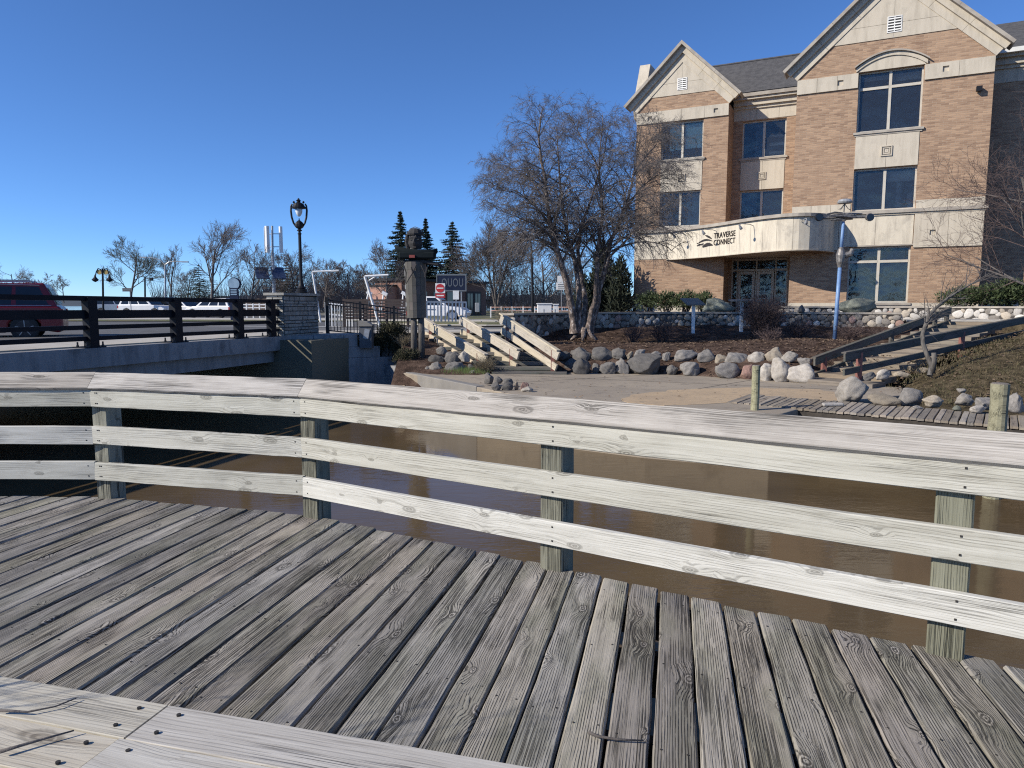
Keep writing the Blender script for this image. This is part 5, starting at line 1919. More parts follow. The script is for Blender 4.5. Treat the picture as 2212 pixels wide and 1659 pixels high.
# ------------------------------------------------------------------ right steps with dark handrails
rsteps = thing('timber_steps', 'long shallow timber steps climbing the right slope to the upper path', 'steps', (8.1, 17.3, -.42))
S0, S1 = Vector((8.0, 17.4)), Vector((15.6, 24.2))
sd_ = (S1 - S0).normalized()
sn_ = Vector((sd_.y, -sd_.x))
nst = 14
for i in range(nst):
    k = i / (nst - 1)
    c = S0 + (S1 - S0) * k
    z = -0.32 + 1.27 * k
    a, b_ = c - sn_ * 0.95, c + sn_ * 1.0
    plank('tread', (a.x, a.y, z), (b_.x, b_.y, z), 0.80, 0.15, (0, 0, 1), MAT['step'], rsteps, sr_, seg=4, rough=.006)


def grey_rail(label, pts, off, posts, bh=0.19, gap=0.36):
    root = thing('handrail', label, 'handrail', (pts[0].x, pts[0].y, pts[0].z - 1), group='handrails of the right steps')
    q = random.Random(len(label))
    a, b_ = pts
    d = b_ - a
    hd = Vector((d.x, d.y, 0)).normalized()
    nn = Vector((hd.y, -hd.x, 0))
    for dz, hh in ((0, bh), (-gap, bh * .8)):
        plank('rail_board', a + Vector((0, 0, dz)) + nn * .05, b_ + Vector((0, 0, dz)) + nn * .05, hh, .05, nn, MAT['greyrail'], root, q, seg=10, rough=.004)
    plank('rail_cap', a + Vector((0, 0, bh / 2 + .03)), b_ + Vector((0, 0, bh / 2 + .03)), .12, .035, Vector((0, 0, 1)) - d.normalized() * d.normalized().z, MAT['greyrail'], root, q, seg=8, rough=.003)
    for k in posts:
        p = a + d * k
        MB().bb(p.x - .055, p.x + .055, p.y - .055, p.y + .055, min(H(p.x, p.y), p.z - .6) - .1, p.z + .04).build('post', MAT['redpost'] if k < .5 else MAT['greyrail'], root)


grey_rail('upper dark wooden handrail of the right steps, nearest the building', [at(1757, 782, 18.1), at(2052, 672, 24.6)], 0, (.06, .5, .86, .97))
grey_rail('lower grey wooden handrail of the right steps, nearest the slope', [at(1822, 772, 16.9), at(2330, 668, 24.0)], 0, (.05, .42, .72))

# ------------------------------------------------------------------ reading panels, blue art pole
def reading_panel(px, ytop, ybot, D, tilt, label):
    b_ = at(px, ybot, D)
    t = at(px, ytop, D)
    root = thing('information_panel', label, 'information panel', b_, group='information panels before the stone wall')
    MB().bb(b_.x - .055, b_.x + .055, b_.y - .045, b_.y + .045, b_.z - .15, t.z - .02).build('post', MAT['white'], root)
    M = Matrix.Rotation(R(tilt[1]), 3, 'Z') @ Matrix.Rotation(R(tilt[0]), 3, 'X')
    pn = MB().box(t, (0.80, 0.5, 0.035), M).build('panel', MAT['concrete'], root)
    MB().box(t + M @ Vector((0, 0, .022)), (0.76, 0.46, 0.008), M).build('printed_face', MAT['concrete'], pn)


reading_panel(1497, 652, 711, 25.6, (28, 24), 'tilted information panel on a white post, left of the pair before the wall')
reading_panel(1601, 649, 708, 25.4, (4, -8), 'level-topped information panel on a white post, right of the pair before the wall')

bp0, bp1 = at(1803, 722, 24.2), at(1822, 478, 24.4)
art = thing('art_pole', 'slender blue painted pole carrying a scrap-metal lamp sculpture', 'sculpture', bp0)
mid = at(1815, 553, 24.35)
MB().tube([bp0 - Vector((0, 0, .3)), at(1814.4, 575, 24.3)], [0.068, 0.062], 12).build('lower_pole', MAT['blueart'], art, smooth=True)
MB().tube([at(1817, 540, 24.35), bp1], [0.056, 0.046], 12).build('upper_pole', MAT['blueart'], art, smooth=True)
MB().tube([at(1814, 578, 24.3), at(1815, 566, 24.3), at(1816, 552, 24.3), at(1817, 540, 24.35), at(1817.5, 534, 24.35)], [.065, .125, .15, .11, .06], 12).build('pipe_fitting', MAT['scrap'], art)
MB().tube([mid, mid + Vector((.3, -.1, .06)), mid + Vector((.36, -.1, .22))], [.11, .1, .07], 10).build('pipe_elbow', MAT['scrap'], art)
y0 = at(1822, 470, 24.4)
mb = MB()
ar = random.Random(2)
for i in range(9):
    a = Vector((ar.uniform(-.75, -.1), ar.uniform(-.15, .15), ar.uniform(-.1, .14)))
    b_ = a + Vector((ar.uniform(.5, .9), ar.uniform(-.1, .1), ar.uniform(-.06, .1)))
    mb.tube([y0 + a, y0 + (a + b_) / 2 + Vector((0, 0, .03)), y0 + b_], [.02, .04, .02], 6)
mb.tube([y0 + Vector((-.78, 0, -.02)), y0 + Vector((.8, 0, .02))], .04, 8)
mb.build('cross_arm', MAT['scrap'], art)
for sx_, kk in ((-.85, 'black'), (.85, 'scrap')):
    c = y0 + Vector((sx_, 0, 0.02))
    lm = MB().tube([c + Vector((0, .12, 0)), c + Vector((0, .05, 0)), c + Vector((0, -.08, -.02)), c + Vector((0, -.12, -.02))], [.04, .11, .135, .13], 14).build('lamp', MAT[kk], art)
    MB().tube([c + Vector((0, -.121, -.02)), c + Vector((0, -.128, -.02))], [.12, .11], 14).build('lens', MAT['carglass'], lm)
MB().tube([y0 + Vector((0, 0, .05)), y0 + Vector((.02, 0, .48))], .02, 6).build('finial_rod', MAT['scrap'], art)
MB().lathe([(.02, -.02), (.22, 0), (.24, .05), (.19, .12), (.05, .15)], y0 + Vector((.02, 0, .47)), 14).build('cap_dish', MAT['galv'], art, smooth=False)
for a in range(4):
    t = a * 1.57 + .4
    c = y0 + Vector((.02, 0, .46))
    MB().tube([c, c + Vector((math.cos(t) * .15, math.sin(t) * .1, -.16)), c + Vector((math.cos(t) * .24, math.sin(t) * .15, -.2))], .012, 5).build('wire', MAT['scrap'], art)

# ------------------------------------------------------------------ bridge
bdir = Vector((0.290, 0.957))
bper = Vector((-0.957, 0.290))
PE = Vector((-7.0, 20.95))       # far end of the railing at the pier
bridge = thing('bridge', 'grey concrete road bridge over the river on the left', 'bridge', (PE.x, PE.y, 0))


def bp_(s, w, z):
    p = PE + bdir * s + bper * w
    return (p.x, p.y, z)


def bbox_(mb, s0, s1, w0, w1, z00, z01, z10, z11):
    """box along the bridge; heights z00..z01 at s0 and z10..z11 at s1"""
    mb.add([bp_(s0, w0, z00), bp_(s1, w0, z10), bp_(s1, w1, z10), bp_(s0, w1, z00), bp_(s0, w0, z01), bp_(s1, w0, z11), bp_(s1, w1, z11), bp_(s0, w1, z01)],
           [(0, 3, 2, 1), (4, 5, 6, 7), (0, 1, 5, 4), (2, 3, 7, 6), (0, 4, 7, 3), (1, 2, 6, 5)])
    return mb


SB = -34.0
zf, zn = 0.585, 0.70     # deck edge height at the far end and 20 m back
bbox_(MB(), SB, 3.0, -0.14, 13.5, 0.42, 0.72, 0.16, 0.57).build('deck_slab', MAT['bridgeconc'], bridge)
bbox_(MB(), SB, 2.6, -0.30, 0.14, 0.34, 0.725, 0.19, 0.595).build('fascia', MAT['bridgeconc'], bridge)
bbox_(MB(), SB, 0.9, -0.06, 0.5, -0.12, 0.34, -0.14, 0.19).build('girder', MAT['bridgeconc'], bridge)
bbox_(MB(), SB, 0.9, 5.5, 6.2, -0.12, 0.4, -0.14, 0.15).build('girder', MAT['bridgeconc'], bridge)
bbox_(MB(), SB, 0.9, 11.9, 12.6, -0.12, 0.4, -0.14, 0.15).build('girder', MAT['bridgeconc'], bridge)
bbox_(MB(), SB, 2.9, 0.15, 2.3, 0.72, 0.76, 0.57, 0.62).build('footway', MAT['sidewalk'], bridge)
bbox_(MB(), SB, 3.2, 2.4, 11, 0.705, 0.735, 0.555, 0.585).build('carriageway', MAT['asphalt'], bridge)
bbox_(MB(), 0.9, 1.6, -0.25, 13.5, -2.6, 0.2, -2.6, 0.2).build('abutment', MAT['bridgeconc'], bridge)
# railing
brl = thing('bridge_railing', 'black steel railing with four rails along the concrete bridge', 'railing', bp_(-6, 0, 0.62))


def bz(s):
    return 0.60 - 0.0042 * s


post_s = [-0.28, -1.72, -4.0, -6.4, -8.8, -11.2, -13.6, -16]
for s in post_s:
    z = bz(s)
    p = bbox_(MB(), s - .11, s + .11, -.20, -.02, z, z + 1.04, z, z + 1.04).build('post', MAT['iron'], brl)
    bbox_(MB(), s - .24, s + .24, -.24, .10, z - .004, z + .022, z - .004, z + .022).build('base_plate', MAT['iron'], p)
    for ds in (-.19, .19):
        for w in (-.2, .06):
            q = bp_(s + ds, w, z + .02)
            MB().lathe([(.028, 0), (.028, .035), (.018, .04), (.018, .10), (.005, .105)], q, 7).build('anchor_bolt', MAT['bolt'], p)
for (z0, z1, w0, w1) in ((.97, 1.07, -.14, .02), (.60, .78, -.12, -.0), (.375, .465, -.12, -.0), (.145, .235, -.12, -.0)):
    bbox_(MB(), SB, 0.12, w0, w1, bz(SB) + z0, bz(SB) + z1, bz(0) + z0, bz(0) + z1).build('rail', MAT['iron'], brl)

# ledge-stone pier with the lamp
pier = thing('stone_pier', 'coursed ledge-stone pier at the end of the bridge railing', 'pier', bp_(1.0, 0.1, 0.6))
z0p, z1p = 0.585, 1.80
s0p, s1p, w0p, w1p = 0.12, 1.95, -0.26, 0.30
bbox_(MB(), s0p, s1p, w0p, w1p, z0p - .05, z1p, z0p - .05, z1p).build('mortar_core', MAT['mortar'], pier)
lr2 = random.Random(14)


def ledge_face(fn, length, n_out):
    z = z0p
    while z < z1p - .04:
        h = min(lr2.choice((.07, .09, .11, .14)), z1p - z)
        x = 0.0
        while x < length - .02:
            w = min(lr2.uniform(.14, .42), length - x)
            if length - x - w < .1:
                w = length - x
            o = lr2.uniform(.012, .045)
            mb = MB()
            g = .007
            q = []
            for (xx, zz) in ((x + g, z + g), (x + w - g, z + g), (x + w - g, z + h - g), (x + g, z + h - g)):
                q.append(fn(xx + lr2.uniform(-.006, .006), zz + lr2.uniform(-.004, .004), -0.01))
            for (xx, zz) in ((x + g + .008, z + g + .006), (x + w - g - .008, z + g + .006), (x + w - g - .008, z + h - g - .006), (x + g + .008, z + h - g - .006)):
                q.append(fn(xx, zz, o + lr2.uniform(-.008, .008)))
            mb.add(q, [(4, 5, 6, 7), (0, 1, 5, 4), (1, 2, 6, 5), (2, 3, 7, 6), (3, 0, 4, 7)])
            mb.build('ledge_stone', MAT['ledge'], pier)
            x += w
        z += h


ledge_face(lambda x, z, o: bp_(s0p + x, w0p - o, z), s1p - s0p, 0)
ledge_face(lambda x, z, o: bp_(s0p - o, w1p - x, z), w1p - w0p, 0)
ledge_face(lambda x, z, o: bp_(s1p + o, w0p + x, z), w1p - w0p, 0)
for a, b_ in ((s0p - .07, s0p + .60), (s0p + .61, s0p + 1.28), (s0p + 1.29, s1p + .07)):
    bbox_(MB(), a, b_, w0p - .07, w1p + .07, z1p, z1p + .075, z1p, z1p + .075).build('cap_stone', MAT['ledge'], pier)

# ornamental lamp on the pier
lp = Vector(bp_(1.5, 0.02, z1p + .075))
lamp = thing('street_lamp', 'black ornamental lamp with lyre-shaped frame standing on the stone pier', 'street lamp', lp)
MB().lathe([(.20, 0), (.20, .03), (.21, .06), (.17, .09), (.175, .13), (.13, .16), (.145, .19), (.10, .25), (.075, .33), (.06, .42)], lp, 16).build('base', MAT['black'], lamp, smooth=False)
MB().lathe([(.06, .42), (.058, .8), (.05, 1.95), (.065, 1.96), (.065, 1.99), (.045, 2.0), (.04, 2.05), (.085, 2.07), (.085, 2.09), (.05, 2.12), (.06, 2.16)], lp, 12).build('shaft', MAT['black'], lamp)
MB().lathe([(.06, 2.14), (.10, 2.16), (.145, 2.20), (.15, 2.27), (.12, 2.34), (.05, 2.40), (.02, 2.42), (.015, 2.48)], lp, 10).build('lower_bowl', MAT['black'], lamp)
for sg in (-1, 1):
    MB().tube([lp + Vector((sg * .12, 0, 2.22)), lp + Vector((sg * .19, 0, 2.33)), lp + Vector((sg * .245, 0, 2.52)), lp + Vector((sg * .265, 0, 2.72)), lp + Vector((sg * .255, 0, 2.88)), lp + Vector((sg * .215, 0, 2.95))], [.028, .032, .034, .034, .03, .026], 8).build('frame_arm', MAT['black'], lamp)
    MB().lathe([(.005, -.04), (.035, -.02), (.04, 0), (.03, .03), (.005, .045)], lp + Vector((sg * .16, 0, 3.0)), 10).build('ball_finial', MAT['black'], lamp)
MB().lathe([(.10, 2.78), (.23, 2.80), (.235, 2.83), (.20, 2.88), (.16, 2.95), (.06, 3.0), (.05, 3.02), (.085, 3.05), (.04, 3.09), (.03, 3.12), (.005, 3.14)], lp, 14).build('hood', MAT['black'], lamp)
MB().lathe([(.005, 2.53), (.05, 2.56), (.09, 2.62), (.115, 2.70), (.115, 2.785)], lp, 14).build('globe', MAT['globe'], lamp, smooth=True)

for o_ in [lamp]:
    o_.scale = (.93, .93, .93)

# stepped wing wall by the bridge end
ww = thing('wing_wall', 'shaded stepped concrete wing wall beside the bridge abutment', 'wall', (-5.4, 20.6, -1.0))
wq0, wdv = Vector((-6.0, 21.5)), Vector((0.875, 0.484))
wpv = Vector((-0.484, 0.875))


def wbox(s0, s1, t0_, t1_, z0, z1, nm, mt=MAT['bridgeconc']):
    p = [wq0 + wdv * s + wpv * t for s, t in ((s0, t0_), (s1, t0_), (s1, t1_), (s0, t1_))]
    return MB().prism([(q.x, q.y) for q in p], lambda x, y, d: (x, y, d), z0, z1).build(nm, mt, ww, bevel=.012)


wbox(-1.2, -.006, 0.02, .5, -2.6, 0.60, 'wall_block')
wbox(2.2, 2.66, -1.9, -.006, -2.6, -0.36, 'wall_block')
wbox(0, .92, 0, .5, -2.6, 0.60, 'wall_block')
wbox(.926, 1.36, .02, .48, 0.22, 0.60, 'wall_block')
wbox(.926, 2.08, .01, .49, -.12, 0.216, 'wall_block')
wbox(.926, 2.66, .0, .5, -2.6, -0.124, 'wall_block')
# rusty stain on the block
st_ = MB()
srr = random.Random(8)
for (a, b_, c, d) in ((.18, .24, -.28, .46), (.52, .6, -.1, .46), (.24, .52, .3, .48), (.28, .33, -.2, .3), (.4, .5, -.32, .3)):
    p, q = wq0 + wdv * a + wpv * -.004, wq0 + wdv * b_ + wpv * -.004
    st_.add([(p.x, p.y, c), (q.x, q.y, c + .03), (q.x, q.y, d), (p.x, p.y, d - .02)], [(0, 1, 2, 3)])
st_.build('rust_stain', MAT['stain'], ww)
# low sea-wall kerb running from the wing wall to the plaza corner
k0, k1 = Vector((-3.35, 21.0)), Vector((-.75, 16.8))
tag(MB().beam((k0.x, k0.y, -1.1), (k1.x, k1.y, -1.1), .24, 1.4).build('sea_wall', MAT['concrete'], org=(-2, 18.8, -1), bevel=.02), 'low concrete sea wall between wing wall and plaza', 'wall')

# black picket fence from the pier to the left steps
fence = thing('picket_fence', 'black metal picket fence stepping down from the stone pier', 'fence', (-4.5, 21.8, .6))
fp = [(706, 646, 717, 23.2), (777.6, 655, 724, 23.3), (851, 665, 731, 23.4), (889, 671, 737, 23.4)]
for i, (px, yt, yb, D) in enumerate(fp):
    t, b_ = at(px, yt - 2, D), at(px, yb, D)
    w = .05 if i == 0 else .035
    MB().bb(t.x - w, t.x + w, t.y - w, t.y + w, b_.z - .1, t.z + .03).build('post', MAT['black'], fence)
for (xa, ta, ba, Da), (xb, tb, bb_, Db) in zip(fp[:-1], fp[1:]):
    A, B, A2, B2 = at(xa, ta, Da), at(xb, tb, Db), at(xa, ba - 2, Da), at(xb, bb_ - 2, Db)
    for k in (0.02, .16, .98):
        MB().beam(A + (A2 - A) * k, B + (B2 - B) * k, .03, .035).build('rail', MAT['black'], fence)
    n = int((xb - xa) / 7.0)
    for j in range(1, n):
        k = j / n
        p, q = A + (B - A) * k, A2 + (B2 - A2) * k
        MB().bb(p.x - .011, p.x + .011, p.y - .011, p.y + .011, q.z, p.z).build('picket', MAT['black'], fence)
# litter bin in front of the fence
bn_ = at(792, 745, 22.2)
bin_ = thing('litter_bin', 'grey litter bin with sloped lid in front of the picket fence', 'bin', bn_)
MB().prism([(-.19, -.17), (.19, -.17), (.19, .17), (-.19, .17)], lambda x, y, d: (bn_.x + x * (1 if d < bn_.z + .3 else 1.05), bn_.y + y, d), bn_.z - .1, bn_.z + .58).build('body', MAT['bin'], bin_, bevel=.015)
MB().prism([(-.22, 0), (.22, 0), (.22, .04), (.05, .14), (-.22, .17)], lambda x, y, d: (bn_.x + x, bn_.y + d, bn_.z + .585 + y), -.2, .2).build('lid', MAT['concrete'], bin_)
MB().box((bn_.x + .04, bn_.y - .185, bn_.z + .35), (.16, .02, .3), Matrix.Rotation(R(12), 3, 'Y')).build('flap', MAT['galv'], bin_)
# ------------------------------------------------------------------ carved figure on log legs
FD = 21.5
fb = at(902, 768, FD)
fig = thing('wooden_figure', 'tall carved wooden figure in a pale board robe standing on two log legs', 'sculpture', fb)


def fx(px):
    return at(px, 660, FD).x


def fz(py):
    return at(902, py, FD).z


for px in (893, 909):
    MB().tube([(fx(px), FD, fz(775) - .3), (fx(px) + .01, FD, fz(720)), (fx(px), FD, fz(680))], [.105, .10, .09], 10).build('log_leg', MAT['log'], fig, smooth=True)
# robe: a tapered, faceted shell of boards
tz, bz_ = fz(566), fz(687)
rows = 7
ncol = 5
xl, xr = fx(874.5), fx(919)
for j in range(rows):
    za, zb = bz_ + (tz - bz_) * j / rows, bz_ + (tz - bz_) * (j + 1) / rows
    for i in range(ncol):
        ka, kb = i / ncol, (i + 1) / ncol

        def rp(k, z):
            u = (z - bz_) / (tz - bz_)
            wl_ = xl + .03 * (1 - u) * 3 * .6
            x = wl_ + (xr - wl_) * k
            y = FD - .28 * math.sin(math.pi * (0.12 + 0.8 * k)) + .05
            return (x, y, z)
        g = .004
        A, B, C, D_ = rp(ka + g, za + .004), rp(kb - g, za + .004), rp(kb - g, zb), rp(ka + g, zb)
        mb = MB()
        bk = [(q[0], q[1] + .05, q[2]) for q in (A, B, C, D_)]
        mb.add([A, B, C, D_] + bk, [(0, 1, 2, 3), (5, 4, 7, 6), (0, 4, 5, 1), (2, 6, 7, 3), (0, 3, 7, 4), (1, 5, 6, 2)])
        key = 'robe'
        if i in (1, 2, 3) and (i * 3 + j * 5) % 4 == 0:
            key = 'robedark'
        mb.build('robe_board', MAT[key], fig)
# side strip of coloured patches
for j, key in enumerate(('robered', 'robe', 'robewhite', 'robedark', 'robewhite', 'robedark', 'robewhite', 'robe', 'robedark', 'robewhite', 'robewhite', 'robewhite')):
    za, zb = bz_ + .08 + (tz - bz_ - .1) * j / 12, bz_ + .08 + (tz - bz_ - .1) * (j + 1) / 12
    u = j / 12
    x0 = fx(876) + .05 * (1 - u) * .6
    MB().bb(x0 - .01, x0 + .13, FD - .075, FD - .03, za + .003, zb).build('colour_patch', MAT[key], fig)
MB().bb(fx(875), fx(918), FD + .05, FD + .35, bz_ + .02, tz).build('robe_back', MAT['robedark'], fig)
# antler-like branches laid on the chest
for pts in (((876, 571), (882, 590), (881, 612)), ((904, 572), (896, 590), (886, 606), (882, 614)), ((896, 590), (893, 578)), ((914, 574), (921, 590), (922, 600)), ((927, 578), (924, 590), (922, 600))):
    MB().tube([(fx(a), FD - .34, fz(b_)) for a, b_ in pts], [.022 - .004 * i for i in range(len(pts))], 6).build('branch', MAT['carved'], fig)
# canoe carried across the shoulders
cn = MB()
L0, L1 = fx(856), fx(946)
ns, nc = 15, 7
for i in range(ns):
    k = i / (ns - 1)
    x = L0 + (L1 - L0) * k
    bulge = math.sin(math.pi * min(1, max(0, .04 + .92 * k))) ** .45
    zc = fz(548) - .10 * k
    for j in range(nc):
        t = math.pi * (j / (nc - 1))
        cn.v.append((x, FD - .22 * bulge * math.cos(t) , zc + .16 - .34 * bulge * math.sin(t) + .09 * (abs(2 * k - 1) ** 3)))
for i in range(ns - 1):
    for j in range(nc - 1):
        a = i * nc + j
        cn.f.append((a, a + 1, a + nc + 1, a + nc))
hull = cn.build('canoe_hull', MAT['canoe'], fig, smooth=True)
md = hull.modifiers.new('solid', 'SOLIDIFY')
md.thickness = .03
MB().bb(L0 + .12, L1 - .05, FD - .2, FD + .2, fz(548) - .16, fz(548) + .05).build('canoe_filling', MAT['canoe'], fig, bevel=.05)
MB().bb(fx(888), fx(900), FD - .26, FD - .2, fz(558), fz(552)).build('red_patch', MAT['robered'], fig)
MB().tube([(fx(872), FD - .05, fz(566)), (fx(915), FD - .05, fz(565)), (fx(948), FD - .05, fz(572)), (fx(958), FD - .02, fz(577))], [.05, .07, .06, .03], 7).build('shoulder_beam', MAT['carved'], fig)
# head: one carved mesh, with nose, brow and cap
v, f = blob(77, ICO3, .1, facets=4)
hx, hz_ = fx(899), fz(521)
hd = []
for q in v:
    x, y, z = q
    x *= .21 * (1.0 + .08 * (z < -.2))
    y *= .24
    zz = z * .38
    if y < 0 and abs(x) < .07 and -.14 < zz < .08:
        y -= .09 * (1 - abs(x) / .07)
    if y < -.05 and .06 < zz < .16:
        y -= .06
    hd.append((hx + x, FD + y, hz_ + zz))
h_ = MB()
h_.add(hd, f)
head = h_.build('head', MAT['carved'], fig)
MB().lathe([(.24, 0), (.25, .05), (.22, .10), (.17, .17), (.05, .21)], (hx, FD, hz_ + .17), 12).build('cap', MAT['carved'], head)
for sx_ in (-.09, .09):
    MB().bb(hx + sx_ - .035, hx + sx_ + .035, FD - .235, FD - .2, hz_ + .02, hz_ + .05).build('eye', MAT['robe'], head)
MB().bb(hx - .05, hx + .05, FD - .235, FD - .2, hz_ - .2, hz_ - .18).build('mouth', MAT['robedark'], head)
MB().tube([(hx - .23, FD, hz_ + .2), (hx - .25, FD, hz_), (hx - .22, FD, hz_ - .3)], [.05, .07, .05], 7).build('hair_braid', MAT['carved'], head)
MB().tube([(hx - .15, FD, hz_ + .36), (hx, FD, hz_ + .42), (hx + .16, FD, hz_ + .36)], .012, 5).build('wire_hoop', MAT['scrap'], head)
for dx in (-.12, -.04, .1, .2, .3):
    v, f = blob(int(40 + dx * 100), ICO2, .2)
    MB().add([(hx + dx + q[0] * .06, FD - .08 + q[1] * .06, fz(541) + q[2] * .05) for q in v], f).build('white_collar_stone', MAT['robewhite'], fig)

# ------------------------------------------------------------------ trees
def limb(mb, p, d, L, r0, r1, rg, seg=6, wob=.12, grav=0.0, n=6):
    """curved tapering limb; returns its points, directions and radii"""
    pts, dirs, rad = [p.copy()], [d.copy()], [r0]
    st = L / seg
    for i in range(seg):
        d = (d + Vector((rg.uniform(-wob, wob), rg.uniform(-wob, wob), rg.uniform(-wob, wob) + grav * (i + 1) / seg))).normalized()
        p = p + d * st
        pts.append(p.copy())
        dirs.append(d.copy())
        rad.append(r0 + (r1 - r0) * (i + 1) / seg)
    mb.tube(pts, rad, n, cap=False)
    return pts, dirs, rad


def perp(d, rg, spread):
    q = Vector((rg.gauss(0, 1), rg.gauss(0, 1), rg.gauss(0, 1)))
    q = q - d * q.dot(d)
    if q.length < 1e-4:
        q = d.orthogonal()
    q.normalize()
    return (d * math.cos(spread) + q * math.sin(spread)).normalized()


def bare_tree(name, label, base, height, width, seed, levels=4, group=None, trunk_r=None, fork=0.3, stems=1, bark='bark', twigm='twigfar', kids=(5, 6, 6, 5), up=0.15, lean=(0, 0), grav=0.0, minr=0.006, spread=(0.75, 0.7, 0.7, .7)):
    rg = random.Random(seed)
    base = Vector(base)
    root = thing(name, label, 'tree', base, group=group)
    tr, tw_ = MB(), MB()
    tr0 = trunk_r or height * 0.022

    def rec(p, d, L, r, lv):
        n = 6 if lv == 0 else (5 if lv == 1 else 3)
        mb = tr if lv <= 1 else tw_
        pts, dirs, rad = limb(mb, p, d, L, r, r * (0.45 if lv == 0 else .3), rg, seg=6 if lv < 2 else 4, wob=.10 + .05 * lv, grav=up * (.6 if lv else 0.1) + (grav if lv >= 2 else 0), n=n)
        if lv >= levels:
            return
        k = kids[min(lv, len(kids) - 1)]
        m = len(pts)
        for j in range(k):
            t = (fork if lv == 0 else .25) + (1 - (fork if lv == 0 else .25)) * (j + rg.random()) / k
            i = min(m - 2, int(t * (m - 1)))
            fr = t * (m - 1) - i
            q = pts[i] + (pts[i + 1] - pts[i]) * fr
            dd = perp(dirs[i], rg, spread[min(lv, 3)] * rg.uniform(.7, 1.25))
            if lv == 0:
                dd = Vector((dd.x * width / height * 1.6, dd.y * width / height * 1.6, abs(dd.z))).normalized()
            ln = L * rg.uniform(.5, .75) * (1.15 - .4 * t) * (0.95 if lv else .95)
            rec(q, dd, ln, max(minr, rad[i] * rg.uniform(.45, .65)), lv + 1)
    for s in range(stems):
        a = 2 * math.pi * s / max(1, stems) + rg.random()
        d = Vector((lean[0] + (.25 * math.cos(a) if stems > 1 else 0), lean[1] + (.25 * math.sin(a) if stems > 1 else 0), 1)).normalized()
        rec(base - Vector((0, 0, .2)), d, height * .74, tr0 * (1 if stems == 1 else .7), 0)
    tr.build('trunk', MAT[bark], root, smooth=True)
    tw_.build('crown', MAT[twigm], root, smooth=True)
    return root


# the multi-stemmed birch in front of the building
def c3b(x, y):
    return (1400 + x / 2.2414) * 0.72005, (260 + y / 2.2414) * 0.72005


BR = 24.3
bb0 = at(1262, 728, BR)
birch = thing('birch_tree', 'leafless multi-stemmed river birch with drooping twigs in front of the building', 'tree', bb0)
bg_ = random.Random(31)
tr, t1_, t2_ = MB(), MB(), MB()
STEMS = [
    ([(735, 1655), (715, 1520), (690, 1380), (640, 1210), (605, 1080), (572, 950), (545, 780), (520, 600), (490, 420), (490, 260), (515, 130)], -.7, .15),
    ([(750, 1655), (755, 1500), (750, 1330), (730, 1180), (700, 1070), (665, 930), (640, 760), (628, 560), (612, 400), (600, 260)], .2, .12),
    ([(765, 1655), (800, 1480), (790, 1380), (765, 1250), (745, 1100), (770, 950), (825, 800), (880, 620), (930, 420), (960, 260)], 1.1, .12),
    ([(815, 1655), (850, 1500), (868, 1400), (875, 1200), (885, 1050), (915, 900), (905, 720), (892, 560), (905, 380), (915, 180)], -.4, .12),
    ([(820, 1655), (862, 1510), (890, 1370), (935, 1190), (980, 1020), (1040, 880), (1095, 730), (1125, 590), (1150, 440), (1170, 290)], .6, .13),
    ([(905, 1290), (960, 1150), (1050, 1060), (1130, 970), (1210, 870), (1290, 830), (1380, 790)], -1.4, .06),
    ([(640, 1210), (600, 1060), (520, 960), (400, 900), (270, 850), (160, 800)], -1.2, .055),
    ([(1060, 840), (1150, 700), (1240, 620), (1340, 570)], -.9, .045),
    ([(1125, 590), (1200, 480), (1270, 390), (1300, 300)], .3, .04),
    ([(545, 780), (440, 640), (320, 560), (190, 520)], .8, .045),
    ([(572, 950), (450, 780), (320, 710), (180, 690)], -.5, .045),
    ([(892, 560), (820, 420), (760, 320), (720, 250)], .9, .04),
]


def droop(mb, p, d, L, r, rg, seg, n=3, g=.32, wob=.09):
    pts, dirs = [p.copy()], [d.copy()]
    st = L / seg
    for i in range(seg):
        d = (d + Vector((rg.uniform(-wob, wob), rg.uniform(-wob, wob), rg.uniform(-wob, wob) - g * (i / seg)))).normalized()
        p = p + d * st
        pts.append(p.copy())
        dirs.append(d.copy())
    mb.tube(pts, [r * (1 - .75 * i / seg) for i in range(seg + 1)], n, cap=False)
    return pts, dirs


def spray(p, d, L, r, lv):
    mb = t1_ if lv == 1 else t2_
    pts, dirs = droop(mb, p, d, L, r, bg_, (7, 6, 4)[lv - 1], 4 if lv == 1 else 3, g=(.42, .5, .6)[lv - 1], wob=(.07, .09, .11)[lv - 1])
    if lv == 3:
        return
    k = 13 if lv == 1 else 11
    for j in range(k):
        t = .12 + .88 * (j + bg_.random()) / k
        i = min(len(pts) - 2, int(t * (len(pts) - 1)))
        q = pts[i].lerp(pts[i + 1], bg_.random())
        dd = perp(dirs[i], bg_, bg_.uniform(.45, 1.15))
        spray(q, dd.normalized(), L * bg_.uniform(.36, .58) * (1.1 - .35 * t), max(.0038, r * .42), lv + 1)


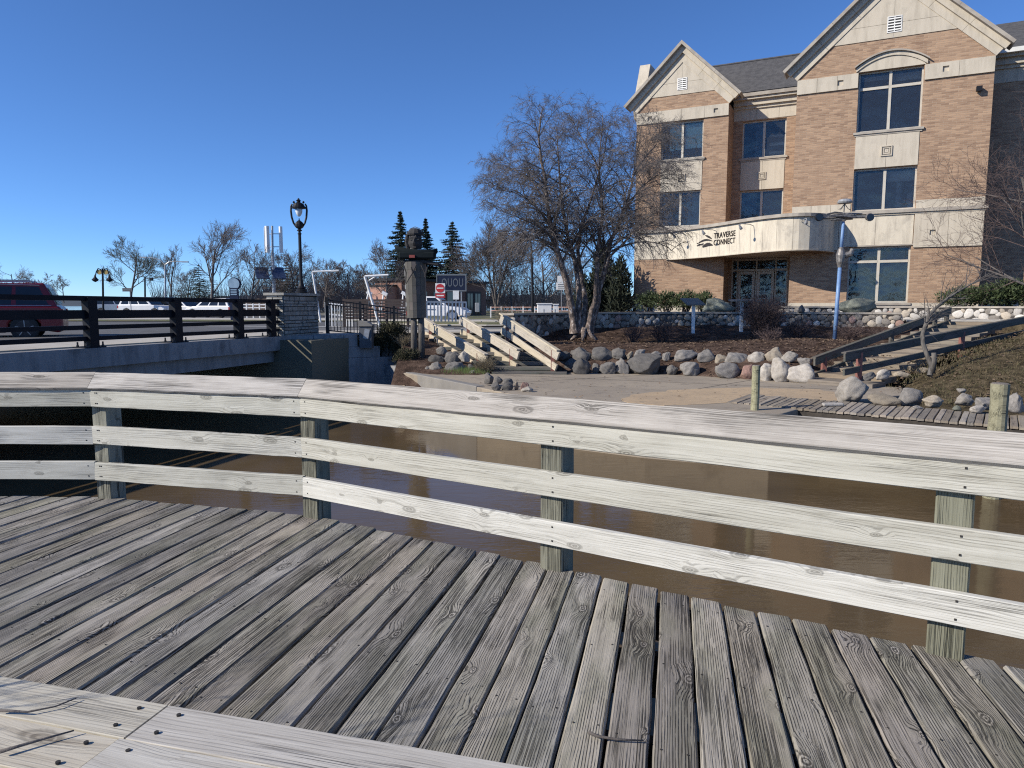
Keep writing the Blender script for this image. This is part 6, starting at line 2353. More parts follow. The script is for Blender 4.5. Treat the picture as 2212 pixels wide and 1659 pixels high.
for si, (px_, dy, r0) in enumerate(STEMS):
    P = []
    m = len(px_)
    for i, q in enumerate(px_):
        P.append(at(*c3b(*q), BR + dy * (i / (m - 1)) * 1.6 + (0 if i else 0)))
    # densify with wobble
    Q = []
    for i in range(m - 1):
        for k in (0, .5):
            Q.append(P[i].lerp(P[i + 1], k) + Vector((bg_.uniform(-.03, .03), bg_.uniform(-.03, .03), 0)))
    Q.append(P[-1])
    M_ = len(Q)
    rad = [max(.008, r0 * (1 - .93 * (i / (M_ - 1)) ** .85)) for i in range(M_)]
    if si < 5:
        rad[0] *= 1.35
    tr.tube(Q, rad, 8, cap=False)
    nb = 30 if si < 5 else 15
    s0_ = .33 if si < 5 else .3
    for j in range(nb):
        t = s0_ + (1 - s0_) * (j + bg_.random()) / nb
        i = min(M_ - 2, int(t * (M_ - 1)))
        q = Q[i].lerp(Q[i + 1], bg_.random())
        d = (Q[i + 1] - Q[i]).normalized()
        # spread all round the stem, leaning away from the middle of the clump, arching over
        az_ = j * 2.39996 + si
        out = Vector((q.x - at(1275, 500, BR).x, (q.y - BR) * 1.2, 0))
        out = out.normalized() * .45 if out.length > .1 else Vector((0, 0, 0))
        dd = (Vector((math.cos(az_), math.sin(az_), 0)) * .8 + out + Vector((0, 0, bg_.uniform(.5, .95)))).normalized()
        spray(q, dd, bg_.uniform(1.9, 3.0) * (1.25 - .9 * t) * (1 if si < 5 else .75), max(.009, rad[i] * .45), 1)
tr.build('trunk', MAT['birch'], birch, smooth=True)
t1_.build('branches', MAT['bark'], birch, smooth=True)
t2_.build('crown', MAT['twig'], birch, smooth=True)
# root flare
for k in range(6):
    a = k * 1.05 + .3
    MB().tube([bb0 + Vector((.1 * math.cos(a), .1 * math.sin(a), .28)), bb0 + Vector((.28 * math.cos(a), .28 * math.sin(a), .06)), bb0 + Vector((.5 * math.cos(a), .5 * math.sin(a), -.1))], [.1, .075, .03], 6).build('root_flare', MAT['birch'], birch, smooth=True)


def gz(px, yb, D):
    return at(px, yb, D)


FAR = [  # px, y base, y top, crown width px, D, label, kwargs
    (30, 652, 562, 90, 130, 'hazy far tree above the red car roof, leftmost', dict(levels=4, kids=(6, 6, 5, 4), fork=.2)),
    (95, 652, 590, 60, 135, 'small far bare tree second from the left', dict(levels=4, kids=(5, 5, 5, 4), fork=.2)),
    (138, 652, 588, 74, 120, 'rounded bare tree just left of the twin-globe lamp', dict(levels=4, kids=(7, 6, 5, 4), fork=.12)),
    (282, 662, 517, 150, 80, 'vase-shaped budding elm behind the bridge railing', dict(levels=4, kids=(8, 8, 7, 5), fork=.32, twigm='greentwig', spread=(.62, .6, .6, .6), up=.2)),
    (372, 655, 540, 60, 100, 'narrow upright bare tree beside the curved street light', dict(levels=4, kids=(6, 6, 5, 4), fork=.15, spread=(.35, .4, .5, .5))),
    (405, 655, 575, 70, 95, 'low bushy bare tree left of the dark pine', dict(levels=4, kids=(7, 6, 5, 4), fork=.1)),
    (458, 665, 478, 125, 62, 'tall spreading bare tree left of the wind turbine', dict(levels=4, kids=(8, 7, 6, 5), fork=.22, spread=(.5, .6, .6, .6))),
    (545, 665, 532, 100, 60, 'fan-shaped bare tree just left of the wind turbine pole', dict(levels=4, kids=(8, 7, 5, 4), fork=.1, spread=(.5, .5, .6, .6))),
    (640, 662, 530, 120, 64, 'dense brown bare tree directly behind the black ornamental lamp', dict(levels=4, kids=(9, 8, 7, 5), fork=.1)),
    (700, 660, 545, 80, 70, 'grey bare tree just right of the black ornamental lamp', dict(levels=4, kids=(8, 7, 6, 5), fork=.1)),
    (752, 660, 568, 90, 72, 'dark bare tree between the lamp and the carved figure', dict(levels=4, kids=(9, 7, 6, 5), fork=.15)),
    (800, 660, 575, 70, 74, 'small dark bare tree behind the white bent poles', dict(levels=4, kids=(8, 7, 6, 4), fork=.15)),
    (838, 662, 532, 90, 58, 'pale-limbed bare tree just left of the carved figure', dict(levels=4, kids=(8, 7, 6, 5), fork=.2)),
    (1020, 664, 540, 80, 84, 'bare tree right of the rightmost spruce behind the brick hut', dict(levels=4, kids=(8, 7, 6, 4), fork=.2)),
    (1072, 666, 492, 130, 66, 'broad bare maple with forked trunk right of the brick hut', dict(levels=4, kids=(9, 8, 7, 5), fork=.18, stems=3, spread=(.45, .55, .6, .6))),
    (1105, 664, 560, 90, 90, 'thin bare tree left of the hooked street lamp', dict(levels=4, kids=(7, 7, 6, 4), fork=.15)),
    (1175, 664, 520, 110, 88, 'hazy bare tree just right of the hooked street lamp', dict(levels=4, kids=(8, 8, 6, 5), fork=.1)),
    (1225, 664, 540, 100, 95, 'hazy bare tree seen through the birch trunks', dict(levels=4, kids=(8, 7, 6, 5), fork=.1)),
]
for i, (px, yb, yt, w, D, lab, kw) in enumerate(FAR):
    b_ = at(px, yb, D)
    b_.z = max(b_.z, .35)
    top = at(px, yt, D)
    bare_tree('bare_tree', lab, b_, (top.z - b_.z) * .97, w / 1534 * D, 50 + i, group='bare trees beyond the street', minr=.005 + .00013 * D, **kw)
# far wooded strips that read as one mass
tr_ = random.Random(77)
mb = MB()
for i in range(5200):
    px = tr_.choice((tr_.uniform(330, 880), tr_.uniform(560, 860), tr_.uniform(960, 1260)))
    D = tr_.uniform(92, 122)
    h = tr_.uniform(2.0, 5.5) * (1.0 if px > 500 else .7)
    p = at(px, 660, D)
    p.z = tr_.uniform(.4, 2.2)
    d = Vector((tr_.uniform(-.35, .35), 0, 1)).normalized()
    mb.tube([p, p + d * h * .5, p + (d + Vector((tr_.uniform(-.3, .3), 0, 0))) * h], [.035, .022, .008], 3, cap=False)
tag(mb.build('far_thicket', MAT['twigfar']), 'brown leafless thicket along the far shore', 'thicket', kind='stuff')


def spruce(label, px, yb, yt, wpx, D, seed, mat='spruce', name='spruce_tree', gap=.12, tiers=26):
    rg = random.Random(seed)
    b_ = at(px, yb, D)
    b_.z = max(.35, b_.z)
    Ht = at(px, yt, D).z - b_.z
    Wd = wpx / 1534 * D * 1.12
    root = thing(name, label, 'tree', b_, group='evergreen trees')
    MB().tube([b_ - Vector((0, 0, .2)), b_ + Vector((.05, 0, Ht * .5)), b_ + Vector((0, 0, Ht))], [Ht * .016, Ht * .009, .02], 7).build('trunk', MAT['bark'], root)
    mb = MB()
    for t in range(tiers):
        k = t / (tiers - 1)
        z = Ht * (.08 + .9 * k)
        R_ = Wd * ((1 - k) ** .85 + .03) * rg.uniform(.75, 1.1)
        nb = int(7 + 9 * (1 - k))
        for j in range(nb):
            a = rg.uniform(0, 6.283)
            rr = R_ * rg.uniform(.6, 1.15)
            dz = -.22 * rr + rg.uniform(-.1, .1)
            st_ = b_ + Vector((0, 0, z))
            nseg = 5
            for s in range(nseg * 3):
                kk = ((s + rg.random()) / (nseg * 3)) ** .75
                q = st_ + Vector((math.cos(a) * rr * kk, math.sin(a) * rr * kk, dz * kk + .12 * rr * kk * kk))
                sz = (.16 + .12 * (1 - kk)) * Ht / 11 * (1.15 - .5 * k)
                for _ in range(3):
                    v1 = Vector((rg.gauss(0, 1), rg.gauss(0, 1), rg.gauss(-.35, .5))).normalized() * sz * 1.6
                    v2 = Vector((rg.gauss(0, 1), rg.gauss(0, 1), rg.gauss(0, .6))).normalized() * sz * 1.0
                    mb.add([tuple(q - v2 * .5), tuple(q + v2 * .5), tuple(q + v1)], [(0, 1, 2)])
    mb.build('crown', MAT[mat], root)
    return root


spruce('tallest dark spruce just left of the carved head', 868, 664, 455, 62, 84, 1, tiers=34)
spruce('slim spruce just right of the carved head', 922, 664, 470, 44, 86, 2, tiers=34)
spruce('broad spruce above the navy sign', 978, 664, 478, 74, 84, 3, tiers=32)
spruce('rounded dark pine beside the tall bare tree behind the bridge', 432, 658, 572, 74, 75, 4, name='pine_tree', tiers=18)
spruce('dark evergreen behind the ornamental lamp pier', 622, 660, 565, 60, 70, 5, mat='juniper', name='pine_tree', tiers=16)


def leafy(name, label, cat, boxes, mat, n, seed, size, base, group=None, stemm='bark', up=.5, branch=True):
    """evergreen shrub: leaf-sized slips through several overlapping volumes"""
    rg = random.Random(seed)
    root = thing(name, label, cat, base, group=group)
    mb = MB()
    for (c, rx, ry, rz) in boxes:
        c = Vector(c)
        for _ in range(int(n * rx * rz)):
            d = Vector((rg.gauss(0, 1), rg.gauss(0, 1), rg.gauss(0, 1))).normalized() * (rg.random() ** .38)
            q = c + Vector((d.x * rx, d.y * ry, d.z * rz)) * rg.uniform(.85, 1.12)
            v1 = (Vector((d.x, d.y, d.z + up)) + Vector((rg.gauss(0, .5), rg.gauss(0, .5), rg.gauss(0, .5)))).normalized() * size * rg.uniform(.6, 1.4)
            v2 = Vector((rg.gauss(0, 1), rg.gauss(0, 1), rg.gauss(0, 1))).normalized() * size * .22
            mb.add([tuple(q - v2), tuple(q + v2), tuple(q + v1)], [(0, 1, 2)])
    mb.build('foliage', MAT[mat], root)
    st = MB()
    for (c, rx, ry, rz) in boxes:
        for _ in range(4):
            p = Vector(base) + Vector((rg.uniform(-.2, .2), rg.uniform(-.1, .1), -.1))
            st.tube([p, p.lerp(Vector(c), .6) + Vector((rg.uniform(-.1, .1), 0, .05)), Vector(c)], [.03, .02, .01], 4, cap=False)
    st.build('stems', MAT[stemm], root)
    return root


# yews along the building, left of the door
for i, (px, w, yt) in enumerate(((1400, 46, 634), (1440, 52, 632), (1482, 48, 630), (1520, 36, 640))):
    D = 33.5 - i * .7
    c = at(px, 652, D)
    r_ = w / 1534 * D / 2
    leafy('yew_shrub', ['dark green yew at the left corner of the building', 'dark green yew second from the building corner', 'dark green yew third from the building corner', 'small dark green yew nearest the entrance'][i], 'shrub',
          [(c + Vector((dx * r_, dy * .3, dz)), r_ * .75, .5, .38) for dx, dy, dz in ((-.5, 0, 0), (.5, .3, .05), (0, -.4, .1))], 'yew', 2600, 60 + i, .14, (c.x, c.y, 1.05), 'yew shrubs by the entrance')
for i, (px, py, w, h) in enumerate(((2085, 640, 90, 44), (2165, 632, 110, 56), (2250, 630, 110, 60))):
    D = 28.6 - i * .6
    c = at(px, py, D)
    r_, h_2 = w / 1534 * D / 2, h / 1534 * D / 2
    leafy('juniper_shrub', ['spreading dark evergreen nearest the corner of the main bay, above the low wall', 'spreading dark evergreen in the middle of the group above the low wall', 'spreading dark evergreen at the right edge above the low wall'][i], 'shrub',
          [(c + Vector((dx * r_, dy * .4, dz * h_2)), r_ * .7, .7, h_2 * .75) for dx, dy, dz in ((-.55, 0, -.2), (.5, .3, .1), (0, -.4, .25), (-.2, .2, -.5))], 'yew', 2400, 80 + i, .15, (c.x, c.y, 1.1), 'evergreens by the right wing')
# cedar clump left of the building
for i, (px, yt, w, D) in enumerate(((1262, 600, 60, 40.5), (1300, 528, 78, 41), (1340, 560, 64, 40))):
    b_ = at(px, 664, D)
    b_.z = .9
    Ht = at(px, yt, D).z - b_.z
    r_ = w / 1534 * D / 2
    leafy('cedar_tree', ['low dark cedar seen between the birch trunks, left of the three', 'tallest dark cedar behind the birch', 'dark cedar against the building corner'][i], 'tree',
          [(b_ + Vector((.1 * math.sin(k * 2.1), 0, Ht * (.12 + .82 * k / 6))), r_ * (1 - .75 * (k / 6) ** 1.6), r_ * .8, Ht * .14) for k in range(7)], 'cedar', 1500, 90 + i, .26, b_, 'evergreen trees', up=.9)
# juniper by the fence
c = at(836, 736, 22.75)
leafy('juniper_shrub', 'brownish juniper in front of the picket fence left of the carved figure', 'shrub', [(c + Vector((dx, dy, dz)), .34, .3, .3) for dx, dy, dz in ((-.25, 0, -.1), (.15, .1, .1), (.4, 0, -.2), (.05, -.1, .3), (.3, .1, .28))], 'juniper', 16000, 95, .075, (c.x, c.y, -.15), up=1.0)


leafy('juniper_shrub', 'low dark foliage mat added as shade on the bank between the wing wall and the carved figure legs', 'shrub', [(at(px, py, 21.3), .36, .3, .17) for px, py in ((872, 778), (893, 788), (915, 792), (880, 765))], 'juniper', 16000, 96, .07, (at(885, 780, 21.3).x, 21.3, -.3), up=.8)  # foliage added to darken the bank where only shade falls


def bare_shrub(label, base, h, w, seed, n=90, mat='shrubtwig', name='bare_shrub', group='bare shrubs', r=.009, kids=5, lean=(0, 0)):
    rg = random.Random(seed)
    base = Vector(base)
    root = thing(name, label, 'shrub', base, group=group)
    mb, m2 = MB(), MB()
    for i in range(n):
        a = rg.uniform(0, 6.283)
        sp = rg.random() ** .6
        d = Vector((math.cos(a) * w / h * sp * .9 + lean[0], math.sin(a) * w / h * sp * .9 + lean[1], 1)).normalized()
        L = h * rg.uniform(.6, 1.08)
        pts, dirs, rad = limb(mb, base + Vector((rg.uniform(-.12, .12) * w, rg.uniform(-.12, .12) * w, -.08)), d, L, r, r * .3, rg, seg=5, wob=.13, n=4)
        for j in range(kids):
            k = rg.randrange(2, 5)
            dd = perp(dirs[k], rg, rg.uniform(.35, .9))
            p2, d2_, r2 = limb(m2, pts[k], dd, L * rg.uniform(.18, .42), r * .5, r * .2, rg, seg=3, wob=.18, n=3)
            for _ in range(2):
                limb(m2, p2[2], perp(d2_[2], rg, .7), L * rg.uniform(.08, .2), r * .3, r * .15, rg, seg=2, wob=.15, n=3)
    mb.build('stems', MAT[mat], root)
    m2.build('crown', MAT[mat], root)
    return root


def gpt(px, D):
    p = at(px, 660, D)
    return Vector((p.x, p.y, H(p.x, p.y)))


bare_shrub('dense rounded bare shrub in front of the entrance doors', gpt(1650, 25.0), 1.55, 1.15, 1, n=230, r=.010, kids=9)
bare_shrub('low bare shrub in front of the wall, left of the information panels', gpt(1432, 25.4), .95, .9, 2, n=70)
bare_shrub('small bare shrub against the wall between birch and information panels', gpt(1370, 25.0), .8, .7, 3, n=50)
bare_shrub('low bare shrub between the entrance shrub and the blue pole', gpt(1728, 24.8), .8, .9, 4, n=90)
bare_shrub('sparse bare shrub at the mound foot below the entrance shrub', gpt(1668, 22.6), .55, .9, 5, n=50)
bare_shrub('thin bare shrub beside the blue pole base', gpt(1840, 24.0), .7, .7, 6, n=60)
bare_shrub('grey dry twiggy shrub beside the foot of the left steps', gpt(1048, 20.1), .55, .55, 7, n=120, mat='drygrass', r=.006)
bare_shrub('dry twigs at the top of the left bed behind the carved figure', gpt(870, 22.4), .5, .5, 8, n=60, mat='drygrass', r=.005)
bare_shrub('faded bare shrub on the grass island by the white rails', Vector((-.2, 34.6, .6)), 1.0, 1.5, 9, n=120, mat='drygrass', r=.008)
bare_shrub('bare shrub beside the green-streaked boulder near the wall end', gpt(1900, 23.6), .5, .6, 10, n=50)
# bare tree leaning in from the right edge
bt = at(2262, 668, 26.8)
bare_tree('bare_tree', 'bare branching tree reaching in from the right edge in front of the shaded wing', (bt.x, bt.y, 1.0), 7.6, 5.2, 401, levels=4, kids=(9, 7, 6, 4), fork=.12, twigm='shrubtwig', spread=(.85, .7, .7, .7), up=.1, trunk_r=.11, lean=(-.12, 0))
# crooked sapling beside the right steps
sp = thing('sapling', 'crooked leaning sapling with a stub growing beside the right steps', 'tree', at(2010, 812, 16.3))
sg = random.Random(5)
path = [(2008, 812), (2012, 790), (2003, 768), (1994, 742), (1993, 722), (2000, 700), (2006, 682), (2022, 665), (2046, 645), (2078, 625), (2110, 607), (2138, 590)]
P = [at(x, y, 16.3 + .08 * i) for i, (x, y) in enumerate(path)]
mb = MB().tube(P, [.062, .058, .052, .05, .05, .046, .042, .036, .03, .022, .015, .008], 8, cap=False)
mb.tube([at(2014, 806, 16.3), at(2018, 780, 16.28), at(2017, 762, 16.28)], [.06, .052, .05], 8)
mb.build('trunk', MAT['log'], sp, smooth=True)
mb = MB()
for i in range(5, 12):
    for _ in range(6):
        d = perp((P[i] - P[i - 1]).normalized(), sg, sg.uniform(.4, 1.0))
        d.z = d.z * .6 + .1
        q, dq, _r = limb(mb, P[i - 1].lerp(P[i], sg.random()), d, sg.uniform(.3, .9), .012, .003, sg, seg=5, wob=.18, n=3)
        for _ in range(3):
            limb(mb, q[3], perp(dq[3], sg, .7), sg.uniform(.15, .4), .005, .002, sg, seg=3, wob=.2, n=3)
mb.build('crown', MAT['bark'], sp)
# green grass tuft in the left bed
tf = at(1005, 795, 20.0)
tg = MB()
rg = random.Random(3)
for _ in range(700):
    x, y = tf.x + rg.gauss(0, .28), tf.y + rg.gauss(0, .12)
    h = rg.uniform(.08, .24)
    tg.add([(x - .008, y, -.5), (x + .008, y, -.5), (x + rg.uniform(-.1, .1), y + rg.uniform(-.06, .06), -.42 + h)], [(0, 1, 2)])
tag(tg.build('grass_tuft', pm('fresh_grass', (.10, .16, .04), (.15, .19, .06), 6, .8), org=(tf.x, tf.y, -.45)), 'fresh green grass tuft at the sea wall below the left steps', 'grass')

# shrub standing behind the bench, out of the picture, whose twigs shade the bench boards
bare_shrub('bare shrub standing behind the left end of the bench', (-2.75, 1.15, -.1), 1.9, .9, 44, n=11, r=.007, kids=7, name='bare_shrub', group=None)

# ------------------------------------------------------------------ vehicles
def car(label, base, heading, paint, L=4.6, W=1.85, Hh=1.7, kind='suv', group='vehicles', rim='rim', detail=False):
    root = thing('car', label, 'car', base, heading, group=group)
    ORG[root.name] = Vector((0, 0, 0))
    h = L / 2
    wr_ = .35 if Hh > 1.6 else .32
    gc = .22
    belt = Hh * .60
    fa, ra = h * .60, -h * .60      # axles; +x is the front
    # lower body profile with wheel arches
    prof = [(-h, gc + .18), (-h, belt - .12), (-h + .08, belt)]
    prof += [(h * .38, belt), (h - .35, belt - .12), (h - .04, belt - .32), (h, gc + .25), (h - .1, gc)]

    def arch(cx):
        return [(cx + wr_ * 1.15 * math.cos(t), wr_ + wr_ * 1.12 * math.sin(t)) for t in [R(a) for a in (-8, 20, 50, 90, 130, 160, 188)]]
    prof += [(p[0], max(gc, p[1])) for p in arch(fa)] + [(p[0], max(gc, p[1])) for p in arch(ra)] + [(-h + .1, gc)]
    MB().prism(prof, lambda x, y, d: (x, d, y), -W / 2, W / 2).build('body', paint, root, local=True, bevel=.05)
    # cabin
    rear = {'suv': -h + .12, 'sedan': -h + .75, 'pickup': -.55}[kind]
    rtop = {'suv': -h + .42, 'sedan': -h + 1.3, 'pickup': -.4}[kind]
    c0, c1, c2, c3 = rear, rtop, h * .12, h * .47
    zi = W / 2 - .04
    zt = W / 2 - .17
    cab = MB()
    cab.add([(c0, -zi, belt - .01), (c3, -zi, belt - .01), (c2, -zt, Hh - .02), (c1, -zt, Hh), (c0, zi, belt - .01), (c3, zi, belt - .01), (c2, zt, Hh - .02), (c1, zt, Hh)],
            [(0, 1, 2, 3), (5, 4, 7, 6), (3, 2, 6, 7), (1, 5, 6, 2), (4, 0, 3, 7)])
    cab.build('cabin', paint, root, local=True, bevel=.04)

    def gp_(x, u, sd):
        y = sd * (zi + (zt - zi) * u + .006)
        return (x, y, belt + (Hh - belt) * u)
    for sd in (-1, 1):
        lo, hi = .06, .84

        def xa(u):
            return c0 + (c1 - c0) * u + .14

        def xb(u):
            return c3 + (c2 - c3) * u - .16
        cuts = [0, .30, .64, 1] if kind == 'suv' else ([0, .46, 1] if kind == 'sedan' else [0, .5, 1])
        for a, b_ in zip(cuts[:-1], cuts[1:]):
            g = .02
            q = []
            for (k, u) in ((a + g, lo), (b_ - g, lo), (b_ - g, hi), (a + g, hi)):
                q.append(gp_(xa(u) + (xb(u) - xa(u)) * k, u, sd))
            MB().quad(*q).build('side_window', MAT['carglass'], root, local=True)
        if detail:
            MB().tube([gp_(xa(.02), .02, sd), gp_(xb(.02), .02, sd)], .014, 5).build('chrome_strip', MAT['chrome'], root, local=True)
            MB().tube([gp_(xa(.9), .9, sd), gp_((xa(.9) + xb(.9)) / 2, .93, sd), gp_(xb(.9), .9, sd)], .012, 5).build('chrome_strip', MAT['chrome'], root, local=True)
            MB().tube([(c1 + .25, sd * (zt - .05), Hh + .0), (c1 + .35, sd * (zt - .05), Hh + .07), (c2 - .3, sd * (zt - .05), Hh + .07), (c2 - .2, sd * (zt - .05), Hh)], .022, 6).build('roof_rail', MAT['chrome'], root, local=True)
            for x in (-.42, .62):
                MB().bb(x - .08, x + .08, sd * W / 2 - .012, sd * W / 2 + .025, belt - .14, belt - .11).build('door_handle', paint, root, local=True)
            MB().bb(ra + wr_ + .1, fa - wr_ - .1, sd * W / 2 - .02, sd * W / 2 + .012, gc + .02, gc + .14).build('sill_cladding', MAT['rubber'], root, local=True)
    # screens
    for (xa_, xb_) in (((c3, c2), 1), ((c0, c1), -1)):
        pass
    MB().quad((c3 - .02, -zi + .1, belt + .03), (c3 - .02, zi - .1, belt + .03), (c2 + .05, zt - .06, Hh - .1), (c2 + .05, -zt + .06, Hh - .1)).build('windscreen', MAT['carglass'], root, local=True).location.x = .03
    MB().quad((c0 + .02, -zi + .1, belt + .06), (c0 + .02, zi - .1, belt + .06), (c1 - .05, zt - .06, Hh - .1), (c1 - .05, -zt + .06, Hh - .1)).build('rear_window', MAT['carglass'], root, local=True).location.x = -.03
    for sd in (-1, 1):
        MB().bb(-h - .012, -h + .12, sd * (W / 2 - .30), sd * (W / 2 + .004), belt - .32, belt - .08).build('tail_light', MAT['taillight'], root, local=True)
        MB().bb(h - .14, h + .002, sd * (W / 2 - .42), sd * (W / 2 - .03), belt - .42, belt - .28).build('headlight', MAT['globe'], root, local=True)
        for cx in (fa, ra):
            wy = sd * (W / 2 - .10)
            wh = MB()
            wh.tube([(cx, wy - sd * .11, wr_), (cx, wy + sd * .085, wr_), (cx, wy + sd * .105, wr_)], [wr_, wr_, wr_ * .9], 22)
            w_ = wh.build('wheel', MAT['rubber'], root, local=True)
            MB().tube([(cx, wy + sd * .09, wr_), (cx, wy + sd * .108, wr_)], wr_ * .68, 18).build('rim', MAT['rimdark'] if detail else MAT[rim], w_, local=True)
            if detail:
                for a in range(5):
                    t = a * 2 * math.pi / 5 + .3
                    MB().beam((cx + .04 * math.cos(t), wy + sd * .114, wr_ + .04 * math.sin(t)), (cx + wr_ * .66 * math.cos(t), wy + sd * .112, wr_ + wr_ * .66 * math.sin(t)), .02, .045, up=(0, 1, 0)).build('spoke', MAT['rim'], w_, local=True)
    if kind == 'pickup':
        bed_ = MB()
        bed_.bb(-h + .05, rear, -W / 2 + .06, W / 2 - .06, belt - .02, belt + .02)
        bed_.build('bed', MAT['rubber'], root, local=True)
    return root


p = at(60, 728, 20.6)
car('dark red sport utility car crossing behind the bridge railing', (-15.5, 20.35, G0 + .0), R(208), MAT['carred'], L=4.7, W=1.9, Hh=1.64, detail=True, group=None)
vl = [(262, 66, 'carsilver', 'suv', 96, 'silver car parked leftmost in the far car park'), (318, 64, 'carwhite', 'suv', 80, 'white sport utility car parked second from left in the far car park'), (362, 66, 'carblack', 'suv', 82, 'black car parked in the middle of the far car park'),
      (395, 65, 'carwhite', 'pickup', 75, 'white pickup parked right in the far car park'), (425, 68, 'carblack', 'sedan', 84, 'dark car parked rightmost in the far car park row')]
for (px, D, pk, kd, hd_, lab) in vl:
    p = at(px, 660, D)
    car(lab, (p.x, p.y, G0 + .03), R(hd_ - 90), MAT[pk], kind=kd, Hh=1.75 if kd == 'suv' else 1.55, group='cars in the far car park')
p = at(632, 660, 57)
car('white hatchback seen between the bridge rails left of the pier', (at(640 - 178, 660, 56).x, 56, G0 + .06), R(165), MAT['carwhite'], L=4.2, Hh=1.5, kind='suv', group=None)
p = at(948, 660, 43)
car('white car parked by the brick hut behind the white rails', (at(940, 660, 47).x, 47, G0 + .05), R(-8), MAT['carwhite'], L=4.5, Hh=1.55, kind='sedan', group=None)

# ------------------------------------------------------------------ brick hut with sign, signs and poles
vh = thing('brick_hut', 'low flat-roofed brick hut across the street behind the carved figure', 'building', at(1000, 668, 70))
P0, P1 = at(868, 660, 64), at(1050, 660, 74)
hd2 = Vector((P1.x - P0.x, P1.y - P0.y)).normalized()
hp2 = Vector((-hd2.y, hd2.x))


def hb(s0, s1, t0_, t1_, z0, z1, nm, mt, parent=vh):
    q = [Vector((P0.x, P0.y)) + hd2 * s + hp2 * t for s, t in ((s0, t0_), (s1, t0_), (s1, t1_), (s0, t1_))]
    return MB().prism([(v.x, v.y) for v in q], lambda x, y, d: (x, y, d), z0, z1).build(nm, mt, parent)


HL = Vector((P1.x - P0.x, P1.y - P0.y)).length
hb(0, HL, 0, 3.4, .3, 3.72, 'wall', MAT['redbrick'])
hb(-.25, HL + .25, -.25, 3.6, 3.72, 3.95, 'roof', MAT['black'])
hb(-1.2, -.0, .6, 3.0, .3, 3.2, 'side_wing', MAT['pink_and_sunlit_brick'])  # sunlit tone of the brick is put into this wing's colour
hb(-1.3, .02, .5, 3.1, 3.2, 3.34, 'wing_roof', MAT['black'])
for s in (HL * .74, HL * .84):
    fr_ = hb(s - .1, s + 1.1, -.05, .02, .4, 2.9, 'door', MAT['brown_board'])
    for k in (0.1, .55):
        hb(s + k, s + k + .35, -.08, -.06, .6, 2.7, 'pane', MAT['carglass'], fr_)
for s in (.6, 2.4, 4.2, HL * .5):
    hb(s, s + .9, -.05, .02, .7, 2.8, 'window', MAT['carglass'])
# navy letter board on the hut front
sb = thing('sign_board', 'navy sign board with pale outlined letters in a grey frame before the brick hut', 'sign', at(975, 668, 58))
q = at(975, 611, 58)
sw, sh = 60 / 1534 * 58, 31 / 1534 * 58
MB().bb(q.x - sw / 2, q.x + sw / 2, q.y, q.y + .1, q.z - sh / 2, q.z + sh / 2).build('board', MAT['signblue'], sb)
for (x0, x1, z0, z1) in ((-sw / 2 - .08, sw / 2 + .08, sh / 2, sh / 2 + .12), (-sw / 2 - .08, sw / 2 + .08, -sh / 2 - .1, -sh / 2), (-sw / 2 - .08, -sw / 2, -sh / 2, sh / 2), (sw / 2, sw / 2 + .08, -sh / 2, sh / 2)):
    MB().bb(q.x + x0, q.x + x1, q.y - .03, q.y + .1, q.z + z0, q.z + z1).build('frame_bar', MAT['signframe'], sb)
vs_, fs_ = text_geo('OUOU', .95, 0)
x0 = min(v[0] for v in vs_)
x1 = max(v[0] for v in vs_)
MB().add([(q.x - sw * .34 + (v[0] - x0) / (x1 - x0) * sw * .76, q.y - .012, q.z - .3 + v[1]) for v in vs_], fs_).build('lettering', MAT['signframe'], sb)
vs_, fs_ = text_geo('OUOU', .95, -.045)
MB().add([(q.x - sw * .34 + (v[0] - x0) / (x1 - x0) * sw * .76, q.y - .02, q.z - .3 + v[1]) for v in vs_], fs_).build('letter_fill', MAT['signblue'], sb)
for dx in (-sw * .35, sw * .35):
    MB().bb(q.x + dx - .05, q.x + dx + .05, q.y + .02, q.y + .1, .4, q.z - sh / 2).build('leg', MAT['galv'], sb)

# road signs
dn = at(951, 628, 37)
r_s = thing('road_sign', 'square red and white no-entry sign with a red plate below it', 'sign', (dn.x, dn.y, .6))
MB().bb(dn.x - .03, dn.x + .03, dn.y, dn.y + .05, .5, dn.z + .3).build('post', MAT['galv'], r_s)
MB().bb(dn.x - .25, dn.x + .25, dn.y - .03, dn.y, dn.z - .12, dn.z + .38).build('plate', MAT['white'], r_s)
MB().tube([(dn.x, dn.y - .034, dn.z + .13), (dn.x, dn.y - .042, dn.z + .13)], .22, 20).build('red_disc', MAT['signred'], r_s)
MB().bb(dn.x - .17, dn.x + .17, dn.y - .05, dn.y - .043, dn.z + .10, dn.z + .16).build('white_bar', MAT['white'], r_s)
pt_ = MB().bb(dn.x - .25, dn.x + .25, dn.y - .03, dn.y, dn.z - .36, dn.z - .14).build('lower_plate', MAT['signred'], r_s)
MB().bb(dn.x - .19, dn.x + .19, dn.y - .036, dn.y - .031, dn.z - .28, dn.z - .22).build('legend', MAT['white'], pt_)
dn = at(985, 645, 41)
s2 = thing('road_sign', 'small white sign on a thin post in front of the navy sign board', 'sign', (dn.x, dn.y, .6))
MB().bb(dn.x - .025, dn.x + .025, dn.y, dn.y + .04, .5, dn.z + .3).build('post', MAT['galv'], s2)
MB().bb(dn.x - .17, dn.x + .17, dn.y - .02, dn.y, dn.z - .05, dn.z + .45).build('plate', MAT['white'], s2)
dn = at(1213, 618, 44)
s3 = thing('road_sign', 'white rectangular sign on a post seen left of the birch trunks', 'sign', (dn.x, dn.y, .6))
MB().bb(dn.x - .025, dn.x + .025, dn.y, dn.y + .04, .5, dn.z + .3).build('post', MAT['galv'], s3)
